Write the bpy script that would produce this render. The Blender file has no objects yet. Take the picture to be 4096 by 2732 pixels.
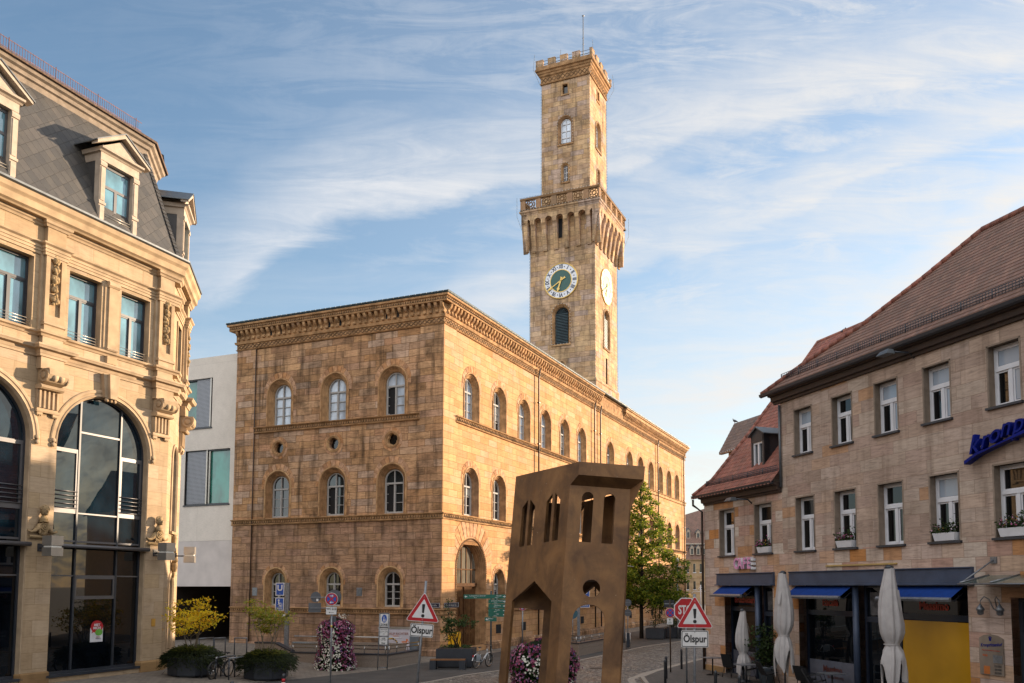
import bpy, bmesh, math, random
from mathutils import Vector, Matrix, noise
R = math.radians
pi = math.pi
random.seed(7)
S = bpy.context.scene
COL = S.collection

# ---------------------------------------------------------------- objects
def tag(o, label=None, cat=None, group=None, kind=None):
    if label: o['label'] = label
    if cat: o['category'] = cat
    if group: o['group'] = group
    if kind: o['kind'] = kind
    return o

def empty(name, loc=(0, 0, 0), rz=0.0, label=None, cat=None, group=None):
    o = bpy.data.objects.new(name, None)
    o.empty_display_size = 0.2
    COL.objects.link(o)
    o.location = loc
    o.rotation_euler = (0, 0, rz)
    return tag(o, label, cat, group)

def inst(src, name=None, parent=None, loc=None, rot=None, scale=None):
    """copy of an object that shares its mesh, with copies of its children"""
    c = src.copy()
    if name: c.name = name
    COL.objects.link(c)
    if parent is not None: c.parent = parent
    if loc is not None: c.location = loc
    if rot is not None: c.rotation_euler = rot
    if scale is not None: c.scale = scale
    for ch in [k for k in ALL.get(src.name, [])]:
        d = inst(ch, parent=c)
        ALL.setdefault(c.name, []).append(d)
    return c
ALL = {}

class Fr:
    """a wall frame: u along the wall, z up, d out of the wall"""
    def __init__(s, o, U, N):
        s.o, s.U, s.N = Vector(o), Vector(U).normalized(), Vector(N).normalized()
    def __call__(s, u, z, d=0.0):
        return s.o + s.U * u + s.N * d + Vector((0, 0, z))
FRONT = Fr((0, 0, 0), (1, 0, 0), (0, -1, 0))

def arc(cx, cz, r, a0, a1, n):
    return [(cx + r * math.cos(a0 + (a1 - a0) * i / n), cz + r * math.sin(a0 + (a1 - a0) * i / n)) for i in range(n + 1)]

class MB:
    def __init__(s):
        s.v, s.f, s.m, s.r, s.sm = [], [], [], [], []
    def add(s, vs, fs, mat=0, rnd=None, smooth=False):
        b = len(s.v)
        s.v += [tuple(p) for p in vs]
        for f in fs:
            s.f.append([b + i for i in f]); s.m.append(mat)
            s.r.append(random.random() if rnd is None else rnd); s.sm.append(smooth)
    def poly(s, vs, mat=0, rnd=None):
        s.add(vs, [list(range(len(vs)))], mat, rnd)
    def hexa(s, c, mat=0, rnd=None):   # 8 corners: bottom ring, top ring
        s.add(c, [(0, 3, 2, 1), (4, 5, 6, 7), (0, 1, 5, 4), (1, 2, 6, 5), (2, 3, 7, 6), (3, 0, 4, 7)], mat, rnd)
    def bx(s, x0, x1, y0, y1, z0, z1, mat=0, rnd=None):
        s.hexa([(x0, y0, z0), (x1, y0, z0), (x1, y1, z0), (x0, y1, z0), (x0, y0, z1), (x1, y0, z1), (x1, y1, z1), (x0, y1, z1)], mat, rnd)
    def fb(s, fr, u0, u1, z0, z1, d0, d1, mat=0, rnd=None):
        s.hexa([fr(u0, z0, d1), fr(u1, z0, d1), fr(u1, z0, d0), fr(u0, z0, d0), fr(u0, z1, d1), fr(u1, z1, d1), fr(u1, z1, d0), fr(u0, z1, d0)], mat, rnd)
    def prism(s, fr, pts, d0, d1, mat=0, back=True, rnd=None):
        n = len(pts)
        vs = [fr(u, z, d1) for u, z in pts] + [fr(u, z, d0) for u, z in pts]
        fs = [list(range(n))] + ([list(range(2 * n - 1, n - 1, -1))] if back else [])
        fs += [(i, i + n, (i + 1) % n + n, (i + 1) % n) for i in range(n)]
        s.add(vs, fs, mat, random.random() if rnd is None else rnd)
    def side(s, fr, u0, u1, pts, mat=0):   # profile pts (d,z) extruded along u
        n = len(pts)
        vs = [fr(u0, z, d) for d, z in pts] + [fr(u1, z, d) for d, z in pts]
        fs = [list(range(n)), list(range(2 * n - 1, n - 1, -1))] + [(i, i + n, (i + 1) % n + n, (i + 1) % n) for i in range(n)]
        s.add(vs, fs, mat)
    def loft(s, loops, closed=False, mat=0, smooth=False, cap=False):
        n = len(loops[0]); b = []
        for L in loops: b += list(L)
        fs = []
        for k in range(len(loops) - 1):
            for i in range(n if closed else n - 1):
                j = (i + 1) % n
                fs.append((k * n + i, k * n + j, (k + 1) * n + j, (k + 1) * n + i))
        if cap: fs += [list(range(n - 1, -1, -1)), list(range((len(loops) - 1) * n, len(loops) * n))]
        s.add(b, fs, mat, random.random(), smooth)
    def arch(s, fr, cx, z0, zs, prof, n=14, mat=0, smooth=False):
        """moulding profile (halfwidth, d) carried up a jamb, round the arch and down"""
        loops = []
        for hw, d in prof:
            p = [(cx - hw, z0)] + [(cx - q[0], q[1]) for q in [(hw * math.cos(t * pi / n), zs + hw * math.sin(t * pi / n)) for t in range(n + 1)]] + [(cx + hw, z0)]
            loops.append([fr(u, z, d) for u, z in p])
        s.loft(loops, False, mat, smooth)
    def ring(s, fr, cx, cz, prof, n=24, mat=0):
        s.loft([[fr(u, z, d) for u, z in arc(cx, cz, r, 0, 2 * pi, n)[:-1]] for r, d in prof], True, mat)
    def vous(s, fr, cx, zs, r0, r1, n, d, lift=0.0, a0=0, a1=pi, mat=0):
        for i in range(n):
            t0, t1 = a0 + (a1 - a0) * i / n + .012, a0 + (a1 - a0) * (i + 1) / n - .012
            k0, k1 = lift * max(0, math.sin(t0)), lift * max(0, math.sin(t1))
            P = lambda r, t: (cx + r * math.cos(t), zs + r * math.sin(t))
            tm = (t0 + t1) / 2; km = lift * max(0, math.sin(tm))
            s.prism(fr, [P(r0, t0), P(r1 + k0, t0), P(r1 + km, tm), P(r1 + k1, t1), P(r0, t1), P(r0, tm)], -.02, d, mat, False)
    def beads(s, fr, pts, r, d, mat=0):
        for u, z in pts:
            c = fr(u, z, d)
            vs = [c + fr.U * (r * a) + fr.N * (r * b) + Vector((0, 0, r * e)) for a, b, e in ((1, 0, 0), (-1, 0, 0), (0, 1, 0), (0, 0, 1), (0, 0, -1))]
            s.add(vs, [(0, 3, 2), (3, 1, 2), (1, 4, 2), (4, 0, 2)], mat)
    def tube(s, pts, r, n=6, mat=0, cap=True, smooth=True):
        pts = [Vector(p) for p in pts]; loops = []
        rr = r if isinstance(r, (list, tuple)) else [r] * len(pts)
        for i, p in enumerate(pts):
            t = (pts[min(i + 1, len(pts) - 1)] - pts[max(i - 1, 0)]).normalized()
            a = Vector((0, 0, 1)) if abs(t.z) < .9 else Vector((1, 0, 0))
            x = t.cross(a).normalized(); y = t.cross(x)
            loops.append([p + (x * math.cos(2 * pi * k / n) + y * math.sin(2 * pi * k / n)) * rr[i] for k in range(n)])
        s.loft(loops, True, mat, smooth, cap)
    def lathe(s, o, prof, n=12, mat=0, smooth=True, ax=None):
        o = Vector(o)
        Z = Vector(ax).normalized() if ax else Vector((0, 0, 1))
        a = Vector((1, 0, 0)) if abs(Z.x) < .9 else Vector((0, 1, 0))
        X = (a - Z * a.dot(Z)).normalized(); Y = Z.cross(X)
        s.loft([[o + Z * z + (X * math.cos(2 * pi * k / n) + Y * math.sin(2 * pi * k / n)) * r for k in range(n)] for r, z in prof], True, mat, smooth, True)
    def blob(s, c, r, seed=0, k=.25, mat=0, sc=(1, 1, 1), nu=7, nv=5):
        c = Vector(c); vs = []; fs = []
        for j in range(nv + 1):
            ph = -pi / 2 + pi * j / nv
            for i in range(nu):
                th = 2 * pi * i / nu
                d = Vector((math.cos(ph) * math.cos(th), math.cos(ph) * math.sin(th), math.sin(ph)))
                q = r * (1 + k * noise.noise(d * 1.7 + Vector((seed * 3.1, seed, 0))))
                vs.append(c + Vector((d.x * sc[0], d.y * sc[1], d.z * sc[2])) * q)
        for j in range(nv):
            for i in range(nu):
                fs.append((j * nu + i, j * nu + (i + 1) % nu, (j + 1) * nu + (i + 1) % nu, (j + 1) * nu + i))
        s.add(vs, fs, mat, random.random(), True)
    def cornice(s, plan, prof, side=1, mat=0, caps=True):
        """closed profile (d,z) swept along a plan polyline with mitred corners"""
        P = [Vector(p) for p in plan]; L = []
        for i, p in enumerate(P):
            ns = []
            if i > 0: t = (P[i] - P[i - 1]).normalized(); ns.append(Vector((t.y, -t.x)) * side)
            if i < len(P) - 1: t = (P[i + 1] - P[i]).normalized(); ns.append(Vector((t.y, -t.x)) * side)
            n = ns[0] if len(ns) == 1 else (ns[0] + ns[1]) / (1 + ns[0].dot(ns[1]))
            L.append([Vector((p.x + n.x * d, p.y + n.y * d, z)) for d, z in prof])
        s.loft(L, True, mat, False, caps)
    def leaf(s, c, size, mat=0, up=.3, asp=.5, rnd=None):
        d = Vector((random.gauss(0, 1), random.gauss(0, 1), random.gauss(0, .6))).normalized()
        n = Vector((random.gauss(0, 1), random.gauss(0, 1), random.gauss(0, .6) + up * 3)).normalized()
        w = d.cross(n)
        if w.length < 1e-3: w = Vector((1, 0, 0))
        w = w.normalized() * size * asp; d = d * size; c = Vector(c)
        n = d.cross(w).normalized() * size * .12
        s.add([c - d * .5, c + w * .5 + n, c + d * .5, c - w * .5 + n], [(0, 1, 2, 3)], mat, rnd)
    def build(s, name, mats, parent=None, fix=False, loc=None, rot=None):
        me = bpy.data.meshes.new(name)
        me.from_pydata(s.v, [], s.f)
        for m in (mats if isinstance(mats, (list, tuple)) else [mats]): me.materials.append(m)
        me.polygons.foreach_set('material_index', s.m)
        me.polygons.foreach_set('use_smooth', s.sm)
        at = me.attributes.new('rnd', 'FLOAT', 'FACE')
        at.data.foreach_set('value', s.r)
        if fix:
            bm = bmesh.new(); bm.from_mesh(me)
            bmesh.ops.recalc_face_normals(bm, faces=bm.faces); bm.to_mesh(me); bm.free()
        me.update()
        o = bpy.data.objects.new(name, me)
        COL.objects.link(o)
        if parent is not None:
            o.parent = parent
            ALL.setdefault(parent.name, []).append(o)
        if loc is not None: o.location = loc
        if rot is not None: o.rotation_euler = rot
        return o

# wall band with openings; an opening is ('a',cx,hw,sill,spring) | ('r',cx,hw,sill,top) | ('o',cx,cz,r)
def half(op, sg):
    k = op[0]
    if k == 'r': return [(op[1], op[3]), (op[1] + sg * op[2], op[3]), (op[1] + sg * op[2], op[4]), (op[1], op[4])]
    if k == 'a':
        _, cx, hw, z0, zs = op
        return [(cx, z0), (cx + sg * hw, z0)] + [(cx + sg * hw * math.cos(t * pi / 16), zs + hw * math.sin(t * pi / 16)) for t in range(9)]
    _, cx, cz, r = op
    return [(cx + sg * r * math.sin(t * pi / 12), cz - r * math.cos(t * pi / 12)) for t in range(13)]
def band(mb, fr, u0, u1, z0, z1, ops=(), d=0.0, mat=0):
    ops = sorted(ops, key=lambda o: o[1])
    hwid = lambda o: o[3] if o[0] == 'o' else o[2]
    cut = [u0] + [(a[1] + hwid(a) + b[1] - hwid(b)) / 2 for a, b in zip(ops, ops[1:])] + [u1]
    if not ops: mb.poly([fr(u0, z0, d), fr(u1, z0, d), fr(u1, z1, d), fr(u0, z1, d)], mat); return
    for i, op in enumerate(ops):
        a, b, cx = cut[i], cut[i + 1], op[1]
        L = half(op, -1); Rr = half(op, 1)
        mb.poly([fr(u, z, d) for u, z in [(a, z0), (cx, z0)] + L + [(cx, z1), (a, z1)]], mat)
        mb.poly([fr(u, z, d) for u, z in [(cx, z0), (b, z0), (b, z1), (cx, z1)] + Rr[::-1]], mat)

def text(s, size, mat, parent, loc, rot=(pi / 2, 0, 0), ext=.002, align='CENTER', name='lettering', off=0.0, shear=0.0, sx=1.0, sp=1.0):
    cu = bpy.data.curves.new(name, 'FONT')
    cu.body = s; cu.size = size; cu.extrude = ext; cu.align_x = align; cu.align_y = 'CENTER'
    cu.offset = off; cu.shear = shear; cu.resolution_u = 3; cu.space_character = sp
    t = bpy.data.objects.new(name, cu); COL.objects.link(t)
    dg = bpy.context.evaluated_depsgraph_get()
    me = bpy.data.meshes.new_from_object(t.evaluated_get(dg))
    bpy.data.objects.remove(t); bpy.data.curves.remove(cu)
    me.materials.clear(); me.materials.append(mat)
    o = bpy.data.objects.new(name, me); COL.objects.link(o)
    o.location = loc; o.rotation_euler = rot; o.scale = (sx, 1, 1)
    if parent is not None:
        o.parent = parent; ALL.setdefault(parent.name, []).append(o)
    return o

# ---------------------------------------------------------------- materials
def rgb(h, k=1.0):
    c = [int(h[i:i + 2], 16) / 255 for i in (0, 2, 4)]
    return tuple(k * (x / 12.92 if x <= .04045 else ((x + .055) / 1.055) ** 2.4) for x in c) + (1,)
class NT:
    def __init__(s, name):
        s.m = bpy.data.materials.new(name); s.m.use_nodes = True
        s.t = s.m.node_tree; s.b = s.t.nodes['Principled BSDF']
    def n(s, t, **kw):
        x = s.t.nodes.new('ShaderNode' + t)
        for k, v in kw.items(): setattr(x, k, v)
        return x
    def l(s, a, b): s.t.links.new(a, b)
    def math(s, op, a, b=None, c=None):
        x = s.n('Math', operation=op)
        for i, v in enumerate((a, b, c)):
            if v is None: continue
            if isinstance(v, (int, float)): x.inputs[i].default_value = v
            else: s.l(v, x.inputs[i])
        return x.outputs[0]
    def mix(s, f, a, b, bt='MIX'):
        x = s.n('Mix', data_type='RGBA', blend_type=bt)
        for i, v in ((0, f), (6, a), (7, b)):
            if isinstance(v, (int, float)): x.inputs[i].default_value = v
            elif isinstance(v, tuple): x.inputs[i].default_value = v
            else: s.l(v, x.inputs[i])
        return x.outputs[2]
    def ramp(s, f, stops, interp='LINEAR'):
        x = s.n('ValToRGB'); cr = x.color_ramp; cr.interpolation = interp
        while len(cr.elements) < len(stops): cr.elements.new(.5)
        for e, (p, c) in zip(cr.elements, stops): e.position = p; e.color = c
        s.l(f, x.inputs[0]); return x.outputs[0]
    def noise(s, vec, scale, detail=4, rough=.55, dist=0):
        x = s.n('TexNoise'); x.inputs['Scale'].default_value = scale; x.inputs['Detail'].default_value = detail
        x.inputs['Roughness'].default_value = rough; x.inputs['Distortion'].default_value = dist
        if vec is not None: s.l(vec, x.inputs['Vector'])
        return x.outputs['Fac']
    def mapping(s, vec, sc=(1, 1, 1), rot=(0, 0, 0), loc=(0, 0, 0)):
        x = s.n('Mapping'); x.inputs['Scale'].default_value = sc; x.inputs['Rotation'].default_value = rot; x.inputs['Location'].default_value = loc
        s.l(vec, x.inputs['Vector']); return x.outputs[0]
    def obj(s): return s.n('TexCoord').outputs['Object']
    def bump(s, h, strength=.3, dist=.02):
        x = s.n('Bump'); x.inputs['Strength'].default_value = strength; x.inputs['Distance'].default_value = dist
        s.l(h, x.inputs['Height']); s.l(x.outputs[0], s.b.inputs['Normal'])
    def wallvec(s):
        """(u, z, 0) box projection on object coordinates"""
        g = s.n('NewGeometry'); vt = s.n('VectorTransform', vector_type='NORMAL', convert_from='WORLD', convert_to='OBJECT')
        s.l(g.outputs['True Normal'], vt.inputs[0])
        a = s.n('SeparateXYZ'); s.l(vt.outputs[0], a.inputs[0])
        p = s.n('SeparateXYZ'); s.l(s.obj(), p.inputs[0])
        k = s.math('GREATER_THAN', s.math('ABSOLUTE', a.outputs[0]), s.math('ABSOLUTE', a.outputs[1]))
        u = s.math('ADD', s.math('MULTIPLY', k, p.outputs[1]), s.math('MULTIPLY', s.math('SUBTRACT', 1.0, k), p.outputs[0]))
        c = s.n('CombineXYZ'); s.l(u, c.inputs[0]); s.l(p.outputs[2], c.inputs[1])
        return c.outputs[0], u, p.outputs[2]

def plain(name, col, rough=.6, metal=0.0, var=.12, scale=3.0, spec=.5, bump=0.0, bscale=40, emit=None):
    t = NT(name); o = t.obj()
    f = t.noise(o, scale, 5)
    c2 = tuple(x * (1 - var * 2) for x in col[:3]) + (1,); c1 = tuple(min(1, x * (1 + var)) for x in col[:3]) + (1,)
    t.l(t.ramp(f, [(.3, c2), (.7, c1)]), t.b.inputs['Base Color'])
    t.b.inputs['Roughness'].default_value = rough; t.b.inputs['Metallic'].default_value = metal
    t.b.inputs['Specular IOR Level'].default_value = spec
    if bump: t.bump(t.noise(o, bscale, 3), bump, .01)
    return t.m

def ashlar(name, cols, bw, bh, mort=.012, mcol=(.12, .09, .06, 1), stain=.5, scol=(.09, .07, .055, 1), grain=.25, bump=.35, rough=.85, off=.5, drip=.0, warm=None, gfreq=None):
    t = NT(name); vec, u, z = t.wallvec()
    wob = t.n('CombineXYZ'); nz = t.noise(vec, .9, 2)
    t.l(t.math('MULTIPLY', t.math('SUBTRACT', nz, .5), .04), wob.inputs[1])
    va = t.n('VectorMath', operation='ADD'); t.l(vec, va.inputs[0]); t.l(wob.outputs[0], va.inputs[1])
    b = t.n('TexBrick'); b.offset = off; b.squash = 1.35; b.squash_frequency = 3
    t.l(va.outputs[0], b.inputs['Vector'])
    for k, v in (('Scale', 1), ('Mortar Size', mort), ('Mortar Smooth', .3), ('Bias', 0), ('Brick Width', bw), ('Row Height', bh)): b.inputs[k].default_value = v
    b.inputs['Color1'].default_value = (0, 0, 0, 1); b.inputs['Color2'].default_value = (1, 1, 1, 1); b.inputs['Mortar'].default_value = (.5, .5, .5, 1)
    n = len(cols)
    base = t.ramp(b.outputs['Color'], [(i / (n - 1), c) for i, c in enumerate(cols)])
    # bedding grain inside each block, shifted block by block
    sh = t.n('CombineXYZ'); t.l(t.math('MULTIPLY', b.outputs['Color'], 37.0), sh.inputs[0]); t.l(t.math('MULTIPLY', b.outputs['Color'], 11.0), sh.inputs[1])
    gv = t.n('VectorMath', operation='ADD'); t.l(vec, gv.inputs[0]); t.l(sh.outputs[0], gv.inputs[1])
    g = t.noise(t.mapping(gv.outputs[0], (1.2, 9, 1), (0, 0, .12)), gfreq or 1.6, 6, .62, .8)
    base = t.mix(1.0, base, t.ramp(g, [(.28, (1 - grain,) * 3 + (1,)), (.5, (1, 1, 1, 1)), (.75, (1 + grain * .5,) * 3 + (1,))]), 'MULTIPLY')
    if stain:
        s1 = t.noise(t.mapping(vec, (.55, .4, 1)), 1.0, 7, .6, .6)
        s2 = t.noise(gv.outputs[0], 1.3, 5, .6)
        f = t.math('MULTIPLY', t.ramp(t.math('ADD', t.math('MULTIPLY', s1, .65), t.math('MULTIPLY', s2, .35)), [(.46, (0, 0, 0, 1)), (.66, (1, 1, 1, 1))]), stain)
        base = t.mix(f, base, scol)
    if drip:   # rain streaks and soot hanging under ledges, thin bedding veins
        s3 = t.noise(t.mapping(vec, (2.6, .22, 1)), 1.0, 5, .6, .3); s4 = t.noise(t.mapping(gv.outputs[0], (1.0, 14, 1), (0, 0, .2)), 2.2, 5, .7, 1.2)
        base = t.mix(t.math('MULTIPLY', t.ramp(s3, [(.5, (0, 0, 0, 1)), (.72, (1, 1, 1, 1))]), drip), base, scol)
        base = t.mix(t.math('MULTIPLY', t.ramp(s4, [(.56, (0, 0, 0, 1)), (.66, (1, 1, 1, 1))]), drip * .8), base, scol)
        # blocks that soaked up more soot than their neighbours
        wn_ = t.n('TexWhiteNoise', noise_dimensions='1D'); t.l(b.outputs['Color'], wn_.inputs['W'])
        base = t.mix(t.math('MULTIPLY', t.ramp(wn_.outputs['Value'], [(.62, (0, 0, 0, 1)), (.95, (1, 1, 1, 1))]), drip * .55), base, t.mix(.5, base, scol))
    base = t.mix(t.math('MULTIPLY', b.outputs['Fac'], .62), base, mcol)
    t.l(base, t.b.inputs['Base Color'])
    t.b.inputs['Roughness'].default_value = .95; t.b.inputs['Specular IOR Level'].default_value = .06
    h = t.math('ADD', t.math('MULTIPLY', b.outputs['Fac'], -1.0), t.math('MULTIPLY', g, .35))
    t.bump(h, bump, .02)
    return t.m

def rndmat(name, cols, rough=.9, spec=.06, grain=.2, trans=0.0, scale=3):
    """colour picked piece by piece from the mesh's own 'rnd' attribute"""
    t = NT(name); a = t.n('Attribute', attribute_name='rnd')
    n = len(cols); c = t.ramp(a.outputs['Fac'], [(i / (n - 1), k) for i, k in enumerate(cols)])
    if grain:
        f = t.noise(t.obj(), scale, 5)
        c = t.mix(1.0, c, t.ramp(f, [(.3, (1 - grain,) * 3 + (1,)), (.7, (1 + grain * .4,) * 3 + (1,))]), 'MULTIPLY')
    t.l(c, t.b.inputs['Base Color'])
    t.b.inputs['Roughness'].default_value = rough; t.b.inputs['Specular IOR Level'].default_value = spec
    if trans:
        tr = t.n('BsdfTranslucent'); t.l(c, tr.inputs[0])
        mx = t.n('MixShader'); mx.inputs[0].default_value = trans
        t.l(t.b.outputs[0], mx.inputs[1]); t.l(tr.outputs[0], mx.inputs[2])
        t.l(mx.outputs[0], t.t.nodes['Material Output'].inputs[0])
    return t.m

def glass(name, col=(.012, .016, .02, 1), ior=1.75, rough=.015, wob=.0):
    t = NT(name)
    f = t.noise(t.mapping(t.obj(), (1, 1, .6)), .9, 3)
    t.l(t.ramp(f, [(.35, tuple(x * .55 for x in col[:3]) + (1,)), (.65, tuple(x * 1.5 for x in col[:3]) + (1,))]), t.b.inputs['Base Color'])
    t.b.inputs['Roughness'].default_value = rough; t.b.inputs['IOR'].default_value = ior
    if wob:
        t.bump(t.noise(t.obj(), 1.1, 2), wob, .05)
    return t.m

def H(*a, gain=(1, 1, 1)): return [tuple(min(.9, c * k) for c, k in zip(rgb(x)[:3], gain)) + (1,) for x in a]
# hall sandstone
M = {}
M['hall'] = ashlar('hall_sandstone', H('a5784b', 'b18556', 'ac8a66', 'a97c50', 'bb8f5f', 'a47a52', 'b68b5d', 'ae8058', 'b29270', 'ad8054', gain=(1.14, 1.25, 1.6)), 1.12, .40, .014, rgb('3f2e1d'), .85, rgb('40342a'), .5, .7, drip=.8)
M['hallbase'] = ashlar('hall_base_sandstone_shaded', H('a07a56', 'aa825c', 'a67f60', 'b08760', '9a7658', 'ad8866', 'a97f56', gain=(.97, 1.05, 1.28)), 1.12, .40, .014, rgb('3f2e1d'), .8, rgb('3f342b'), .5, .7, drip=.7)  # pinker ground storey stone, darkened in colour to carry street-level shade
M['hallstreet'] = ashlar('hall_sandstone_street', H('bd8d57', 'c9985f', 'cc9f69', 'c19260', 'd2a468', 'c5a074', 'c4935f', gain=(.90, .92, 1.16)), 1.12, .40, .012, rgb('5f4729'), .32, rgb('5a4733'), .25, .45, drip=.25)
M['tower'] = ashlar('tower_sandstone', H('a58557', 'b3935f', 'bb9c68', 'ac8d62', 'bb9e70', 'b08d5a', 'ad9470', 'a99272', gain=(1.24, 1.27, 1.75)), .95, .46, .014, rgb('4d4030'), .65, rgb('4d4239'), .45, .6, drip=.7)
M['halltrim'] = rndmat('hall_moulded_stone', H('a07a4c', 'b28a57', 'bd965f', '987650', gain=(.98, 1.02, 1.38)), grain=.5, scale=2.2)
M['hallarch'] = rndmat('hall_arch_stone', H('a37445', 'b98a58', 'b48d63', '9d734a', gain=(1.06, 1.12, 1.5)), grain=.45, scale=4)
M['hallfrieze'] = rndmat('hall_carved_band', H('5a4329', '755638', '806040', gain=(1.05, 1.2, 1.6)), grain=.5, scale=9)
# cream stone of the corner building
M['cream'] = ashlar('cream_sandstone', H('c9ab78', 'd6b985', 'dcc08e', 'cfb27e', 'd8b981', 'd2b88b', gain=(.59, .61, .82)), 1.3, .62, .009, rgb('6f5a3c'), .4, rgb('6f5d46'), .2, .25, drip=.32)
M['creamtrim'] = rndmat('cream_moulded_stone', H('cfb07b', 'd8bb88', 'd3b37c', gain=(.59, .61, .82)), grain=.3, scale=1.6)
M['creamcarve'] = rndmat('carved_stone', H('b89a6a', 'c6a878', 'b5986c', gain=(.62, .64, .74)), grain=.5, scale=7)
M['plinth'] = ashlar('plinth_stone', H('8b6f4d', '9a7c57', '84694a'), 1.2, .5, .008, rgb('4a3a28'), .4, rgb('3f3327'), .2, .2)
# pink grey stone of the cafe building
M['cafe'] = ashlar('cafe_sandstone', H('9f836a', 'a98c72', 'b0957b', 'a08068', 'ad9479', 'a5876c', 'b39a80', 'ab7d55', gain=(1.0, 1.14, 1.42)), 1.05, .40, .008, rgb('75624f'), .4, rgb('5f4e41'), .36, .35, drip=.45)
M['cafelow'] = ashlar('cafe_patched_stone', H('a08670', 'b09780', 'a5866c', 'b8a58c', 'a67e66', 'b39a80', 'a8703c', 'a98d70', gain=(1.08, 1.18, 1.42)), .82, .42, .010, rgb('6d5a48'), .3, rgb('5f4e41'), .36, .35, drip=.42)
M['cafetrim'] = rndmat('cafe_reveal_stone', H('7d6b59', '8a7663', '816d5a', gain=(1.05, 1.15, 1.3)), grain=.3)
M['concrete'] = ashlar('pale_concrete', H('b8b0a6', 'bcb4aa', 'c0b8ae', gain=(1.35, 1.35, 1.35)), 9.0, 6.0, .004, rgb('8f887f'), .2, rgb('8f877d'), .18, .5, gfreq=5)
M['concsmooth'] = plain('smooth_concrete', rgb('c8bfb9'), .8, var=.06, scale=1.2)
M['rail'] = plain('granite_parapet', rgb('83766a'), .75, var=.3, scale=60, bump=.1)
M['dark'] = plain('dark_interior', (.006, .006, .007, 1), .9)
M['hallframe'] = plain('grey_white_window_frame', rgb('a3a19e'), .8, var=.06, spec=.1)
M['white'] = plain('white_painted_wood', rgb('c9c9cc'), .45, var=.05)
M['offwhite'] = plain('pale_painted_wood', rgb('aa9c8c'), .75, var=.1, spec=.15)
M['grey'] = plain('grey_window_frame', rgb('565557'), .4, var=.05, metal=.3)
M['anth'] = plain('anthracite_metal', rgb('2b2f36'), .4, var=.1)
M['alu'] = plain('aluminium', rgb('a9a49c'), .35, metal=.7, var=.05)
M['steel'] = plain('stainless_steel', rgb('b9b8b6'), .22, metal=1.0, var=.05)
M['galv'] = plain('galvanised_steel', rgb('7c7f83'), .45, metal=.6, var=.15, scale=12)
M['copper'] = plain('dark_copper_gutter', rgb('2f4046'), .5, metal=.3, var=.2)
M['pipe'] = plain('brown_drainpipe', rgb('3b2d22'), .5, metal=.3, var=.15)
M['zinc'] = plain('zinc_sheet', rgb('5f6468'), .5, metal=.5, var=.12)
M['rust'] = plain('rusty_railing', rgb('6e4436'), .7, var=.3, scale=8)
M['black'] = plain('black_plastic', rgb('121315'), .5, var=.1)
M['g_up'] = glass('window_glass_painted_sky', rgb('a9b6c4'), 1.9, .03, .02)  # pale base colour stands in for bright sky reflected in the panes
M['g_mid'] = glass('window_glass_mid', rgb('1a2226'), 1.7, .02, .03)
M['g_dark'] = glass('window_glass_dark', rgb('0d1013'), 1.6, .02, .03)
M['g_teal'] = glass('window_glass_teal_sky', rgb('56808f'), 2.3, .02, .02)  # teal of the reflected sky is put into the base colour
M['g_green'] = glass('window_glass_green', rgb('2c7568'), 1.8, .02, .02)
M['g_shop'] = glass('shop_glass', rgb('070b10'), 1.5, .015)
M['g_arch'] = glass('arch_window_glass', rgb('0c1c26'), 1.62, .012, .015)
M['wood'] = rndmat('oak_door', H('4a3220', '5a3f28', '66482e'), .8, .06, .3, scale=5)
M['bulb'] = plain('light_bulb', rgb('dcdcd4'), .3, var=.02)
# ================================================================ TOWN HALL
# local: x to the right along the square front, y back along the street, origin at the near corner
HALL_O = (-5.914, 46.2, 0); HALL_RZ = math.atan2(-.385, .9229)
hall = empty('town_hall', HALL_O, HALL_RZ, 'three storey brown sandstone town hall with round arched windows and a bracketed cornice', 'building')
STREET = Fr((0, 0, 0), (0, 1, 0), (1, 0, 0))
HW, LEN = 14.7, 56.3
FX = [-11.35, -7.33, -3.30]
SY = [3.32, 7.06, 10.84, 14.56, 18.22, 21.9, 29.0, 34.6, 38.2, 41.85, 45.4, 48.95, 52.45]
U_ = lambda c: ('a', c, .94, 13.5, 15.41)
M_ = lambda c: ('a', c, .94, 7.9, 9.8)
G_ = lambda c: ('a', c, .80, 2.62, 4.08)
DOOR = ('a', 3.4, 1.9, .35, 4.72)
ROW = [('o', x, 12.12, .43) for x in FX]
w = MB(); st_ = MB(); bas_ = MB()
for fr, a, b, C, rnd_ in ((FRONT, -HW, 0, FX, True), (STREET, 0, LEN, SY, False)):
    w0 = w; w = w if rnd_ else st_
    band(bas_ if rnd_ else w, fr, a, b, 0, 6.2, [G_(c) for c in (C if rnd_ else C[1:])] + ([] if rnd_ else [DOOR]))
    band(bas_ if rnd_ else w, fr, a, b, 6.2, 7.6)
    band(w, fr, a, b, 7.6, 11.5, [M_(c) for c in C])
    band(w, fr, a, b, 11.5, 12.9, ROW if rnd_ else [])
    band(w, fr, a, b, 12.9, 19.2, [U_(c) for c in C])
    w = w0
LEFTW = Fr((-HW, 0, 0), (0, 1, 0), (-1, 0, 0))
band(w, LEFTW, 0, 30, 0, 19.2)
w.poly([(-HW, LEN, 0), (0, LEN, 0), (0, LEN, 19.2), (-HW, LEN, 19.2)])
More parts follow.
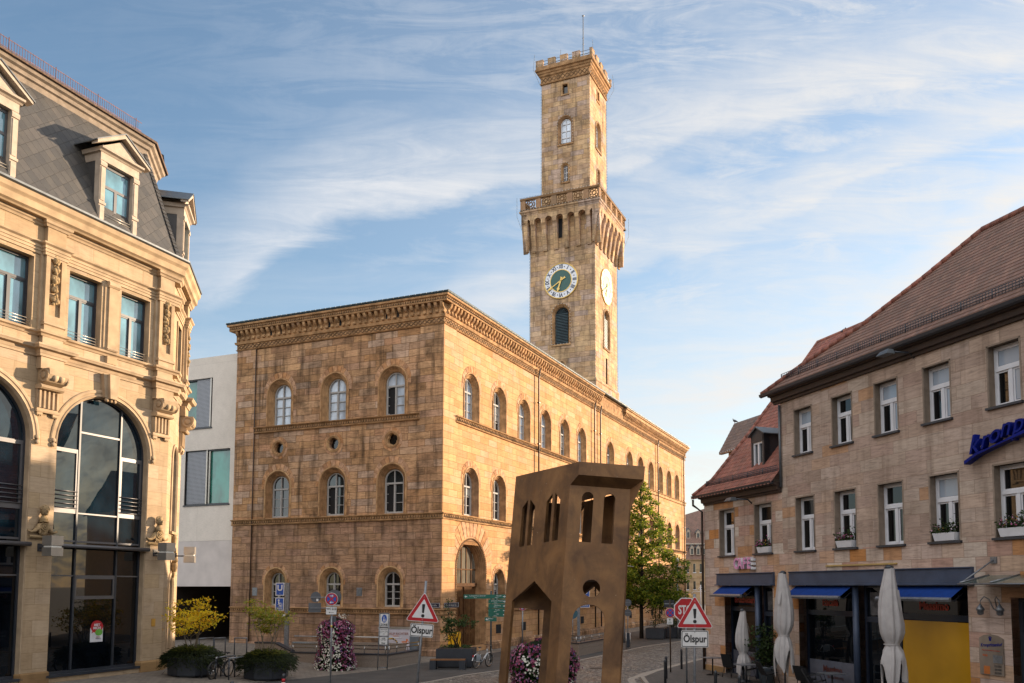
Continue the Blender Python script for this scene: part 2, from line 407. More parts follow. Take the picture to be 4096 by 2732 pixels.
# pilaster strips at the front's ends (two thin slabs, proud of the wall)
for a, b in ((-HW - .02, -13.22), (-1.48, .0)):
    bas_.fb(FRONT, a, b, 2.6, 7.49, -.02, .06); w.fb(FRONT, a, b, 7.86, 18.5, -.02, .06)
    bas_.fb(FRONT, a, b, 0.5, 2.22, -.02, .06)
for z0_, z1_ in ((.5, 2.22), (2.6, 7.49), (7.86, 18.5)): st_.fb(STREET, -.062, 1.36, z0_, z1_, -.02, .05)
wall = w.build('wall', M['hall'], hall)
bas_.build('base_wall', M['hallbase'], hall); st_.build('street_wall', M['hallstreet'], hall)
# base course
pl = MB()
plan = [(-HW, 0), (0, 0), (0, 1.45)]
pl.cornice(plan, [(-.05, -.4), (.22, -.4), (.22, .3), (.12, .42), (.07, .5), (-.05, .5)])
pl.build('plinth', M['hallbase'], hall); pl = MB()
pl.cornice([(0, 5.4), (0, LEN)], [(-.05, -.4), (.22, -.4), (.22, .3), (.12, .42), (.07, .5), (-.05, .5)])
pl.build('plinth', M['hall'], hall)
# string courses
def zig(mb, fr, a, b, z0, z1, d, step):
    n = max(1, int((b - a) / step)); st = (b - a) / n
    for i in range(n):
        u = a + i * st
        mb.prism(fr, [(u + .02, z0), (u + st / 2, z1), (u + st - .02, z0), (u + st / 2, z0 + (z1 - z0) * .35)], d - .02, d + .03, 0, False)
for nm, z0, z1, parts in (('ground', 2.24, 2.57, [[(-HW, 0), (0, 0), (0, 1.45)], [(0, 5.4), (0, LEN)]]), ('first', 7.50, 7.86, [[(-HW - .1, 0), (0, 0), (0, LEN)]]), ('second', 13.12, 13.5, [[(-13.22, 0), (-1.48, 0)], [(0, 1.36), (0, 24.4)], [(0, 34.0), (0, LEN)]])):
    s = MB()
    for p in parts:
        s.cornice(p, [(-.05, z0), (.10, z0), (.13, z0 + .05), (.08, z0 + .07), (.08, z1 - .1), (.17, z1 - .07), (.2, z1 - .02), (.02, z1 + .01), (-.05, z1)])
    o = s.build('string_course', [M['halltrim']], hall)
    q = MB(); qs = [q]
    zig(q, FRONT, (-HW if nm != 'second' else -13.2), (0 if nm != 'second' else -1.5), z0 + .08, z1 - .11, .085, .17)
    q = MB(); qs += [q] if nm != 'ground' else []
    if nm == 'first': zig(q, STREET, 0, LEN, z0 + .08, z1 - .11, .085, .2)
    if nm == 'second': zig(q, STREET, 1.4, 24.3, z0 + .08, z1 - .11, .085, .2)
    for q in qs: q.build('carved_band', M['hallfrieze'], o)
# main cornice
c = MB()
for p, full in (([(-HW, 30), (-HW, 0), (0, 0), (0, 26.2)], 1), ([(0, 26.2), (0, 32.4)], 0), ([(0, 32.4), (0, LEN), (-HW, LEN)], 1)):
    c.cornice(p, [(-.05, 18.42), (.07, 18.42), (.12, 18.48), (.06, 18.5), (.06, 18.78), (.14, 18.82), (.18, 18.95), (.08, 18.98), (.08, 19.05), (-.05, 19.05)])
    e = .5 if full else .22
    c.cornice(p, [(-.05, 19.05), (.09, 19.05), (.09, 19.6), (e - .12, 19.62), (e - .1, 19.66), (e - .1, 19.86), (e, 19.9), (e + .02, 20.0), (-.05, 20.0)])
cor = c.build('cornice', M['halltrim'], hall)
fz = MB()
def xband(mb, fr, a, b, z0, z1, d, st):
    n = int((b - a) / st); st = (b - a) / n; t = .035
    for i in range(n):
        u = a + i * st; v = u + st
        mb.prism(fr, [(u, z0), (u + t, z0), (v, z1 - t), (v, z1), (v - t, z1), (u, z0 + t)], d - .02, d + .025, 0, False)
        mb.prism(fr, [(u, z1), (u + t, z1), (v, z0 + t), (v, z0), (v - t, z0), (u, z1 - t)], d - .021, d + .024, 0, False)
xband(fz, FRONT, -HW, 0, 18.52, 18.76, .065, .3); xband(fz, STREET, 0, LEN, 18.52, 18.76, .065, .34)
zig(fz, FRONT, -HW - .4, .4, 19.7, 19.84, .41, .16); zig(fz, STREET, -.4, 26, 19.7, 19.84, .41, .2)
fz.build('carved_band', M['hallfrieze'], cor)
br = MB()
def bracket(mb, fr, u, wd):
    mb.side(fr, u - wd / 2, u + wd / 2, [(.08, 19.06), (.17, 19.06), (.2, 19.12), (.15, 19.2), (.16, 19.27), (.27, 19.36), (.33, 19.46), (.36, 19.6), (.08, 19.6)])
n = 38
for i in range(n): bracket(br, FRONT, -HW + .12 + (HW - .12) * i / (n - 1), .17)
br.build('bracket_row', M['halltrim'], cor)
for a, b in ((.3, 26.0), (32.7, LEN - .2)):
    n = int((b - a) / .385); br = MB()
    for i in range(n + 1): bracket(br, STREET, a + (b - a) * i / n, .17)
    br.build('bracket_row', M['halltrim'], cor)
# dark attic openings between the brackets
for u in (-12.1, -11.35, -7.75, -6.95, -3.7, -2.95):
    at = MB(); at.fb(FRONT, u - .09, u + .09, 19.12, 19.52, .06, .1)
    at.build('attic_opening', M['dark'], cor)
gut = MB()
gut.cornice([(-HW, 30), (-HW, 0), (0, 0), (0, LEN), (-HW, LEN)], [(.3, 20.0), (.5, 20.0), (.55, 20.06), (.55, 20.13), (.5, 20.15), (.3, 20.12)])
gut.build('gutter', M['copper'], hall)
rf = MB(); e = .45; rz0, rz1 = 20.1, 21.6
A, B, Cc, D = (-HW - e, -e, rz0), (e, -e, rz0), (e, LEN + e, rz0), (-HW - e, LEN + e, rz0)
E1, E2 = (-HW / 2, 9, rz1), (-HW / 2, LEN - 9, rz1)
rf.poly([A, B, E1]); rf.poly([B, Cc, E2, E1]); rf.poly([Cc, D, E2]); rf.poly([D, A, E1, E2])
rf.build('roof', M['zinc'], hall)
def bulbs(name, lines, parent, r=.045, step=.3, cable=.012, mat2=None):
    m = MB()
    for pts in lines:
        pts = [Vector(p) for p in pts]
        m.tube(pts, cable, 4, 1, False)
        acc = 0.0
        for a, b in zip(pts, pts[1:]):
            L = (b - a).length; t = acc
            while t < L:
                p = a + (b - a) * (t / L)
                m.add([p + Vector(q) * r for q in ((1, 0, 0), (0, 1, 0), (-1, 0, 0), (0, -1, 0), (0, 0, 1), (0, 0, -1))], [(0, 1, 4), (1, 2, 4), (2, 3, 4), (3, 0, 4), (1, 0, 5), (2, 1, 5), (3, 2, 5), (0, 3, 5)], 0)
                t += step
            acc = t - L
    o = m.build(name, [M['bulb'], mat2 or M['copper']], parent)
    return o
bulbs('light_string', [[(-HW - .5, -.6, 20.1), (.6, -.6, 20.1), (.6, LEN, 20.1)]], hall, .035, .36)

# ---- windows: one of each kind is modelled, the rest share its meshes
def arch_window(kind, hw, ihw, hgt, spring, gl, bars=2, leaf=0):
    """origin on the wall plane, middle of the sill"""
    sur = MB()
    sur.arch(FRONT, 0, 0, spring, [(hw, -.001), (hw - .05, .0), (hw - .06, -.06), (hw - .11, -.05), (hw - .13, -.12), (hw - .17, -.10), (hw - .2, -.18), (hw - .24, -.16), (ihw + .02, -.28), (ihw, -.44)], 14)
    sur.arch(FRONT, 0, 0, spring, [(hw + .07, -.02), (hw + .07, .03), (hw + .05, .045), (hw - .01, .045), (hw - .02, .0)], 14)
    P = []
    n = int((hgt) / .11)
    for i in range(int(spring / .11)):
        P += [(-hw + .045, i * .11), (hw - .045, i * .11)]
    k = int(pi * hw / .11)
    P += [((hw - .045) * math.cos(pi * i / k), spring + (hw - .045) * math.sin(pi * i / k)) for i in range(k + 1)]
    sur.beads(FRONT, P, .035, .01)
    sur.poly([FRONT(-hw, 0, 0), FRONT(hw, 0, 0), FRONT(hw, .04, -.44), FRONT(-hw, .04, -.44)])
    fr_ = MB(); D0, D1 = -.43, -.31
    fr_.arch(FRONT, 0, .03, spring, [(ihw, D1), (ihw - .06, D1), (ihw - .06, D0)], 14)
    fr_.fb(FRONT, -ihw, ihw, .03, .12, D0, D1)
    tz = spring - .16
    fr_.fb(FRONT, -ihw + .08, ihw - .08, tz - .05, tz + .05, D0, D1 + .015)
    fr_.fb(FRONT, -.038, .038, .12, tz - .06, D0, D1 + .005)
    fr_.fb(FRONT, -.026, .026, tz + .05, spring + ihw - .05, D0, D1)
    for sg in (-1, 1):
        if leaf and sg == -1: continue
        a, b = sorted((sg * .038, sg * (ihw - .06)))
        fr_.fb(FRONT, a, a + .028, .12, tz - .06, D0, D1 - .02); fr_.fb(FRONT, b - .028, b, .12, tz - .06, D0, D1 - .02)
        for i in range(1, bars + 1):
            z = .12 + (tz - .18) * i / (bars + 1)
            fr_.fb(FRONT, a + .028, b - .028, z - .015, z + .015, D0, D1 - .03)
    g = MB()
    pts = [(-ihw + .05, .05), (ihw - .05, .05)] + [((ihw - .05) * math.cos(t * pi / 14), spring + (ihw - .05) * math.sin(t * pi / 14)) for t in range(15)]
    g.poly([FRONT(u, z, -.40) for u, z in pts])
    W = sur.build('window', M['halltrim'], hall)
    va = MB()
    if kind == 'g': va.vous(FRONT, 0, spring, .88, 1.0, 11, .018, .09, -.2, pi + .2)
    else: va.vous(FRONT, 0, spring, 1.02, 1.2, 13, .018, .16, -.12, pi + .12)
    va.build('arch_stones', M['hallarch'], W)
    F = fr_.build('frame', M['hallframe'], W)
    Gp = g.build('pane', M[gl], W)
    if leaf:   # left casement swung inwards, the room behind is dark
        d = MB(); d.fb(FRONT, -ihw + .08, -.045, .12, tz - .06, -.415, -.395); d.build('dark_opening', M['dark'], W)
        L = MB(); wl = ihw - .125
        fr2 = Fr((-ihw + .09, .30, 0), (.55, .83, 0), (.83, -.55, 0))
        for z0, z1, a, b in ((.13, .18, 0, wl), (tz - .11, tz - .06, 0, wl)): L.fb(fr2, a, b, z0, z1, -.02, .02)
        for a in (0, wl - .05): L.fb(fr2, a, a + .05, .18, tz - .11, -.02, .02)
        for i in (1, 2): L.fb(fr2, .05, wl - .05, .15 + (tz - .25) * i / 3 - .015, .15 + (tz - .25) * i / 3 + .015, -.015, .015)
        L.build('casement', M['hallframe'], W, loc=(0, -.03, 0))
    return W
protoU = arch_window('u', .94, .63, 2.5, 1.91, 'g_up'); protoUo = arch_window('u', .94, .63, 2.5, 1.91, 'g_up', leaf=1)
protoM = arch_window('m', .94, .63, 2.5, 1.90, 'g_mid'); protoMo = arch_window('m', .94, .63, 2.5, 1.90, 'g_mid', leaf=1)
protoG = arch_window('g', .80, .53, 2.0, 1.46, 'g_dark')
protoMb = arch_window('m', .94, .63, 2.5, 1.90, 'g_mid'); protoUd = arch_window('u', .94, .63, 2.5, 1.91, 'g_mid'); protoGb = arch_window('g', .80, .53, 2.0, 1.46, 'g_mid')
blindm = plain('window_blind', rgb('a9a59a'), .6, var=.06)
def blind(W, hw, z0, z1):
    m = MB(); m.poly([FRONT(-hw, z0, -.398), FRONT(-.05, z0, -.398), FRONT(-.05, z1, -.398), FRONT(-hw, z1, -.398)]); m.build('blind', blindm, W)
    m = MB(); m.poly([FRONT(.05, z0 + .25, -.398), FRONT(hw, z0 + .25, -.398), FRONT(hw, z1, -.398), FRONT(.05, z1, -.398)]); m.build('blind', blindm, W)
blind(protoMb, .54, 1.0, 1.68); blind(protoUd, .54, .55, 1.68); blind(protoGb, .45, .7, 1.24)
def put(src, x, y, z, street=False, used=set()):
    rot = (0, 0, pi / 2 if street else 0)
    if src.name not in used:
        used.add(src.name); src.location = (x, y, z); src.rotation_euler = rot; return src
    return inst(src, parent=hall, loc=(x, y, z), rot=rot)
for i, x in enumerate(FX):
    put(protoUo if i == 2 else protoU, x, 0, 13.5); put(protoM if i == 0 else protoMo, x, 0, 7.9); put(protoG, x, 0, 2.62)
for i, y in enumerate(SY):
    put((protoU, protoUd, protoU, protoUo, protoUd)[i % 5], 0, y, 13.5, True); put((protoMb, protoM, protoMo, protoM, protoMb, protoM)[i % 6], 0, y, 7.9, True)
    if i: put(protoGb if i % 3 == 1 else protoG, 0, y, 2.62, True)
vs = MB(); vs.vous(STREET, 3.4, 4.72, 1.98, 2.6, 19, .02, .45, -.1, pi + .1); PORTAL_STONES = vs
# quatrefoil roundels
def roundel(x, z):
    r = MB()
    r.ring(FRONT, x, z, [(.5, -.01), (.5, .05), (.46, .06), (.43, .02), (.40, .05), (.37, .04), (.35, -.08)], 28)
    r.beads(FRONT, arc(x, z, .435, 0, 2 * pi, 26), .03, .04)
    q = []
    for i in range(48):
        t = 2 * pi * i / 48; q.append((x + (.27 + .07 * abs(math.sin(2 * t + pi / 4)) ** .7) * math.cos(t), z + (.27 + .07 * abs(math.sin(2 * t + pi / 4)) ** .7) * math.sin(t)))
    o = [(x + .36 * math.cos(2 * pi * i / 48), z + .36 * math.sin(2 * pi * i / 48)) for i in range(48)]
    r.loft([[FRONT(u, v, -.05) for u, v in o], [FRONT(u, v, -.05) for u, v in q], [FRONT(u, v, -.3) for u, v in q]], True)
    W = r.build('roundel_window', M['halltrim'], hall)
    v = MB(); v.vous(FRONT, x, z, .5, .68, 12, .018, 0, 0, 2 * pi); v.build('arch_stones', M['hallarch'], W)
    g = MB(); g.poly([FRONT(u, v, -.25) for u, v in q]); g.build('pane', M['g_dark'], W)
for x in FX: roundel(x, 12.12)
# portal on the street side
p = MB()
p.arch(STREET, 3.4, .0, 4.72, [(1.9, 0), (1.88, .05), (1.82, .05), (1.78, -.04), (1.72, -.02), (1.7, -.12), (1.64, -.10), (1.62, -.2), (1.56, -.18), (1.54, -.3), (1.48, -.28), (1.45, -.5)], 22)
k = int(pi * 1.85 / .13)
P = [(3.4 + 1.85 * math.cos(pi * i / k), 4.72 + 1.85 * math.sin(pi * i / k)) for i in range(k + 1)] + [(3.4 + s_ * 1.85, .4 + .13 * i) for i in range(33) for s_ in (-1, 1)]
p.beads(STREET, P, .05, .05)
portal = p.build('portal', M['halltrim'], hall)
d = MB()
d.fb(STREET, 1.95, 4.85, .3, 3.85, -.55, -.47); d.fb(STREET, 1.95, 4.85, 3.78, 3.98, -.5, -.36); d.fb(STREET, 3.33, 3.47, .3, 3.78, -.47, -.40)
for s_ in (2.15, 2.78, 3.62, 4.25):
    for z0, z1 in ((.5, 1.1), (1.35, 1.8), (2.1, 3.2)):
        d.fb(STREET, s_, s_ + .42, z0, z1, -.47, -.44); d.fb(STREET, s_ + .1, s_ + .32, z0 + .1, z1 - .1, -.44, -.42)
PORTAL_STONES.build('arch_stones', M['hallarch'], portal)
dr = d.build('door', M['wood'], portal)
fl = MB(); pts = [(1.95, 3.98), (4.85, 3.98), (4.85, 4.72)] + [(3.4 + 1.45 * math.cos(t * pi / 16), 4.72 + 1.45 * math.sin(t * pi / 16)) for t in range(1, 16)] + [(1.95, 4.72)]
fl.poly([STREET(u, z, -.5) for u, z in pts]); fl.build('fanlight', glass('fanlight_glass', rgb('5c564c'), 1.7, .05), portal)
fb_ = MB()
for u in (2.5, 3.1, 3.7, 4.3): fb_.fb(STREET, u - .03, u + .03, 3.98, 4.72 + math.sqrt(max(0, 1.45 ** 2 - (u - 3.4) ** 2)), -.5, -.46)
fb_.fb(STREET, 1.95, 4.85, 4.75, 4.82, -.5, -.455); fb_.build('fanlight_bars', M['wood'], portal)
# drainpipes, basement openings, a vent
for y, z0 in ((12.87, 0.5), (24.44, .5), (25.9, .5), (43.9, .5), (55.0, .5)):
    t = MB(); t.tube([STREET(y, z0, .2), STREET(y, 18.3, .2), STREET(y, 18.9, .3)], .06, 8)
    for z in (3.4, 7.4, 10.5, 13.6, 16.5): t.fb(STREET, y - .09, y + .09, z, z + .07, .1, .28)
    t.build('drainpipe', M['pipe'], hall)
t = MB(); t.tube([FRONT(-13.2, .5, .09), FRONT(-13.2, 18.4, .09)], .03, 6); t.build('lightning_cable', M['pipe'], hall)
for y in SY[1:]:
    b = MB(); b.fb(STREET, y - .35, y + .35, .9, 1.45, -.02, .012); b.build('basement_window', M['dark'], hall)
for x in (-5.35, -12.9):
    v = MB()
    for i in range(6): v.fb(FRONT, x - .16, x + .16, 3.28 + i * .07, 3.32 + i * .07, .0, .03)
    v.fb(FRONT, x - .19, x + .19, 3.24, 3.72, -.01, .008); v.build('air_vent', M['galv'], hall)

# ================================================================ CLOCK TOWER (own frame, front parallel to the hall front)
ex, ey = Vector((.9229, -.385, 0)), Vector((.385, .9229, 0))
TO = Vector(HALL_O) + ex * -1.0 + ey * 28.0
tower = empty('clock_tower', TO, HALL_RZ, 'tall square sandstone clock tower with battlements and a corbelled gallery rising over the roof', 'tower')
TW = 6.22; uW0, uW1 = -5.42, -.72; UI = .75
TR = Fr((0, 0, 0), (0, 1, 0), (1, 0, 0))
s = MB()
s.bx(-TW - .12, .12, -.12, TW + .12, 14, 21.75); s.cornice([(-TW - .02, TW), (-TW - .02, 0), (0, 0), (0, TW)], [(-.1, 21.7), (.16, 21.7), (.16, 21.85), (.02, 22.0), (-.1, 22.0)])
tops = {0: ('a', -3.12, .36, 22.9, 23.5)}
low = [('a', -3.12, .27, 22.95, 23.4)]
band(s, FRONT, -TW, 0, 21.75, 24.6, low); band(s, FRONT, -TW, 0, 24.6, 34.3, [('a', -3.19, .78, 25.25, 28.05)])
band(s, TR, 0, TW, 21.75, 24.6, [('r', 3.1, .2, 22.0, 24.4)]); band(s, TR, 0, TW, 24.6, 34.3, [('a', 3.1, .78, 25.25, 28.05)])
band(s, Fr((-TW, 0, 0), (0, 1, 0), (-1, 0, 0)), 0, TW, 21.75, 34.3); band(s, Fr((0, TW, 0), (1, 0, 0), (0, 1, 0)), -TW, 0, 21.75, 34.3)
# flared head above the shaft: back wall of the corbel zone
s.bx(-TW + .01, -.01, .01, TW - .01, 34.3, 38.2)
sh = s.build('shaft', M['tower'], tower)
cb = MB(); OV = .62
def corbels(fr, a, b):
    n = 8
    for i in range(n):
        u = a + (b - a) * i / (n - 1); wd = .2 if 0 < i < n - 1 else .26
        if i == 0: u0, u1 = a, a + wd * 1.6
        elif i == n - 1: u0, u1 = b - wd * 1.6, b
        else: u0, u1 = u - wd, u + wd
        cb.side(fr, u0, u1, [(0, 33.95), (.12, 33.95), (.2, 34.5), (OV * .75, 36.2), (OV, 36.45), (OV, 36.62), (0, 36.62)])
    # arcade of little round arches carried on the corbels
    st = (b - a) / (n - 1)
    for i in range(n - 1):
        c0, c1 = a + st * i, a + st * (i + 1); cm = (c0 + c1) / 2; r = st / 2 - .19
        for sg in (-1, 1):
            e_ = c0 if sg < 0 else c1
            pts = [(e_, 36.6), (cm + sg * r, 36.6)] + [(cm + sg * r * math.cos(t * pi / 12), 36.6 + r * math.sin(t * pi / 12)) for t in range(1, 7)] + [(cm, 37.5), (e_, 37.5)]
            cb.prism(fr, pts, .0, OV - .003 * (sg > 0))
corbels(FRONT, -TW - OV, OV); corbels(TR, -OV, TW + OV)
corbels(Fr((-TW, 0, 0), (0, 1, 0), (-1, 0, 0)), -OV, TW + OV); corbels(Fr((0, TW, 0), (1, 0, 0), (0, 1, 0)), -TW - OV, OV)
RING = [(-TW, TW), (-TW, 0), (0, 0), (0, TW), (-TW, TW)]
cb.bx(-TW - OV + .02, OV - .02, -OV + .02, TW + OV - .02, 37.3, 37.45)
cb.cornice([(-TW, TW), (-TW, 0), (0, 0), (0, TW)], [(0, 37.4), (OV + .03, 37.4), (OV + .06, 37.5), (OV + .16, 37.58), (OV + .16, 37.7), (0, 37.7)])
cb.build('corbel_table', M['tower'], tower)
sl = MB(); sl.fb(FRONT, -3.42, -3.08, 35.0, 36.75, .0, .03); sl.build('slit_opening', M['dark'], tower)
# gallery parapet with pierced panels
g = MB(); POSTS = []; GO = OV + .08
def gallery(fr, a, b, npan):
    st = (b - a) / npan
    g.fb(fr, a, b, 37.7, 37.84, GO - .18, GO); g.fb(fr, a, b, 38.72, 38.9, GO - .2, GO + .03)
    for i in range(npan):
        u = a + st * i
        gt = MB(); gt.fb(fr, u + .02, u + .5, 37.84, 38.72, GO - .17, GO - .012); POSTS.append(gt)
        c0 = u + .5 + (st - .5) / 2; hwp = (st - .5) / 2 - .02
        # open roundel tracery
        for r0, r1 in ((.36, .43), (.13, .19)):
            g.loft([[fr(p_, q_, d_) for p_, q_ in arc(c0, 38.28, rr, 0, 2 * pi, 16)[:-1]] for rr, d_ in ((r1, GO - .12), (r1, GO - .04), (r0, GO - .04), (r0, GO - .12))], True)
        for k in range(8):
            t0 = 2 * pi * k / 8
            for sg in (-1, 1):
                g.tube([fr(c0 + .19 * math.cos(t0), 38.28 + .19 * math.sin(t0), GO - .08), fr(c0 + .36 * math.cos(t0 + sg * .5), 38.28 + .36 * math.sin(t0 + sg * .5), GO - .08)], .03, 4)
        for cu, cz in ((-1, -1), (-1, 1), (1, -1), (1, 1)):
            g.tube([fr(c0 + cu * hwp, 38.28 + cz * .43, GO - .08), fr(c0 + cu * .3, 38.28 + cz * .3, GO - .08)], .05, 4)
gallery(FRONT, -TW - GO, GO, 5); gallery(TR, -GO, TW + GO, 5)
gallery(Fr((-TW, 0, 0), (0, 1, 0), (-1, 0, 0)), -GO, TW + GO, 5); gallery(Fr((0, TW, 0), (1, 0, 0), (0, 1, 0)), -TW - GO, GO, 5)
gal = g.build('gallery_parapet', rndmat('gallery_stone', H('7d6247', '927250', '6f5a45')), tower)
pk = rndmat('pink_gallery_stone', H('9a7c60', 'a07e62', '8a735c'))
for gt in POSTS: gt.build('panel_post', pk, gal)
# upper shaft
u_ = MB()
UF = Fr((0, UI, 0), (1, 0, 0), (0, -1, 0)); UR = Fr((uW1, 0, 0), (0, 1, 0), (1, 0, 0)); UD = uW1 - uW0
um = (uW0 + uW1) / 2; uy = UI + UD / 2
for fr, a, b, cx in ((UF, uW0, uW1, um), (UR, UI, UI + UD, uy)):
    band(u_, fr, a, b, 37.5, 42.9, [('a', cx, .32, 40.5, 41.9)]); band(u_, fr, a, b, 42.9, 47.9, [('a', cx, .66, 44.1, 46.05)])
    band(u_, fr, a, b, 47.9, 50.9, [('r', cx, .3, 48.85, 49.8)])
for fr, a, b in ((Fr((uW0, 0, 0), (0, 1, 0), (-1, 0, 0)), UI, UI + UD), (Fr((0, UI + UD, 0), (1, 0, 0), (0, 1, 0)), uW0, uW1)): band(u_, fr, a, b, 37.5, 50.9)
u_.build('upper_shaft', M['tower'], tower)
UP = [(uW0, UI + UD), (uW0, UI), (uW1, UI), (uW1, UI + UD)]; UP2 = [(uW1, UI + UD), (uW0, UI + UD)]
UPC = [(uW0, UI + UD), (uW0, UI), (uW1, UI), (uW1, UI + UD), (uW0, UI + UD)]
k_ = MB()
for pth in (UP, UP2):
    k_.cornice(pth, [(0, 50.2), (.1, 50.2), (.14, 50.28), (.08, 50.3), (.08, 50.85), (.2, 50.95), (.22, 51.1), (.3, 51.15), (.34, 51.3), (.48, 51.36), (.5, 51.5), (0, 51.5)])
    k_.cornice(pth, [(.18, 51.5), (.42, 51.5), (.42, 51.78), (.18, 51.78)])
kc = k_.build('cornice', M['halltrim'], tower)
q = MB()
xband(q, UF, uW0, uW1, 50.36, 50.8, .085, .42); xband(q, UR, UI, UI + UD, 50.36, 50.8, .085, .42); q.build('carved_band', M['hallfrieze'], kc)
mer = MB()
for fr, a, b in ((UF, uW0 - .42, uW1 + .42), (UR, UI - .42, UI + UD + .42), (Fr((uW0, 0, 0), (0, -1, 0), (-1, 0, 0)), -UI - UD - .42, -UI + .42), (Fr((0, UI + UD, 0), (-1, 0, 0), (0, 1, 0)), -uW1 - .42, -uW0 + .42)):
    n = 5; wd = .72
    for i in range(n):
        a0 = a + (b - a - wd) * i / (n - 1); dd = .42 - .002 * (fr is UR)
        if i == n - 1: continue
        mer = MB(); mer.fb(fr, a0, a0 + wd, 51.78, 52.34, .18, dd); mer.fb(fr, a0 - .02, a0 + wd + .02, 52.34, 52.4, .16, dd + .02); mer.build('merlon', M['tower'], tower)
rl = MB()
for z in (52.0, 52.3):
    rl.tube([(uW0 - .3, UI - .3, z), (uW1 + .3, UI - .3, z), (uW1 + .3, UI + UD + .3, z)], .025, 5)
rl.build('railing', M['galv'], tower)
dk = MB(); dk.bx(uW0 - .2, uW1 + .2, UI - .2, UI + UD + .2, 51.55, 51.6); dk.build('roof_deck', M['zinc'], tower)
ms = MB(); ms.tube([(um + .9, uy, 51.6), (um + .9, uy, 54.5), (um + .9, uy, 57.6)], [.07, .06, .04], 6); ms.lathe((um + .9, uy, 57.6), [(.02, 0), (.13, .06), (.02, .14)], 8)
for z in (53.6, 54.8, 55.4): ms.lathe((um + .9, uy, z), [(.05, 0), (.09, .05), (.05, .1)], 6)
ms.build('flagpole', M['galv'], tower)
an = MB(); an.tube([(um - 1.4, uy, 51.6), (um - 1.4, uy, 53.3)], .06, 6); an.tube([(um - 1.4, uy, 53.3), (um - 1.4, uy, 54.9)], .02, 5)
for s_ in (-1, 1): an.tube([(um - 1.4, uy, 53.4), (um - 1.4 + s_ * .8, uy, 52.4)], .015, 4)
an.build('antenna', M['galv'], tower)
# tower windows
def twin(fr, cx, z0, zs, hw, kind):
    m = MB()
    m.arch(fr, cx, z0, zs, [(hw + .12, -.02), (hw + .12, .05), (hw + .02, .05), (hw, 0), (hw - .06, -.1), (hw - .1, -.08), (hw - .18 if hw > .4 else hw - .08, -.3)], 12)
    m.fb(fr, cx - hw - .12, cx + hw + .12, z0 - .16, z0, -.3, .1)
    W = m.build('window', M['halltrim'], tower)
    i = hw - .18 if hw > .4 else hw - .08
    pts = [(cx - i, z0), (cx + i, z0)] + [(cx + i * math.cos(t * pi / 12), zs + i * math.sin(t * pi / 12)) for t in range(13)]
    if kind == 'louvre':
        b = MB(); b.poly([fr(u, z, -.3) for u, z in pts]); b.build('dark_opening', M['dark'], W)
        L = MB(); n = 20
        for k in range(n):
            z = z0 + .05 + (zs - z0) * k / n
            L.hexa([fr(cx - i, z, -.1), fr(cx + i, z, -.1), fr(cx + i, z + .03, -.26), fr(cx - i, z + .03, -.26), fr(cx - i, z + .07, -.1), fr(cx + i, z + .07, -.1), fr(cx + i, z + .1, -.26), fr(cx - i, z + .1, -.26)])
        for k in range(9):
            t = pi * (k + .5) / 9
            L.tube([fr(cx, zs, -.2), fr(cx + i * .97 * math.cos(t), zs + i * .97 * math.sin(t), -.2)], .03, 4)
        L.build('louvre_blades', M['copper'], W)
    else:
        b = MB(); b.poly([fr(u, z, -.28) for u, z in pts]); b.build('pane', M['g_up' if kind == 'glass' else 'g_dark'], W)
        f_ = MB()
        f_.arch(fr, cx, z0, zs, [(i, -.22), (i - .06, -.22), (i - .06, -.27)], 12); f_.fb(fr, cx - .03, cx + .03, z0, zs + i - .03, -.27, -.21)
        for z in (z0 + (zs - z0) * .33, z0 + (zs - z0) * .66, zs): f_.fb(fr, cx - i, cx + i, z - .03, z + .03, -.27, -.215)
        f_.build('frame', M['white'], W)
for fr, cx in ((FRONT, -3.19), (TR, 3.1)): twin(fr, cx, 25.25, 28.05, .78, 'louvre')
twin(FRONT, -3.12, 22.95, 23.4, .27, 'dark')
for fr, cx in ((UF, um), (UR, uy)):
    twin(fr, cx, 44.1, 46.05, .66, 'glass'); twin(fr, cx, 40.5, 41.9, .32, 'dark')
    m = MB(); m.fb(fr, cx - .36, cx - .26, 48.75, 49.86, -.25, .05); m.fb(fr, cx + .26, cx + .36, 48.75, 49.86, -.25, .05); m.fb(fr, cx - .26, cx + .26, 49.76, 49.86, -.25, .05); m.fb(fr, cx - .4, cx + .4, 48.7, 48.84, -.25, .08)
    W = m.build('window', M['halltrim'], tower); b = MB(); b.fb(fr, cx - .26, cx + .26, 48.84, 49.76, -.25, -.2); b.build('pane', M['g_dark'], W)
m = MB(); m.fb(TR, 2.9, 3.3, 22.0, 24.4, -.25, -.2); m.build('slit_window', M['g_dark'], tower)
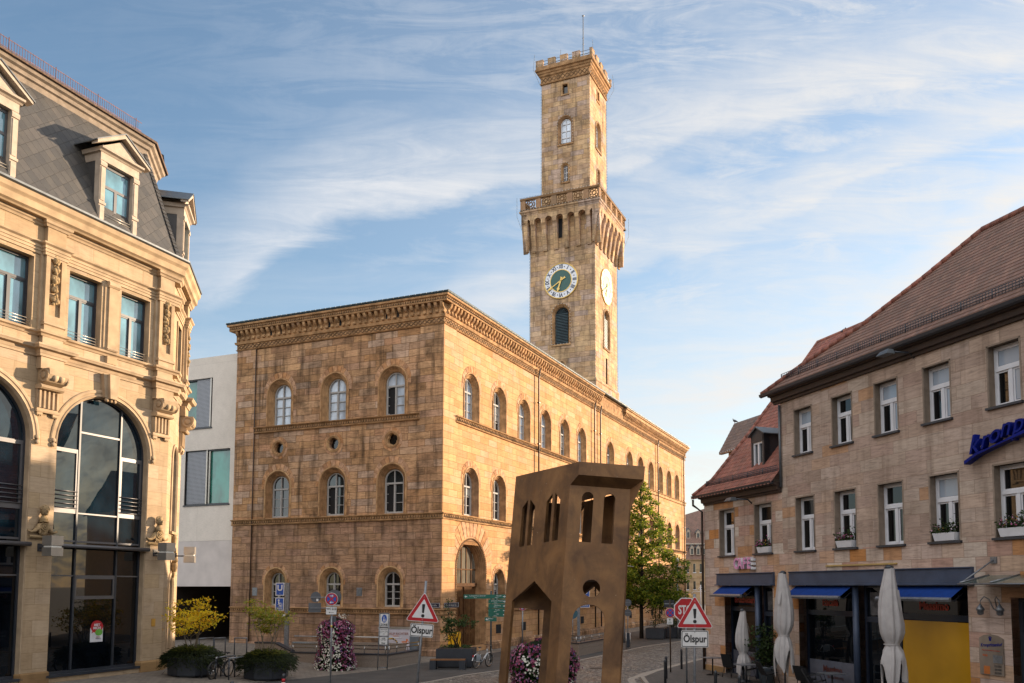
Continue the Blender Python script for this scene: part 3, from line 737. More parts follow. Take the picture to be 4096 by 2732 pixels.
# clock faces
white_dial = plain('white_dial', rgb('d9dbe0'), .4, var=.03); teal_dial = plain('dark_green_dial', rgb('1d5149'), .35, var=.08); gold = plain('gilding', rgb('d6b466'), .35, metal=.4, var=.1)
ink = plain('numeral_blue_black', rgb('1d2b45'), .5)
def clock(cx, cy, cz, rz, R_):
    F = Fr((0, 0, 0), (1, 0, 0), (0, -1, 0))
    m = MB(); m.ring(F, 0, 0, [(R_, 0), (R_, .09), (R_ - .04, .11), (R_ - .1, .09)], 48, 1); m.ring(F, 0, 0, [(R_ - .1, .07), (R_ * .62, .07)], 48, 0); m.ring(F, 0, 0, [(R_ * .64, .06), (R_ * .64, .1), (R_ * .6, .1), (R_ * .6, .06)], 48, 1)
    m.poly([F(u, z, .075) for u, z in arc(0, 0, R_ * .61, 0, 2 * pi, 40)[:-1]], 2)
    c = m.build('clock_face', [white_dial, gold, teal_dial], tower, loc=(cx, cy, cz), rot=(0, 0, rz))
    for i, s_ in enumerate(('XII', 'I', 'II', 'III', 'IIII', 'V', 'VI', 'VII', 'VIII', 'IX', 'X', 'XI')):
        a = -2 * pi * i / 12
        r = R_ * .79
        # letters stand radially on the dial
        o = text(s_, R_ * .3, ink, c, (0, 0, 0), ext=.004, name='numeral', off=.012, sx=.62 if len(s_) > 2 else .75)
        o.matrix_local = Matrix.Translation((-math.sin(a) * r, -.085, math.cos(a) * r)) @ Matrix.Rotation(-a, 4, 'Y') @ Matrix.Rotation(pi / 2, 4, 'X') @ Matrix.Diagonal((.66 if len(s_) > 2 else .85, 1, 1, 1))
        m2 = None
    dots = MB()
    for i in range(12):
        a = 2 * pi * (i + .5) / 12; dots.lathe(F(math.sin(a) * R_ * .79, math.cos(a) * R_ * .79, .07), [(.05, 0), (.05, .015)], 8, ax=(0, -1, 0))
    dots.build('minute_dots', ink, c)
    for ang, L, wd in ((R(198), R_ * .62, .075), (R(238), R_ * .97, .05)):
        h = MB(); ca, sa = math.sin(ang), math.cos(ang)
        P = lambda l, s_: (ca * l + sa * s_, sa * l - ca * s_)
        h.prism(F, [P(-L * .32, wd * 1.9), P(-L * .2, wd * .9), P(0, wd), P(L * .62, wd * .7), P(L * .74, wd * 2.1), P(L, 0), P(L * .74, -wd * 2.1), P(L * .62, -wd * .7), P(0, -wd), P(-L * .2, -wd * .9), P(-L * .32, -wd * 1.9)], .12, .15)
        h.build('clock_hand', gold, c)
clock(-3.19, 0, 31.0, 0, 1.64); clock(0, 3.1, 31.0, pi / 2, 1.64)
# strings of bulbs along the edges
e_ = .04
L = [[(0 + e_, -e_, 22), (e_, -e_, 34.2), (OV + .3, -OV - .3, 37.2), (OV + .3, -OV - .3, 38.95)], [(-TW - e_, -e_, 21), (-TW - e_, -e_, 34.2), (-TW - OV - .3, -OV - .3, 37.2), (-TW - OV - .3, -OV - .3, 38.95)],
     [(e_, TW + e_, 21), (e_, TW + e_, 34.2), (OV + .3, TW + OV + .3, 37.2), (OV + .3, TW + OV + .3, 38.95)], [(-TW - OV - .1, -OV - .12, 38.95), (OV + .12, -OV - .12, 38.95), (OV + .12, TW + OV + .1, 38.95)], [(-TW - OV - .1, -OV - .18, 37.78), (OV + .18, -OV - .18, 37.78), (OV + .18, TW + OV + .1, 37.78)],
     [(uW1 + e_, UI - e_, 38), (uW1 + e_, UI - e_, 50), (uW1 + .6, UI - .6, 51.5), (uW1 + .5, UI - .5, 53)], [(uW0 - e_, UI - e_, 38), (uW0 - e_, UI - e_, 50), (uW0 - .6, UI - .6, 51.5), (uW0 - .5, UI - .5, 53)],
     [(uW1 + e_, UI + UD + e_, 38), (uW1 + e_, UI + UD + e_, 50), (uW1 + .6, UI + UD + .6, 51.5), (uW1 + .5, UI + UD + .5, 53)], [(uW0 - .45, UI - .46, 51.85), (uW1 + .46, UI - .46, 51.85), (uW1 + .46, UI + UD + .45, 51.85)]]
for fr, cx, z0, zs, hw in ((FRONT, -3.19, 25.25, 28.05, .78), (TR, 3.1, 25.25, 28.05, .78), (UF, um, 44.1, 46.05, .66), (UR, uy, 44.1, 46.05, .66), (UF, um, 40.5, 41.9, .32), (UR, uy, 40.5, 41.9, .32)):
    h = hw + .1
    L.append([fr(cx - h, z0, .09)] + [fr(cx - h * math.cos(t * pi / 8), zs + h * math.sin(t * pi / 8), .09) for t in range(9)] + [fr(cx + h, z0, .09), fr(cx - h, z0, .12)])
bulbs('light_string', L, tower, .04, .28)
# ================================================================ CREAM CORNER BUILDING (left)
LX, LY = Vector((.35657, .93427, 0)), Vector((-.93427, .35657, 0))
LK = .9; LO = (-18.117 * LK, 37.742 * LK, 3.8 - 3.8 * LK)
cb_ = empty('corner_building', LO, math.atan2(LX.y, LX.x), 'cream stone corner building with tall arched shop windows, slate mansard and dormers', 'building')
cb_.scale = (LK,) * 3
CH0 = Vector((1.15, 0, 0)); CHU = Vector((.803, .596, 0)); CHN = Vector((.596, -.803, 0)); CHL = 4.0
CHF = Fr(CH0, CHU, CHN); CE = CH0 + CHU * CHL; CE2 = CE + Vector((.15, .99, 0)) * 9
X0 = -16.9
PLAN = [(X0, 0), (1.15, 0), (CE.x, CE.y), (CE2.x, CE2.y)]
BAYS = [-2.25, -7.95, -13.65]; PIL = [.6, -5.1, -10.8, -16.5]
w = MB()
band(w, FRONT, X0, 1.15, .0, 13.1, [('a', c, 2.3, .28, 9.5) for c in BAYS])
band(w, FRONT, X0, 1.15, 13.1, 19.0, [('r', c + s_ * 1.28, .78, 13.82, 16.7) for c in BAYS for s_ in (-1, 1)])
band(w, CHF, 0, CHL, 0, 5.4, [('a', 1.9, .62, .75, 3.7)]); band(w, CHF, 0, CHL, 5.4, 13.1, [('a', 1.9, .7, 6.4, 9.8)]); band(w, CHF, 0, CHL, 13.1, 19, [('r', 1.9, .62, 13.9, 16.6)])
w.poly([(CE.x, CE.y, 0), (CE2.x, CE2.y, 0), (CE2.x, CE2.y, 19), (CE.x, CE.y, 19)])
w.poly([(X0, 0, 0), (X0, 12, 0), (X0, 12, 19), (X0, 0, 19)])
w.build('wall', M['cream'], cb_)
p = MB()
for a, b in [(c + 2.3, c2 - 2.3) for c, c2 in ((-7.95, -2.25), (-13.65, -7.95))]:
    p.cornice([(a, .3), (a, 0), (b, 0), (b, .3)], [(-.05, 0), (.06, 0), (.06, .42), (.02, .48), (-.05, .48)])
p.cornice([(.05, .3), (.05, 0), (1.15, 0), (CE.x, CE.y), (CE2.x, CE2.y)], [(-.05, -.2), (.1, -.2), (.1, .42), (.04, .5), (-.05, .5)])
p.build('plinth', M['plinth'], cb_)
def jog(w_, d, extra=0.0):
    """plan line that steps forward at every pilaster and runs on round the corner"""
    P = [(X0, 0)]
    for x in sorted(PIL):
        a, b = x - w_ / 2, x + w_ / 2
        if x > 0:
            n = CHN * d
            P += [(a, 0), (a, -d), (1.15 + .06 + d * .3, -d)]
            q0 = CH0 + CHU * .55; q1 = CH0 + CHU * (CHL - .8)
            P += [tuple((q0 + n)[:2]), tuple(q0[:2]), tuple(q1[:2]), tuple((q1 + n)[:2]), tuple((CE + n * 1.0 + CHU * .1)[:2]), (CE2.x + d, CE2.y)]
        else: P += [(max(a, X0), 0), (max(a, X0), -d), (b, -d), (b, 0)] if a > X0 else [(X0, -d), (b, -d), (b, 0)]
    return P[1:] if P[0] == P[1] or PIL[-1] - w_ / 2 <= X0 else P
tr = MB()
J = jog(1.06, .26)
# storey cornice over the arches
tr.cornice(J, [(-.3, 12.78), (.05, 12.78), (.07, 12.86), (.1, 12.9), (.14, 13.0), (.3, 13.04), (.33, 13.1), (.36, 13.14), (.36, 13.2), (.1, 13.28), (-.3, 13.28)])
# sill cornice of the upper windows
J2 = jog(.98, .2)
tr.cornice(J2, [(-.3, 13.6), (.04, 13.6), (.08, 13.68), (.17, 13.72), (.19, 13.8), (.05, 13.84), (-.3, 13.84)])
# architrave over the upper windows, main cornice
J3 = jog(.92, .2)
tr.cornice(J3, [(-.3, 16.86), (.05, 16.86), (.05, 16.98), (.08, 16.99), (.08, 17.1), (.11, 17.11), (.11, 17.22), (.2, 17.28), (.21, 17.34), (-.3, 17.36)])
tr.cornice(J3, [(-.3, 18.02), (.04, 18.02), (.08, 18.1), (.14, 18.14), (.16, 18.24), (-.3, 18.24)])
MAIN = [(X0, 0), (1.15, 0), (CE.x, CE.y), (CE2.x, CE2.y)]
tr.cornice(MAIN, [(-.2, 18.24), (.36, 18.24), (.4, 18.3), (.5, 18.36), (.52, 18.62), (.55, 18.66), (.62, 18.74), (.66, 18.92), (.5, 19.0), (-.2, 19.0)])
tr.build('cornice', M['creamtrim'], cb_)
gu = MB(); gu.cornice(MAIN, [(.3, 19.0), (.62, 18.96), (.7, 19.0), (.7, 19.08), (.62, 19.1), (.3, 19.12)]); gu.build('gutter', M['zinc'], cb_)
# pilasters with panel and fruit garland, consoles with scrolls
def pilaster(fr, x, wd):
    m = MB(); h = wd / 2
    m.fb(fr, x - h, x + h, 13.84, 14.06, 0, .24)
    m.side(fr, x - h - .05, x + h + .05, [(0, 14.06), (.24, 14.06), (.3, 14.1), (.3, 14.16), (.24, 14.22), (0, 14.22)])
    # frame of the sunk panel
    m.fb(fr, x - h, x - h + .18, 14.22, 16.86, 0, .22); m.fb(fr, x + h - .18, x + h, 14.22, 16.86, 0, .22)
    m.fb(fr, x - h + .18, x + h - .18, 14.22, 14.5, 0, .22); m.fb(fr, x - h + .18, x + h - .18, 16.78, 16.86, 0, .22); m.fb(fr, x - h + .18, x + h - .18, 14.5, 16.78, 0, .12)
    m.fb(fr, x - h + .02, x + h - .02, 17.36, 18.02, 0, .2)
    m.fb(fr, x - h - .02, x + h + .02, 13.28, 13.6, 0, .22)
    # side strips next to the pilaster
    for sg in (-1, 1):
        a, b = sorted((x + sg * h, x + sg * (h + .13))); m.fb(fr, a, b, 13.84, 16.86, 0, .1)
    P = m.build('pilaster', M['creamtrim'], cb_)
    g = MB()
    for i in range(16):
        z = 16.9 - i * .125; r = .10 + .035 * math.sin(i * 1.9)
        for k in range(3):
            g.blob(fr(x + random.uniform(-.1, .1), z + random.uniform(-.05, .05), .16 + random.uniform(0, .08)), r * random.uniform(.7, 1.0), i * 3 + k, .35)
    g.build('fruit_garland', M['creamcarve'], P)
    return P
def console(fr, x):
    m = MB(); wd = .42
    m.fb(fr, x - .5, x + .5, 12.3, 12.8, 0, .26)
    prof = [(0, 12.3), (.62, 12.3), (.66, 12.2), (.66, 12.05), (.6, 11.9), (.48, 11.78), (.3, 11.7), (.12, 11.68), (0, 11.68)]
    m.side(fr, x - wd, x + wd, prof)
    for sg in (-1, 1):
        ax = fr.U * sg
        m.lathe(fr(x + sg * wd, 12.02, .38) , [(.27, 0), (.27, .05), (.21, .05), (.19, .02), (.13, .02), (.12, .07), (.06, .08)], 14, ax=ax, smooth=False)
    m.lathe(fr(x - wd * .55, 11.98, .5), [(.17, 0), (.17, wd * .5)], 12, ax=fr.U); m.lathe(fr(x + wd * .1, 11.98, .5), [(.17, 0), (.17, wd * .5)], 12, ax=fr.U)
    m.side(fr, x - .5, x + .5, [(0, 11.5), (.3, 11.5), (.36, 11.56), (.36, 11.62), (.3, 11.68), (0, 11.68)])
    m.fb(fr, x - .46, x + .46, 10.72, 11.5, 0, .1)
    for i in range(5): m.fb(fr, x - .42 + i * .19, x - .34 + i * .19, 10.78, 11.46, .1, .17)
    m.side(fr, x - .5, x + .5, [(0, 10.6), (.14, 10.6), (.16, 10.66), (.14, 10.72), (0, 10.72)])
    for u in (-.34, .34):
        m.fb(fr, x + u - .12, x + u + .12, 10.5, 10.6, 0, .12)
        for k in range(3): m.lathe(fr(x + u - .08 + k * .08, 10.46, .06), [(.04, 0), (.03, .05)], 6)
    m.build('console', M['creamtrim'], cb_)
def bust(fr, x, name='carved_bust'):
    m = MB()
    m.side(fr, x - .5, x + .5, [(0, 5.66), (.1, 5.66), (.14, 5.72), (.1, 5.78), (0, 5.78)])
    for sg in (-1, 1):   # scrolled wings
        pts = [fr(x + sg * t, 6.06 + .12 * math.cos(t * 7) - .1 * t, .12) for t in (0, .12, .25, .38, .5, .62)]
        m.tube(pts, [.15, .14, .1, .07, .05, .05], 7)
    for k in range(3):
        m.ring(fr, x + .02, 6.14, [(.19 - k * .06, .2 + k * .03), (.19 - k * .06, .26 + k * .03), (.15 - k * .06, .26 + k * .03), (.15 - k * .06, .2 + k * .03)], 14)
    for k in range(5): m.blob(fr(x - .14 + k * .07, 5.92 - .04 * math.cos(k - 2), .16), .08, k, .3, sc=(.6, .8, 1.5))
    m.lathe(fr(x, 6.3, .16), [(.2, 0), (.14, .06), (.17, .12), (.1, .2), (.08, .26)], 10)
    h = fr(x, 6.74, .2)
    m.blob(h, .17, 3, .12, sc=(.9, .95, 1.2), nu=10, nv=8)
    for k in range(9):  # hair
        a = pi * k / 8; m.blob(h + fr.U * (.15 * math.cos(a)) + Vector((0, 0, .08 + .1 * math.sin(a))), .06, k)
    m.blob(h + fr.N * .16 - Vector((0, 0, .02)), .04, 1, sc=(.8, 1.2, 1.4)); m.blob(h + fr.N * .12 - Vector((0, 0, .12)), .06, 2)
    for sg in (-1, 1): m.blob(h + fr.N * .13 + fr.U * sg * .06 + Vector((0, 0, .04)), .03, 4)
    m.build(name, M['creamcarve'], cb_)
for x in PIL[:3]:
    pilaster(FRONT, x, .86); console(FRONT, x); bust(FRONT, x)
pilaster(CHF, CHL - .45, .7); console(CHF, CHL - .5)
# middle piers between paired windows, their capitals and stone jambs
for c in BAYS:
    m = MB()
    m.fb(FRONT, c - .22, c + .22, 13.84, 16.7, 0, .12); m.side(FRONT, c - .28, c + .28, [(0, 16.6), (.14, 16.6), (.2, 16.68), (.2, 16.78), (.14, 16.86), (0, 16.86)])
    m.fb(FRONT, c - .24, c + .24, 13.28, 13.6, 0, .16); m.side(FRONT, c - .26, c + .26, [(0, 13.84), (.16, 13.84), (.2, 13.9), (.12, 13.98), (0, 13.98)])
    for sg in (-1, 1):
        a, b = sorted((c + sg * .22, c + sg * .38)); m.fb(FRONT, a, b, 13.84, 16.7, 0, .05)
    m.build('window_pier', M['creamtrim'], cb_)
    # archivolt, keystone, little knobs at its springing
    k = MB()
    k.arch(FRONT, c, 9.5, 9.5, [(2.62, -.01), (2.62, .03), (2.58, .05), (2.5, .05), (2.48, .02), (2.4, .02), (2.38, .05), (2.34, .06), (2.32, .02), (2.3, .0)], 26)
    k.arch(FRONT, c, .28, 9.5, [(2.3, .0), (2.3, -.02), (2.27, -.04), (2.27, -.42)], 26)
    for sg in (-1, 1):
        for z in (9.42, 9.6): k.lathe(FRONT(c + sg * 2.5, z, .04), [(.09, 0), (.09, .05), (.04, .07)], 10, ax=(0, -1, 0))
    for i in range(15):     # radial joints of the arch
        pass
    k.build('archivolt', M['creamtrim'], cb_)
    y = MB()
    y.prism(FRONT, [(c - .3, 11.78), (c + .3, 11.78), (c + .42, 12.78), (c - .42, 12.78)], 0, .2)
    y.prism(FRONT, [(c - .17, 11.74), (c + .17, 11.74), (c + .24, 12.78), (c - .24, 12.78)], .2, .36)
    for i in range(3): y.lathe(FRONT(c - .2 + i * .2, 11.68, .16), [(.075, -.06), (.085, 0), (.06, .08)], 8)
    y.build('keystone', M['creamtrim'], cb_)
# ---- upper windows
def rail_bars(m, fr, a, b, zs, d, r=.012, mat=0):
    for z in zs: m.tube([fr(a, z, d), fr(b, z, d)], r, 5, mat)
def upper_window():
    m = MB(); D = -.32
    for a, b, z0, z1 in ((-.78, -.7, 0, 2.88), (.7, .78, 0, 2.88), (-.7, .7, 0, .1), (-.7, .7, 2.78, 2.88), (-.7, .7, 1.9, 2.0), (-.06, .06, .1, 1.9)): m.fb(FRONT, a, b, z0, z1, D - .08, D + .02 * (z0 != 1.9))
    for sg in (-1, 1):
        a, b = sorted((sg * .06, sg * .7))
        for u0, u1, z0, z1 in ((a, a + .05, .1, 1.9), (b - .05, b, .1, 1.9), (a + .05, b - .05, .1, .16), (a + .05, b - .05, 1.84, 1.9)): m.fb(FRONT, u0, u1, z0, z1, D - .08, D - .02)
    W = m.build('window', M['anth'], cb_)
    g = MB(); g.poly([FRONT(-.75, .05, D - .05), FRONT(.75, .05, D - .05), FRONT(.75, 2.83, D - .05), FRONT(-.75, 2.83, D - .05)]); g.build('pane', M['g_teal'], W)
    r = MB(); rail_bars(r, FRONT, -.78, .78, (.16, .28, .4), -.1); r.build('guard_rail', M['alu'], W)
    v = MB(); v.arch(FRONT, 0, 0, 2.88, [(.78, 0), (.78, D)], 2) if False else [v.poly([FRONT(u0, z0, 0), FRONT(u1, z1, 0), FRONT(u1, z1, D - .05), FRONT(u0, z0, D - .05)]) for u0, z0, u1, z1 in ((-.78, 0, -.78, 2.88), (.78, 2.88, .78, 0), (-.78, 2.88, .78, 2.88), (.78, 0, -.78, 0))]
    v.build('reveal', M['creamtrim'], W)
    return W
uw = upper_window(); first = True
for c in BAYS:
    for sg in (-1, 1):
        if first: uw.location = (c + sg * 1.28, 0, 13.82); first = False
        else: inst(uw, parent=cb_, loc=(c + sg * 1.28, 0, 13.82))
# ---- tall arched glazing with the shop front below it
def arch_glazing():
    D = -.34; H_ = 2.27; zs = 9.5
    m = MB()     # dark outer frame and mullions
    m.arch(FRONT, 0, .28, zs, [(H_, D), (H_, D + .06), (H_ - .08, D + .06), (H_ - .08, D - .02)], 26)
    for u in (-1.02, 1.02): m.fb(FRONT, u - .04, u + .04, .35, zs + math.sqrt((H_ - .06) ** 2 - 1.04 ** 2), D - .02, D + .07)
    m.fb(FRONT, -H_ + .08, H_ - .08, .28, .4, D - .02, D + .09)
    W = m.build('arched_window', M['anth'], cb_)
    g = MB()
    pts = [(-H_ + .04, 5.62), (H_ - .04, 5.62)] + [((H_ - .04) * math.cos(t * pi / 26), zs + (H_ - .04) * math.sin(t * pi / 26)) for t in range(27)]
    g.poly([FRONT(u, z, D) for u, z in pts]); g.build('pane', M['g_arch'], W)
    g = MB(); g.poly([FRONT(u, z, D) for u, z in ((-H_ + .04, .3), (H_ - .04, .3), (H_ - .04, 5.62), (-H_ + .04, 5.62))]); g.build('shop_pane', M['g_shop'], W)
    a = MB()     # pale transoms and casement frames
    for sg in (-1, 1):
        u0, u1 = sorted((sg * 1.06, sg * (H_ - .08)))
        a.fb(FRONT, u0, u1, 9.36, 9.44, D, D + .05); a.fb(FRONT, u0, u1, 6.78, 6.9, D, D + .05)
        for q0, q1 in ((u0, u0 + .08), (u1 - .08, u1)): a.fb(FRONT, q0, q1, 6.9, 9.36, D, D + .05)
        a.fb(FRONT, u0 + .08, u1 - .08, 9.28, 9.36, D, D + .045); a.fb(FRONT, u0 + .08, u1 - .08, 6.9, 6.98, D, D + .045)
        a.fb(FRONT, u0, u1, 4.2, 4.26, D, D + .05)
        for z in (7.0, 7.17, 7.34, 7.51, 7.68): a.tube([FRONT(u0, z, D + .09), FRONT(u1, z, D + .09)], .022, 5)
    a.fb(FRONT, -.98, .98, 10.16, 10.24, D, D + .05); a.fb(FRONT, -.98, .98, 6.78, 6.84, D, D + .05); a.fb(FRONT, -H_ + .08, H_ - .08, 5.6, 5.68, D, D + .055)
    for z0, z1 in ((4.2, 4.26), (4.1, 4.2), (3.26, 3.4)): a.fb(FRONT, -.98, .98, z0, z1, D, D + .05 + .002 * (z0 == 4.1))
    for u in (-.98, .9): a.fb(FRONT, u, u + .08, 3.4, 4.1, D, D + .05)
    a.build('transom', M['grey'], W)
    t = MB(); t.tube([FRONT(-2.15, 5.42, .16), FRONT(2.35, 5.42, .16)], .085, 8); t.fb(FRONT, -2.1, 2.3, 5.44, 5.5, D, .16)
    t.build('awning_roll', M['grey'], W)
    s = MB(); s.fb(FRONT, -H_ - .1, H_ + .1, .2, .3, D, .06); s.build('sill', M['anth'], W)
    return W
ag = arch_glazing(); ag.location = (BAYS[0], 0, 0)
for c in BAYS[1:]: inst(ag, parent=cb_, loc=(c, 0, 0))
# chamfer windows
for cx, z0, zs, hw in ((1.9, .75, 3.7, .62), (1.9, 6.4, 9.8, .7)):
    m = MB(); m.arch(CHF, cx, z0, zs, [(hw + .16, -.01), (hw + .16, .06), (hw + .05, .08), (hw, .0), (hw - .05, -.3)], 14); m.fb(CHF, cx - hw - .16, cx + hw + .16, z0 - .12, z0, -.3, .14)
    W = m.build('corner_window', M['creamtrim'], cb_)
    i = hw - .05; g = MB(); g.poly([CHF(u, z, -.25) for u, z in [(cx - i, z0), (cx + i, z0)] + [(cx + i * math.cos(t * pi / 12), zs + i * math.sin(t * pi / 12)) for t in range(13)]]); g.build('pane', M['g_dark'], W)
    f_ = MB(); f_.fb(CHF, cx - .03, cx + .03, z0, zs + i - .03, -.24, -.18); f_.fb(CHF, cx - i, cx + i, zs - .04, zs + .04, -.24, -.185); f_.build('frame', M['anth'], W)
m = MB()
for a, b, z0, z1 in ((1.26, 1.4, 13.9, 16.6), (2.4, 2.54, 13.9, 16.6), (1.4, 2.4, 16.46, 16.6)): m.fb(CHF, a, b, z0, z1, -.3, .06)
W = m.build('corner_window', M['creamtrim'], cb_); g = MB(); g.fb(CHF, 1.4, 2.4, 13.9, 16.46, -.28, -.24); g.build('pane', M['g_dark'], W)
m = MB()
m.blob(CHF(1.9, 4.75, .15), .22, 3, .2, sc=(.8, .8, 1.4)); m.blob(CHF(1.9, 4.4, .12), .14, 5, .2, sc=(.7, .7, 1.6)); m.lathe(CHF(1.75, 5.05, .2), [(.13, 0), (.13, .1), (.05, .12)], 10, ax=tuple(CHU))
m.blob(CHF(1.9, 6.0, .1), .2, 8, .4, sc=(.7, .7, 1.6)); m.build('carved_cartouche', M['creamcarve'], cb_)
# ---- slate mansard
def slate():
    t = NT('slate_roof'); vec, u, z = t.wallvec()
    v = t.mapping(vec, (1, 1, 1), (0, 0, R(50)))
    b = t.n('TexBrick'); b.offset = 0.0; t.l(v, b.inputs['Vector'])
    for k, q in (('Scale', 1), ('Mortar Size', .012), ('Mortar Smooth', .2), ('Bias', 0), ('Brick Width', .44), ('Row Height', .36)): b.inputs[k].default_value = q
    b.inputs['Color1'].default_value = (0, 0, 0, 1); b.inputs['Color2'].default_value = (1, 1, 1, 1); b.inputs['Mortar'].default_value = (.5, .5, .5, 1)
    c = t.ramp(b.outputs['Color'], [(0, rgb('393837')), (.5, rgb('42403d')), (1, rgb('4c4844'))])
    n = t.noise(vec, 2.5, 6, .65); c = t.mix(1, c, t.ramp(n, [(.3, (.75, .75, .78, 1)), (.6, (1, 1, 1, 1)), (.8, (1.15, 1.02, .8, 1))]), 'MULTIPLY')
    c = t.mix(t.math('MULTIPLY', b.outputs['Fac'], .85), c, rgb('25221f'))
    t.l(c, t.b.inputs['Base Color']); t.b.inputs['Roughness'].default_value = .55
    t.bump(t.math('MULTIPLY', b.outputs['Fac'], -1.0), .6, .03); return t.m
SL = slate()
r = MB(); r.cornice(PLAN, [(.25, 19.08), (.05, 19.6), (-1.55, 24.45), (-1.9, 24.45), (-.4, 19.08)]); mans = r.build('mansard_roof', SL, cb_)
tp = MB(); tp.cornice(PLAN, [(-1.9, 24.3), (-1.5, 24.3), (-1.44, 24.5), (-1.34, 24.54), (-1.3, 24.68), (-1.18, 24.74), (-1.12, 24.87), (-1.9, 24.9)]); tp.build('roof_moulding', plain('roof_moulding_sheet', rgb('8d8072'), .8, var=.15, spec=.1), cb_)
tl = MB(); tl.cornice(PLAN, [(-1.9, 24.9), (-1.02, 24.87), (-1.0, 24.96), (-1.9, 25.02)]); tl.build('roof_edge', plain('roof_edge_tiles', rgb('5a4334'), .8, var=.4, scale=9), cb_)
lidp = [(X0, 1.7), (1.9, 1.7), (3.2, 2.9), (4.5, 10), (X0, 11)]
lid = MB(); lid.poly([(x, y, 24.98) for x, y in lidp]); lid.build('flat_roof', M['zinc'], cb_)
hp = MB()
hb, ht = Vector((1.15 + .25 * .32, -.25, 19.1)), Vector((1.15 - 1.55 * .327, 1.55, 24.45))
for i in range(26):   # lapped slates along the hip
    a = hb.lerp(ht, i / 26); b = hb.lerp(ht, (i + 1.25) / 26)
    for sg in (-1, 1):
        o = Vector((-.16, .02, 0)) if sg < 0 else Vector((.14, .1, 0))
        k = Vector((.03, -.07, .02))
        hp.poly([a + k, b + k * .5, b + o + k * .3, a + o + k * .8])
hp.build('hip_slates', SL, mans)
rl = MB(); z0, z1 = 25.0, 25.5
n = int((0 - X0) / .115)
for i in range(n):
    x = X0 + i * .115; big = i % 18 == 0
    rl.tube([(x, 1.12, z0 - .05), (x, 1.12, z1 - (0 if not big else -.06))], .022 if big else .011, 4)
for z in (z0 + .08, z1 - .03): rl.tube([(X0, 1.12, z), (-.02, 1.12, z)], .016, 4)
rl.build('roof_railing', M['rust'], cb_)
# ---- dormers
def dormer(rot=None):
    F = FRONT; m = MB()
    for sg in (-1, 1):   # panelled posts
        a, b = sorted((sg * .72, sg * 1.0)); m.fb(F, a, b, 0, 2.75, -.3, .0); m.fb(F, a + .05, b - .05, 1.0, 2.45, 0, .03); m.fb(F, a + .04, b - .04, .12, .75, 0, .03); m.side(F, a - .03, b + .03, [(0, .82), (.05, .82), (.06, .92), (0, .95)])
        m.side(F, a - .02, b + .02, [(0, 2.5), (.05, 2.5), (.07, 2.6), (.05, 2.7), (0, 2.72)])
    m.fb(F, -1.0, 1.0, 2.75, 3.1, -1.6, .02)
    m.side(F, -1.1, 1.1, [(-1.6, 3.1), (.04, 3.1), (.1, 3.16), (.22, 3.2), (.24, 3.28), (-1.6, 3.3)])
    m.prism(F, [(-1.05, 3.3), (1.05, 3.3), (0, 3.98)], -1.9, .04)
    for sg in (-1, 1):   # raking mouldings
        m.prism(F, [(sg * 1.38, 3.26), (sg * 1.38, 3.4), (0, 4.28), (0, 4.1)][::sg], -.1, .26)
    W = m.build('dormer', M['offwhite'], cb_)
    rf = MB()
    for sg in (-1, 1): rf.prism(F, [(sg * 1.44, 3.36), (sg * 1.44, 3.41), (0, 4.33), (0, 4.28)][::sg], -2.2, .3)
    rf.build('dormer_roof', M['zinc'], W)
    ck = MB()
    for sg in (-1, 1): ck.fb(F, *sorted((sg * .98, sg * .86)), 0, 2.9, -1.7, -.3)
    ck.build('dormer_cheek', plain('dark_cheek', rgb('3f3e3d'), .6), W)
    f_ = MB(); D = -.2
    for a, b, z0, z1 in ((-.72, -.62, .05, 2.75), (.62, .72, .05, 2.75), (-.62, .62, .05, .2), (-.62, .62, 2.6, 2.75), (-.62, .62, 1.72, 1.84), (-.07, .07, .2, 1.72)): f_.fb(F, a, b, z0, z1, D - .06, D)
    f_.build('window_frame', M['grey'], W)
    g = MB(); g.fb(F, -.7, .7, .1, 2.7, D - .06, D - .03); g.build('pane', M['g_teal'], W)
    r = MB(); rail_bars(r, F, -.72, .72, (.3, .42, .54), -.05); r.build('guard_rail', M['alu'], W)
    s = MB(); s.fb(F, -1.05, 1.05, -.1, .03, -.3, .12); s.build('sill', M['zinc'], W)
    return W
dm = dormer(); dm.location = (-2.2, -.12, 19.2)
for x in (-7.9, -13.6): inst(dm, parent=cb_, loc=(x, -.12, 19.2))
inst(dm, parent=cb_, loc=tuple(CHF(2.35, 19.2, .12)), rot=(0, 0, math.atan2(CHU.y, CHU.x)))
# ---- cube lamps on brackets, plaque
def cube_lamp(fr, x, label):
    b = fr(x, 5.3, 0)
    l = empty('wall_lamp', (0, 0, 0), 0, label, 'lamp', 'double cube wall lamps')
    m = MB(); m.fb(fr, x - .14, x + .14, 5.16, 5.46, 0, .03); m.tube([fr(x, 5.3, .03), fr(x, 5.3, .42)], .035, 6); m.build('bracket', M['anth'], l)
    c = MB(); c.fb(fr, x - .26, x + .26, 5.38, 5.75, .4, .9); c.fb(fr, x - .26, x + .26, 4.97, 5.3, .4, .9); c.build('lamp_cube', M['alu'], l)
    d = MB(); d.fb(fr, x - .22, x + .22, 5.3, 5.38, .44, .86); d.build('light_slot', M['bulb'], l)
    mw = cb_.matrix_basis
    l.location = cb_.location; l.rotation_euler = cb_.rotation_euler; l.scale = cb_.scale
cube_lamp(FRONT, -5.05, 'aluminium cube wall lamp on the pilaster left of the arched shop window')
cube_lamp(FRONT, .62, 'aluminium cube wall lamp on the pilaster at the building corner')
cube_lamp(CHF, 3.3, 'aluminium cube wall lamp on the bright chamfered face, rightmost of three')
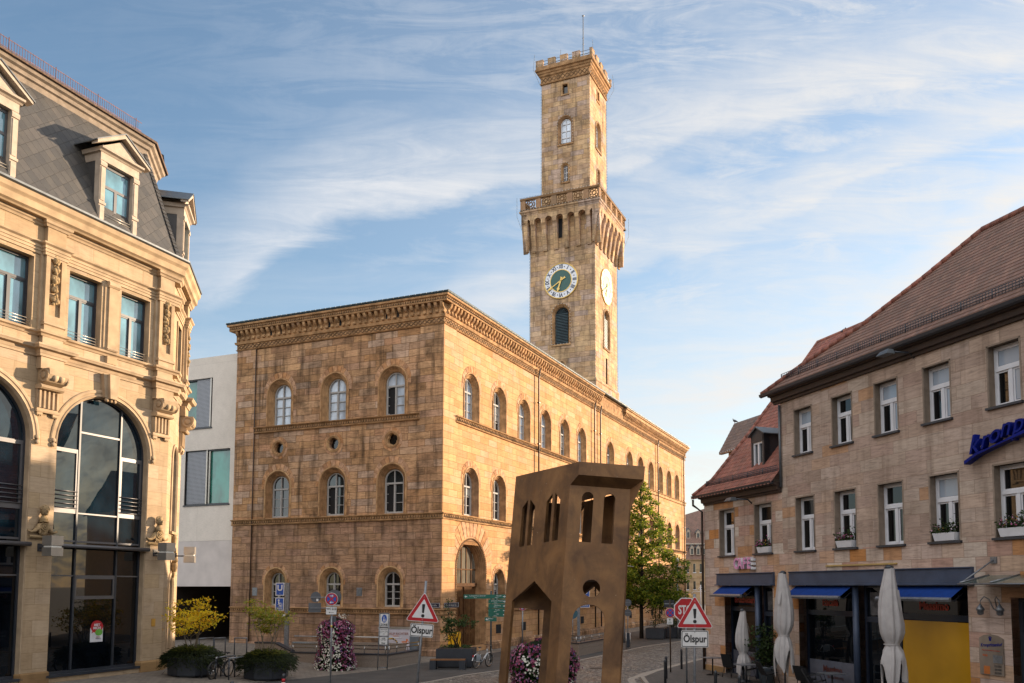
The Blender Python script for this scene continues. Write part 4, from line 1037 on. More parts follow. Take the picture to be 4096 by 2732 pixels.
pq = MB(); pq.fb(FRONT, .52, .74, 2.0, 2.34, .0, .02); tag(pq.build('plaque', plain('yellow_plaque', rgb('a87c2c'), .5)), 'small yellow plaque screwed to the cream pilaster', 'plaque')
o = bpy.data.objects['plaque']; o.location = cb_.location; o.rotation_euler = cb_.rotation_euler; o.scale = cb_.scale
# poster in the shop window
po = empty('rental_poster', LO, cb_.rotation_euler.z, 'white shop window poster with a red speech bubble reading MIET MICH!', 'poster')
po.scale = cb_.scale
m = MB(); m.fb(FRONT, -2.36, -1.74, 1.46, 2.06, -.33, -.32); m.build('sheet', plain('poster_paper', rgb('c9c9cc'), .5), po)
m = MB(); m.prism(FRONT, [(-2.05 + .3 * math.cos(t), 2.1 + .26 * math.sin(t)) for t in [2 * pi * i / 24 for i in range(24)]], -.32, -.31); m.prism(FRONT, [(-2.3, 1.82), (-2.15, 1.92), (-2.25, 1.98)], -.32, -.311); m.build('speech_bubble', plain('poster_red', rgb('a8141f'), .5), po)
m = MB(); m.prism(FRONT, [(-1.95 + .18 * math.cos(t), 1.86 + .14 * math.sin(t)) for t in [2 * pi * i / 20 for i in range(20)]], -.309, -.304); m.build('green_bubble', plain('poster_green', rgb('5f9a3a'), .5), po)
text('MIET', .14, M['white'], po, FRONT(-2.05, 2.17, -.305), off=.004); text('MICH!', .14, M['white'], po, FRONT(-2.05, 2.04, -.3), off=.004)
text('TEMME', .06, plain('poster_red_text', rgb('a8141f')), po, FRONT(-1.98, 1.66, -.315)); text('IMMOBILIEN', .05, M['anth'], po, FRONT(-1.96, 1.6, -.315))

# ================================================================ MODERN CONCRETE BUILDING between the two
mb_ = empty('modern_building', HALL_O, HALL_RZ, 'pale concrete building with steel shutters and a dark passage below', 'building')
MF = Fr((0, .35, 0), (1, 0, 0), (0, -1, 0)); MR, ML, MT = -14.95, -30, 18.45
w = MB()
band(w, MF, ML, MR, 6.65, 12.9, [('r', -17.3, 1.85, 8.95, 12.45)]); band(w, MF, ML, MR, 12.9, MT, [('r', -18.95, 1.9, 13.9, 17.1)])
w.bx(ML, MR, .9, 14, 3.9, MT - .3)
w.build('wall', M['concrete'], mb_)
s = MB(); s.fb(MF, ML, MR, 3.79, 6.64, -.4, .0); s.build('smooth_band', M['concsmooth'], mb_)
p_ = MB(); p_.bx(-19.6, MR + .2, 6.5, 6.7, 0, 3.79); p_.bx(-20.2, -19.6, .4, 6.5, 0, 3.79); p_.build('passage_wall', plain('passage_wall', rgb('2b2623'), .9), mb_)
g = MB()
for i in range(30): g.tube([(-19.3 + i * .15, 5.5, .05), (-19.3 + i * .15, 5.5, 1.9)], .015, 4)
for z in (.15, 1.85): g.tube([(-19.4, 5.5, z), (-14.9, 5.5, z)], .03, 4)
g.build('passage_gate', M['anth'], mb_)
def shutter_mat():
    t = NT('perforated_shutter'); vec, u, z = t.wallvec()
    b = t.n('TexBrick'); t.l(vec, b.inputs['Vector']); b.offset = 0
    for k, q in (('Scale', 1), ('Mortar Size', .02), ('Brick Width', .1), ('Row Height', .085)): b.inputs[k].default_value = q
    t.l(t.ramp(b.outputs['Fac'], [(0, rgb('3c3f44')), (1, rgb('8e9197'))]), t.b.inputs['Base Color']); t.b.inputs['Metallic'].default_value = .3; t.b.inputs['Roughness'].default_value = .45
    t.bump(b.outputs['Fac'], .5, .02); return t.m
SM = shutter_mat()
def mwin(cx, hw, z0, z1, s0, s1):
    m = MB()
    for a, b, q0, q1 in ((cx - hw, cx - hw + .08, z0, z1), (cx + hw - .08, cx + hw, z0, z1), (cx - hw + .08, cx + hw - .08, z0, z0 + .08), (cx - hw + .08, cx + hw - .08, z1 - .08, z1)): m.fb(MF, a, b, q0, q1, -.3, -.1)
    m.fb(MF, cx - hw - .05, cx + hw + .05, z0 - .08, z0, -.3, .05)
    W = m.build('window', M['anth'], mb_)
    g = MB(); g.fb(MF, cx - hw + .08, cx + hw - .08, z0 + .08, z1 - .08, -.3, -.24); g.build('pane', M['g_green'], W)
    sh_ = MB(); sh_.fb(MF, s0, s1, z0 + .05, z1 - .02, -.16, -.1); sh_.build('shutter', SM, W)
    f_ = MB(); f_.fb(MF, s1, s1 + .1, z0 + .05, z1 - .02, -.18, -.05); f_.fb(MF, s1 + .16, s1 + .26, z0 + .05, z1 - .02, -.2, -.12); f_.build('shutter_rail', M['alu'], W)
mwin(-17.3, 1.85, 8.95, 12.45, -19.1, -17.45); mwin(-18.95, 1.9, 13.9, 17.1, -18.45, -17.3)
# ================================================================ CAFE BUILDING (right)
_F, _P = 3380.0, R(4.4); _V0 = 2345 - _F * math.tan(_P)
def ray(u, v):
    x, y = (u - 2200) / _F, (_V0 - v) / _F
    return Vector((x, math.cos(_P) - y * math.sin(_P), math.sin(_P) + y * math.cos(_P)))
def gz(x, y):
    t = min(1, max(0, (-9 - x) / 6.5)); return .38 * t * t * (3 - 2 * t)
def at(u, v, y):
    d = ray(u, v); return Vector((0, 0, 3.8)) + d * (y / d.y)
def on_ground(u, v):
    d = ray(u, v); z = 0.0
    for _ in range(6):
        t = (z - 3.8) / d.z; z = gz(d.x * t, d.y * t)
    return Vector((d.x * t, d.y * t, z))
CX_, CY_ = Vector((.32836, -.94455, 0)), Vector((.94455, .32836, 0))
CO = Vector((6.973, 38.07, 0)); CRZ = math.atan2(CX_.y, CX_.x)
cafe = empty('cafe_building', CO, CRZ, 'pinkish sandstone corner house with tiled roofs and a cafe on its ground floor', 'building')
def cl(u, v, Y):
    """point of a picture ray on a plane parallel to the cafe front, in the house's own frame"""
    d = ray(u, v); o = CO + CY_ * Y; n = CY_
    t = (o - Vector((0, 0, 3.8))).dot(n) / d.dot(n); q = Vector((0, 0, 3.8)) + d * t - CO
    return Vector((q.dot(CX_), q.dot(CY_), q.z))
XR = 25.0
W2 = [(7.40, .54), (9.62, .54), (11.8, .54), (13.96, .54), (16.37, .55), (18.8, .55), (21.2, .55)]
W1 = [(1.93, .62), (4.67, .62), (7.42, .56), (9.67, .57), (11.87, .57), (14.1, .57), (16.45, .58), (18.8, .57), (21.2, .57)]
lowm = MB()
band(lowm, FRONT, 0, 6.0, 4.2, 7.48, [('r', x, h, 5.1, 7.12) for x, h in W1[:2]])
band(lowm, FRONT, 6.0, XR, 4.2, 5.09, [])
band(lowm, FRONT, 0, XR, 0, 4.2, [('r', 3.45, 1.8, .02, 3.9), ('r', 10.87, 3.97, .02, 3.9), ('r', 17.0, .72, .02, 3.5), ('r', 21.0, 1.6, .8, 3.4)])
up = MB()
band(up, FRONT, 6.0, XR, 5.09, 7.9, [('r', x, h, 5.1, 7.12) for x, h in W1[2:]])
band(up, FRONT, 6.0, XR, 7.9, 11.3, [('r', x, h, 8.7, 10.45) for x, h in W2])
ENDF = Fr((0, 0, 0), (0, 1, 0), (-1, 0, 0)); END6 = Fr((6.0, 0, 0), (0, 1, 0), (-1, 0, 0))
band(lowm, ENDF, 0, 7.5, 0, 7.9); lowm.poly([ENDF(0, 7.9), ENDF(7.5, 7.9), ENDF(3.8, 12.6)])
band(up, END6, 0, 12, 7.0, 11.3)
band(up, Fr((XR, 0, 0), (0, 1, 0), (1, 0, 0)), 0, 12, 0, 11.3)
lowm.build('lower_wall', M['cafelow'], cafe); up.build('upper_wall', M['cafe'], cafe)
b_ = MB(); b_.bx(.1, XR - .1, 11.8, 12, 0, 11.2); b_.bx(.1, 6.5, 7.2, 7.4, 0, 7.4); b_.build('rear_wall', M['cafe'], cafe)
bs = MB(); bs.cornice([(0, 6), (0, 0), (1.6, 0)], [(-.02, -.3), (.04, -.3), (.04, .32), (-.02, .36)]); bs.build('plinth', M['plinth'], cafe)
# ---- windows
def cwin(hw, h, gl, curtain=None):
    m = MB(); D = -.25
    def fr4(a, b, z0, z1, t, d0, d1):
        m.fb(FRONT, a, a + t, z0, z1, d0, d1); m.fb(FRONT, b - t, b, z0, z1, d0, d1); m.fb(FRONT, a + t, b - t, z0, z0 + t, d0, d1); m.fb(FRONT, a + t, b - t, z1 - t, z1, d0, d1)
    fr4(-hw, hw, .02, h - .02, .07, D - .06, D)
    tz = h * .62
    m.fb(FRONT, -hw + .07, hw - .07, tz - .05, tz + .05, D - .06, D + .03); m.fb(FRONT, -.06, .06, .09, tz - .05, D - .06, D + .015)
    fr4(-hw + .07, -.06, .09, tz - .05, .05, D - .06, D - .015); fr4(.06, hw - .07, .09, tz - .05, .05, D - .06, D - .015); fr4(-hw + .07, hw - .07, tz + .05, h - .09, .05, D - .06, D - .015)
    v = MB()
    for u0, z0, u1, z1 in ((-hw, 0, -hw, h), (hw, h, hw, 0), (-hw, h, hw, h)): v.poly([FRONT(u0, z0, 0), FRONT(u1, z1, 0), FRONT(u1, z1, D - .06), FRONT(u0, z0, D - .06)])
    # fillet around the opening
    v.fb(FRONT, -hw - .02, -hw + .03, 0, h, -.03, .012); v.fb(FRONT, hw - .03, hw + .02, 0, h, -.03, .012); v.fb(FRONT, -hw - .02, hw + .02, h - .03, h + .02, -.03, .012)
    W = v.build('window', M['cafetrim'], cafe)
    m.build('frame', M['white'], W)
    g = MB(); g.poly([FRONT(-hw + .1, .1, D - .04), FRONT(hw - .1, .1, D - .04), FRONT(hw - .1, h - .1, D - .04), FRONT(-hw + .1, h - .1, D - .04)]); g.build('pane', M[gl], W)
    s = MB(); s.fb(FRONT, -hw - .05, hw + .06, -.05, .015, D, .1); s.build('sill', M['anth'], W)
    if curtain:
        c = MB(); n = 16
        for a, b, z0, z1 in ((-hw + .13, -.1, .16, tz - .1), (.1, hw - .12, .16, tz - .1), (-hw + .13, hw - .12, tz + .11, h - .14)):
            if curtain == 'half' and a < 0 and z0 < .5: continue
            if curtain == 'top' and z0 < .5: continue
            pts = [(a + (b - a) * i / n, .006 * math.sin(i * 2.4)) for i in range(n + 1)]
            c.loft([[FRONT(u, z0, D - .038 + d * .3) for u, d in pts], [FRONT(u, z1, D - .038 + d * .3) for u, d in pts]], smooth=True)
        c.build('curtain', M['curtain'], W)
    return W
t_ = NT('net_curtain'); t_.b.inputs['Base Color'].default_value = rgb('8f9aa6'); t_.b.inputs['Roughness'].default_value = .12; t_.b.inputs['IOR'].default_value = 1.6; M['curtain'] = t_.m
prots = {}
def cput(key, x, z, *a):
    if key not in prots: prots[key] = cwin(*a); prots[key].location = (x, 0, z)
    else: inst(prots[key], parent=cafe, loc=(x, 0, z))
for i, (x, h) in enumerate(W2):
    k = [('t', 'top'), ('d', None), ('c', 'half'), ('c', 'half'), ('c', 'half'), ('d', None), ('d', None)][i]
    cput('2' + k[0], x, 8.7, .54, 1.75, 'g_dark', k[1])
for i, (x, h) in enumerate(W1):
    k = [('d', None), ('d', None), ('d', None), ('d', None), ('d', None), ('t', 'top'), ('d', None), ('d', None), ('d', None)][i]
    cput('1' + k[0] + ('w' if i < 2 else ''), x, 5.1, .62 if i < 2 else .57, 2.02, 'g_dark', k[1])
# ---- roofs in stepped tile courses
def tiles(name, cols, bw, course):
    t = NT(name); vec, u, z = t.wallvec()
    b = t.n('TexBrick'); b.offset = .5; t.l(vec, b.inputs['Vector'])
    for k, q in (('Scale', 1), ('Mortar Size', .008), ('Mortar Smooth', .1), ('Bias', 0), ('Brick Width', bw), ('Row Height', course)): b.inputs[k].default_value = q
    b.inputs['Color1'].default_value = (0, 0, 0, 1); b.inputs['Color2'].default_value = (1, 1, 1, 1); b.inputs['Mortar'].default_value = (.4, .4, .4, 1)
    c = t.ramp(b.outputs['Color'], [(i / (len(cols) - 1), q) for i, q in enumerate(cols)])
    n = t.noise(vec, .8, 6, .6); c = t.mix(1, c, t.ramp(n, [(.3, (.72, .75, .72, 1)), (.6, (1, 1, 1, 1)), (.8, (1.1, 1.0, .95, 1))]), 'MULTIPLY')
    c = t.mix(t.math('MULTIPLY', b.outputs['Fac'], .6), c, rgb('3a241c'))
    t.l(c, t.b.inputs['Base Color']); t.b.inputs['Roughness'].default_value = .75; t.bump(b.outputs['Fac'], -.3 if False else .3, .01); return t.m
TILE = tiles('brown_roof_tiles', H('6b5045', '78594c', '806253', '664f45', '775d50'), .17, .15)
TILER = tiles('red_roof_tiles', H('7c4a3c', '8a5445', '925d4c', '784f43', '844c3e'), .24, .19)
def courses(m, left, right, y0, y1, zf, step, tooth=0.0, lift=.03):
    """overlapping tile courses from y0 up to y1; left(y), right(y) bound them; tooth>0 gives rounded beaver tails"""
    y = y0
    while y < y1 - 1e-3:
        yb = min(y + step, y1); a, b = left(y), right(y); a2, b2 = left(yb), right(yb)
        n = 1 if not tooth else max(1, int((b - a) / tooth))
        for i in range(n):
            u0, u1 = a + (b - a) * i / n, a + (b - a) * (i + 1) / n; v0, v1 = a2 + (b2 - a2) * i / n, a2 + (b2 - a2) * (i + 1) / n
            if tooth:
                w_ = u1 - u0; d = step * .35
                P = [(u0, y), (u0 + w_ * .2, y - d * .65), (u0 + w_ * .5, y - d), (u0 + w_ * .8, y - d * .65), (u1, y)]
                m.poly([(u, q, zf(q) + lift) for u, q in P] + [(v1, yb, zf(yb)), (v0, yb, zf(yb))])
                m.loft([[(u, q, zf(q) + lift) for u, q in P], [(u, q, zf(q) + .004) for u, q in P]])
            else:
                m.poly([(u0, y, zf(y) + lift), (u1, y, zf(y) + lift), (v1, yb, zf(yb)), (v0, yb, zf(yb))]); m.poly([(u0, y, zf(y)), (u1, y, zf(y)), (u1, y, zf(y) + lift), (u0, y, zf(y) + lift)])
        y = yb
def poly_at(P):
    def f(y):
        for (ya, xa), (yb, xb) in zip(P, P[1:]):
            if y <= yb: return xa + (xb - xa) * (y - ya) / (yb - ya)
        return P[-1][1]
    return f
zu = lambda y: 11.35 + 1.2 * (y + .4)
RY_ = 0.0
while cl(3931, 923, RY_).z > zu(RY_): RY_ += .02
HIPU = [(-.45, 5.45), (.3, 7.4), (.96, 9.72), (1.9, 11.6), (RY_, cl(3931, 923, RY_).x)]
r = MB(); courses(r, poly_at(HIPU), lambda y: XR + .3, -.5, RY_, zu, .125, .0, .035)
r.build('upper_roof', TILE, cafe)
e_ = MB(); hp3 = [(x, y, zu(y)) for y, x in HIPU]
for a, b in zip(hp3, hp3[1:]): e_.poly([a, b, (5.45, 12.5, 11.4)])
e_.poly([hp3[-1], (XR + .3, RY_, zu(RY_)), (XR + .3, 12.5, 11.4), (5.45, 12.5, 11.4)]); e_.build('hip_roof', TILE, cafe)
hc = MB()
for a, b in zip(hp3, hp3[1:]):
    a, b = Vector(a), Vector(b); n = max(1, int((b - a).length / .36))
    for i in range(n): hc.tube([a.lerp(b, i / n) + Vector((0, 0, .03)), a.lerp(b, (i + 1) / n) + Vector((0, 0, .05))], [.11, .085], 7)
for i in range(30): hc.tube([Vector((hp3[-1][0] + i * .36, RY_, zu(RY_) + .03)), Vector((hp3[-1][0] + i * .36 + .37, RY_, zu(RY_) + .05))], [.11, .09], 7)
hc.build('hip_tiles', TILER, cafe)
VERGE = [(-.45, -.2), (.09, .62), (1.98, .80), (3.22, .75), (4.2, .7)]
zl = lambda y: 7.9 + 1.2 * (y + .4)
r = MB(); courses(r, poly_at(VERGE), lambda y: 6.02, -.5, 4.2, zl, .17, .25, .03)
r.build('lower_roof', TILER, cafe)
e_ = MB(); e_.poly([(.7, 4.2, zl(4.2)), (6.4, 4.2, zl(4.2)), (6.4, 8.6, 7.9), (-.2, 8.6, 7.9)]); e_.build('rear_roof', TILER, cafe)
vc = MB(); vp = [Vector((x, y, zl(y) + .04)) for y, x in VERGE]
for a, b in zip(vp, vp[1:]):
    n = max(1, int((b - a).length / .36))
    for i in range(n): vc.tube([a.lerp(b, i / n), a.lerp(b, (i + 1) / n) + Vector((0, 0, .02))], [.1, .08], 6)
vc.build('verge_tiles', TILER, cafe)
# red roofed wing rising behind the hip
q = [cl(3160, 1530, 5.0), cl(3272, 1369, 7.4), cl(3456, 1301, 7.4), cl(3520, 1430, 5.0)]
k_ = MB(); zb = lambda y: q[0].z + (q[1].z - q[0].z) * (y - 5) / 2.4
courses(k_, lambda y: q[0].x + (q[1].x - q[0].x) * (y - 5) / 2.4, lambda y: q[2].x + .6, 5.0, 7.4, zb, .2, .3, .03)
k_.build('wing_roof', TILER, cafe)
k2 = MB(); k2.tube([q[0], q[1], q[2] + Vector((.6, 0, .1))], .1, 7); k2.build('wing_ridge_tiles', TILER, cafe)
k3 = MB(); k3.bx(q[0].x + .3, 6.6, 5.2, 9.4, 0, q[0].z - .1); k3.poly([(q[1].x, 7.4, q[1].z), (q[2].x + .6, 7.4, q[1].z), (q[2].x + .6, 9.8, q[0].z), (q[0].x, 9.8, q[0].z)]); k3.build('wing_wall', M['cafe'], cafe)
# slate coloured gable roof further back with a pigeon on its ridge
q = [cl(2876, 1811, 6.2), cl(2937, 1694, 7.6), cl(3050, 1691, 7.6), cl(2990, 1811, 6.2)]
k_ = MB(); zb2 = lambda y: q[0].z + (q[1].z - q[0].z) * (y - 6.2) / 1.4
courses(k_, lambda y: q[0].x + (q[1].x - q[0].x) * (y - 6.2) / 1.4, lambda y: q[2].x + (y - 6.2) * .3, 6.2, 7.6, zb2, .16, .22, .03)
k_.build('bay_roof', tiles('grey_roof_tiles', H('5e5350', '6b5c56', '75655d', '58504d'), .22, .15), cafe)
k2 = MB(); k2.bx(q[0].x, q[2].x, 6.2, 6.4, q[0].z - .12, q[0].z - .03); k2.bx(q[0].x + .55, q[2].x, 6.5, 9, 7.0, q[0].z - .05); k2.poly([q[1], q[2], q[2] + Vector((0, 1.4, -1.4)), q[1] + Vector((-.9, 1.4, -1.4))]); k2.build('bay_wall', M['cafe'], cafe)
RIDGE1 = (q[1].lerp(q[2], .03), None); 
# eaves boxes, gutters, snow guards, downpipes
for nm, x0, z, xe in (('upper', 5.45, 11.25, XR), ('lower', -.15, 7.8, 6.0)):
    m = MB(); dz = z - .38
    m.side(FRONT, x0 + .25, xe, [(0, dz), (.1, dz), (.12, dz + .08), (.22, dz + .1), (.24, dz + .26), (.36, dz + .28), (.4, z), (0, z)]); m.build('eaves_board', plain('dark_brown_timber', rgb('33241d'), .6, var=.2), cafe)
    g = MB(); g.side(FRONT, x0 - .05, xe, [(.36, z + .04), (.38, z - .04), (.46, z - .08), (.54, z - .04), (.57, z + .05), (.54, z + .05), (.5, z), (.4, z), (.39, z + .05)]); g.build('gutter', M['anth'], cafe)
def snow(x0, x1, zf, y, h=.24):
    m = MB(); n = int((x1 - x0) / .11); z = zf(y)
    for i in range(n + 1):
        u = x0 + (x1 - x0) * i / n; m.tube([(u, y, z), (u, y, z + h)], .011 if i % 10 else .025, 4)
    for k in range(4): m.tube([(x0, y, z + .04 + (h - .04) * k / 3), (x1, y, z + .04 + (h - .04) * k / 3)], .012, 4)
    m.build('snow_guard', M['anth'], cafe)
snow(6.3, XR, zu, -.12, .27); snow(.45, 5.9, zl, -.12, .24)
for x, z1, z0 in ((-.12, 7.6, .1),):
    m = MB(); m.tube([(x - .05, -.47, z1 + .1), (x - .05, -.47, z1 - .15), (x + .1, -.1, z1 - .45), (x + .1, -.1, z0)], .055, 8); m.build('drainpipe', M['pipe'], cafe)
m = MB(); m.tube([(6.05, -.08, 10.8), (6.05, -.08, 7.6)], .05, 8); m.build('drainpipe', M['zinc'], cafe)
# dormer in the lower roof
F_ = Fr((0, .27, 0), (1, 0, 0), (0, -1, 0)); a, b = 3.5, 4.43
dk_ = plain('dark_sheet_metal', rgb('2a2b2e'), .5, var=.15)
m = MB(); m.fb(F_, a, a + .1, 8.62, 10.0, -.3, 0); m.fb(F_, b - .12, b, 8.62, 10.0, -.3, 0); m.prism(F_, [(a, 9.72), (b, 9.72), (b, 10.05), ((a + b) / 2, 10.28), (a, 10.05)], -.2, .0)
m.hexa([(b - .02, .3, 8.6), (b + .0, .3, 8.6), (b + .0, 1.8, 10.0), (b - .02, 1.8, 10.0), (b - .02, .3, 10.05), (b, .3, 10.05), (b, 1.85, 10.06), (b - .02, 1.85, 10.06)])
m.hexa([(a, .3, 8.6), (a + .02, .3, 8.6), (a + .02, 1.8, 10.0), (a, 1.8, 10.0), (a, .3, 10.05), (a + .02, .3, 10.05), (a + .02, 1.85, 10.06), (a, 1.85, 10.06)])
D_ = m.build('dormer', dk_, cafe)
m = MB()
for u0, u1, z0, z1 in ((a + .1, a + .18, 8.68, 9.72), (b - .2, b - .12, 8.68, 9.72), (a + .18, b - .2, 8.68, 8.76), (a + .18, b - .2, 9.64, 9.72), ((a + b) / 2 - .06, (a + b) / 2 + .04, 8.76, 9.64)): m.fb(F_, u0, u1, z0, z1, -.15, -.05)
m.build('frame', M['white'], D_)
g = MB(); g.fb(F_, a + .1, b - .12, 8.7, 9.7, -.16, -.12); g.build('pane', M['g_mid'], D_)
m = MB(); c = (a + b) / 2
for sg in (-1, 1): m.prism(F_, [(c + sg * .58, 9.98), (c + sg * .58, 10.02), (c, 10.36), (c, 10.31)][::sg], -1.9, .1)
m.build('dormer_roof', M['zinc'], D_)
# ---- ground floor: steel lintels, shop windows, column, blue awnings, lettering
steel = plain('blue_grey_steel', rgb('39455a'), .5, var=.14, metal=.2, scale=2); navy = plain('dark_navy_frame', rgb('141c2b'), .4, var=.1); red = plain('red_lettering', rgb('b03a24'), .5, var=.1)
for x0, x1 in ((1.17, 5.42), (6.48, 15.1)):
    m = MB(); m.side(FRONT, x0, x1, [(-.1, 3.83), (.22, 3.83), (.22, 3.87), (.12, 3.88), (.1, 4.3), (.16, 4.32), (.16, 4.35), (-.1, 4.35)]); m.build('lintel', steel, cafe)
def shop(a, b, z0, z1, gl='g_shop', bar=None):
    m = MB(); D = -.3
    m.fb(FRONT, a, a + .1, z0, z1, D - .1, D); m.fb(FRONT, b - .1, b, z0, z1, D - .1, D); m.fb(FRONT, a + .1, b - .1, z0, z0 + .1, D - .1, D); m.fb(FRONT, a + .1, b - .1, z1 - .1, z1, D - .1, D)
    if bar: m.fb(FRONT, a + .1, b - .1, bar - .09, bar + .09, D - .1, D + .002)
    W = m.build('shop_window', navy, cafe)
    g = MB(); g.poly([FRONT(a + .05, z0 + .05, D - .05), FRONT(b - .05, z0 + .05, D - .05), FRONT(b - .05, z1 - .05, D - .05), FRONT(a + .05, z1 - .05, D - .05)]); g.build('pane', M[gl], W)
    return W
s1 = shop(1.65, 3.9, .02, 3.85, bar=2.85); s2 = shop(6.95, 9.75, .02, 3.85, bar=2.85); s3 = shop(11.75, 14.83, .02, 3.85, bar=2.86)
s4 = shop(4.15, 5.25, .02, 3.85, bar=2.7); s5 = shop(10.15, 11.7, .02, 3.85, bar=2.7)
for s_, u0, u1 in ((s4, 4.4, 5.1), (s5, 10.4, 11.4)):
    m = MB(); m.fb(FRONT, u0, u1, 2.85, 3.6, -.34, -.33); m.build('menu_board', plain('menu_board_paper', rgb('4b4a4c'), .5, var=.4, scale=5), s_)
for x in (4.02, 9.95):
    m = MB(); m.tube([(x, .1, 0), (x, .1, 3.84)], .11, 12); m.build('column', steel, cafe)
m = MB(); m.fb(FRONT, 11.86, 14.72, .1, 2.74, -.345, -.335); m.build('yellow_blind', plain('yellow_blind', rgb('b5861c'), .25, var=.08, scale=.9), s3)
m = MB(); m.fb(FRONT, 7.05, 9.65, .12, 1.15, -.345, -.335); m.build('frosted_foil', plain('frosted_foil', rgb('5a5c66'), .2, var=.1), s2)
m = MB(); m.fb(FRONT, 1.75, 3.8, .12, 1.1, -.345, -.335); m.build('frosted_foil', plain('frosted_foil_left', rgb('4d4f58'), .2, var=.1), s1)
text('Bruschetteria', .34, red, s1, FRONT(2.75, 3.22, -.33), off=.012, sx=.9); text('Eiscafé', .36, red, s2, FRONT(8.3, 3.22, -.33), off=.014, sx=.9); text('Massimo', .36, red, s3, FRONT(13.2, 3.2, -.33), off=.014, sx=.95)
brn = plain('brown_lettering', rgb('4a1f18'), .5); text('Massimo', .3, brn, s2, FRONT(8.35, .85, -.325), off=.012); text('Bruschetteria', .16, brn, s2, FRONT(8.5, .58, -.325)); text('Massimo', .28, brn, s1, FRONT(2.9, .85, -.325), off=.012)
blue = plain('blue_awning_cloth', rgb('0d3375'), .8, var=.1, scale=6, spec=.2)
for x0, x1 in ((1.5, 3.85), (6.8, 9.95), (11.8, 14.75)):
    m = MB(); m.loft([[FRONT(x0 + (x1 - x0) * i / 12, 3.8, .02) for i in range(13)], [FRONT(x0 + (x1 - x0) * i / 12, 3.62 - .004 * math.sin(i), .3) for i in range(13)], [FRONT(x0 + (x1 - x0) * i / 12, 3.44, .56) for i in range(13)]], smooth=True)
    A_ = m.build('awning', blue, cafe)
    m = MB(); m.side(FRONT, x0 - .03, x1 + .03, [(.54, 3.36), (.62, 3.36), (.64, 3.42), (.6, 3.48), (.54, 3.48)]); m.build('awning_bar', M['galv'], A_)
    m = MB()
    for u in (x0 + .1, x1 - .1): m.tube([FRONT(u, 3.6, .0), FRONT(u, 3.38, .3), FRONT(u, 3.42, .57)], .025, 5)
    m.build('awning_arm', M['anth'], A_)
m = MB(); m.fb(FRONT, 8.6, 12.1, 4.49, 4.54, .0, .06); m.build('cable_duct', plain('brass_duct', rgb('a58a52'), .4, var=.1), cafe)
# CAFE sign and the blue script sign are fixed to the wall but are things of their own
pink = plain('pink_enamel', rgb('c98ab0'), .45, var=.05)
sg_ = empty('cafe_sign', CO, CRZ, 'pink and white box letters reading CAFE over the blue steel lintel', 'sign')
for i, (ch, x) in enumerate((('C', 2.86), ('A', 3.16), ('F', 3.50), ('E', 3.82))):
    text(ch, .62, pink, sg_, FRONT(x, 4.72, .16), ext=.012, off=.02, sx=.82, name='letter'); text(ch, .62, M['white'], sg_, FRONT(x, 4.72, .07), ext=.075, off=.019, sx=.82, name='letter_return')
m = MB()
for z in (4.53, 4.71, 4.88): m.fb(FRONT, 3.98, 4.14, z - .05, z + .05, .02, .16)
m.build('letter_return', M['white'], sg_)
navyg = plain('blue_enamel', rgb('06186a'), .35, var=.1, spec=.12)
ks = empty('script_sign', CO, CRZ, 'glossy blue script lettering with an underline swash fixed to the upper wall', 'sign')
for i, (ch, x, z) in enumerate((('k', 15.45, 7.72), ('r', 15.82, 7.80), ('o', 16.15, 7.90), ('n', 16.52, 8.02), ('p', 16.92, 8.06), ('r', 17.25, 8.14), ('i', 17.5, 8.2), ('n', 17.8, 8.24), ('z', 18.15, 8.28), ('e', 18.5, 8.3), ('n', 18.85, 8.32), ('h', 19.25, 8.36), ('o', 19.6, 8.32), ('f', 19.9, 8.36))):
    text(ch, .72, navyg, ks, FRONT(x, z, .18), rot=(pi / 2, R(-8), 0), ext=.1, off=.004, shear=.45, name='letter')
m = MB(); pts = [(15.18, 7.22), (15.6, 7.42), (16.0, 7.52), (16.5, 7.64), (17.2, 7.78), (18.2, 7.9), (19.5, 7.9)]
top = [(u, z + .07 + .03 * math.sin(u * 3)) for u, z in pts]; m.prism(FRONT, pts + top[::-1], .06, .3); m.build('swash', navyg, ks)
# glass door canopy on tie rods, double lantern, glass plate, door
cn = empty('door_canopy', CO, CRZ, 'glass door canopy on steel tie rods over the entrance at the right', 'canopy')
m = MB(); m.hexa([FRONT(15.55, 3.86, 1.0), FRONT(19, 3.86, 1.0), FRONT(19, 4.08, .02), FRONT(15.55, 4.08, .02), FRONT(15.55, 3.88, 1.0), FRONT(19, 3.88, 1.0), FRONT(19, 4.1, .02), FRONT(15.55, 4.1, .02)]); m.build('glass_sheet', glass('canopy_glass', rgb('4a5148'), 1.6, .1), cn)
m = MB()
for x in (15.6, 16.6, 17.7, 18.9): m.tube([FRONT(x, 4.11, .0), FRONT(x, 3.9, 1.02)], .025, 5)
m.tube([FRONT(15.5, 3.86, 1.0), FRONT(19, 3.86, 1.0)], .025, 6)
for x in (15.7, 18.9): m.tube([FRONT(x + .1, 4.52, .03), FRONT(x - .12, 3.92, .9)], .022, 6); m.fb(FRONT, x, x + .2, 4.42, 4.6, 0, .04)
m.build('tie_rod', M['galv'], cn)
ln = empty('wall_lantern', CO, CRZ, 'curved arm wall lantern on the pier beside the entrance', 'lamp')
m = MB(); m.lathe(FRONT(15.95, 3.12, .0), [(.09, 0), (.09, .05), (.03, .07)], 10, ax=(0, -1, 0))
for sg in (-1, 1): m.tube([FRONT(15.95, 3.12, .06), FRONT(15.95 + sg * .06, 3.2, .2), FRONT(15.95 + sg * .1, 3.45, .3), FRONT(15.95 + sg * .2, 3.52, .36), FRONT(15.95 + sg * .3, 3.42, .38), FRONT(15.95 + sg * .32, 3.3, .38)], .016, 6)
m.build('lamp_arm', M['galv'], ln)
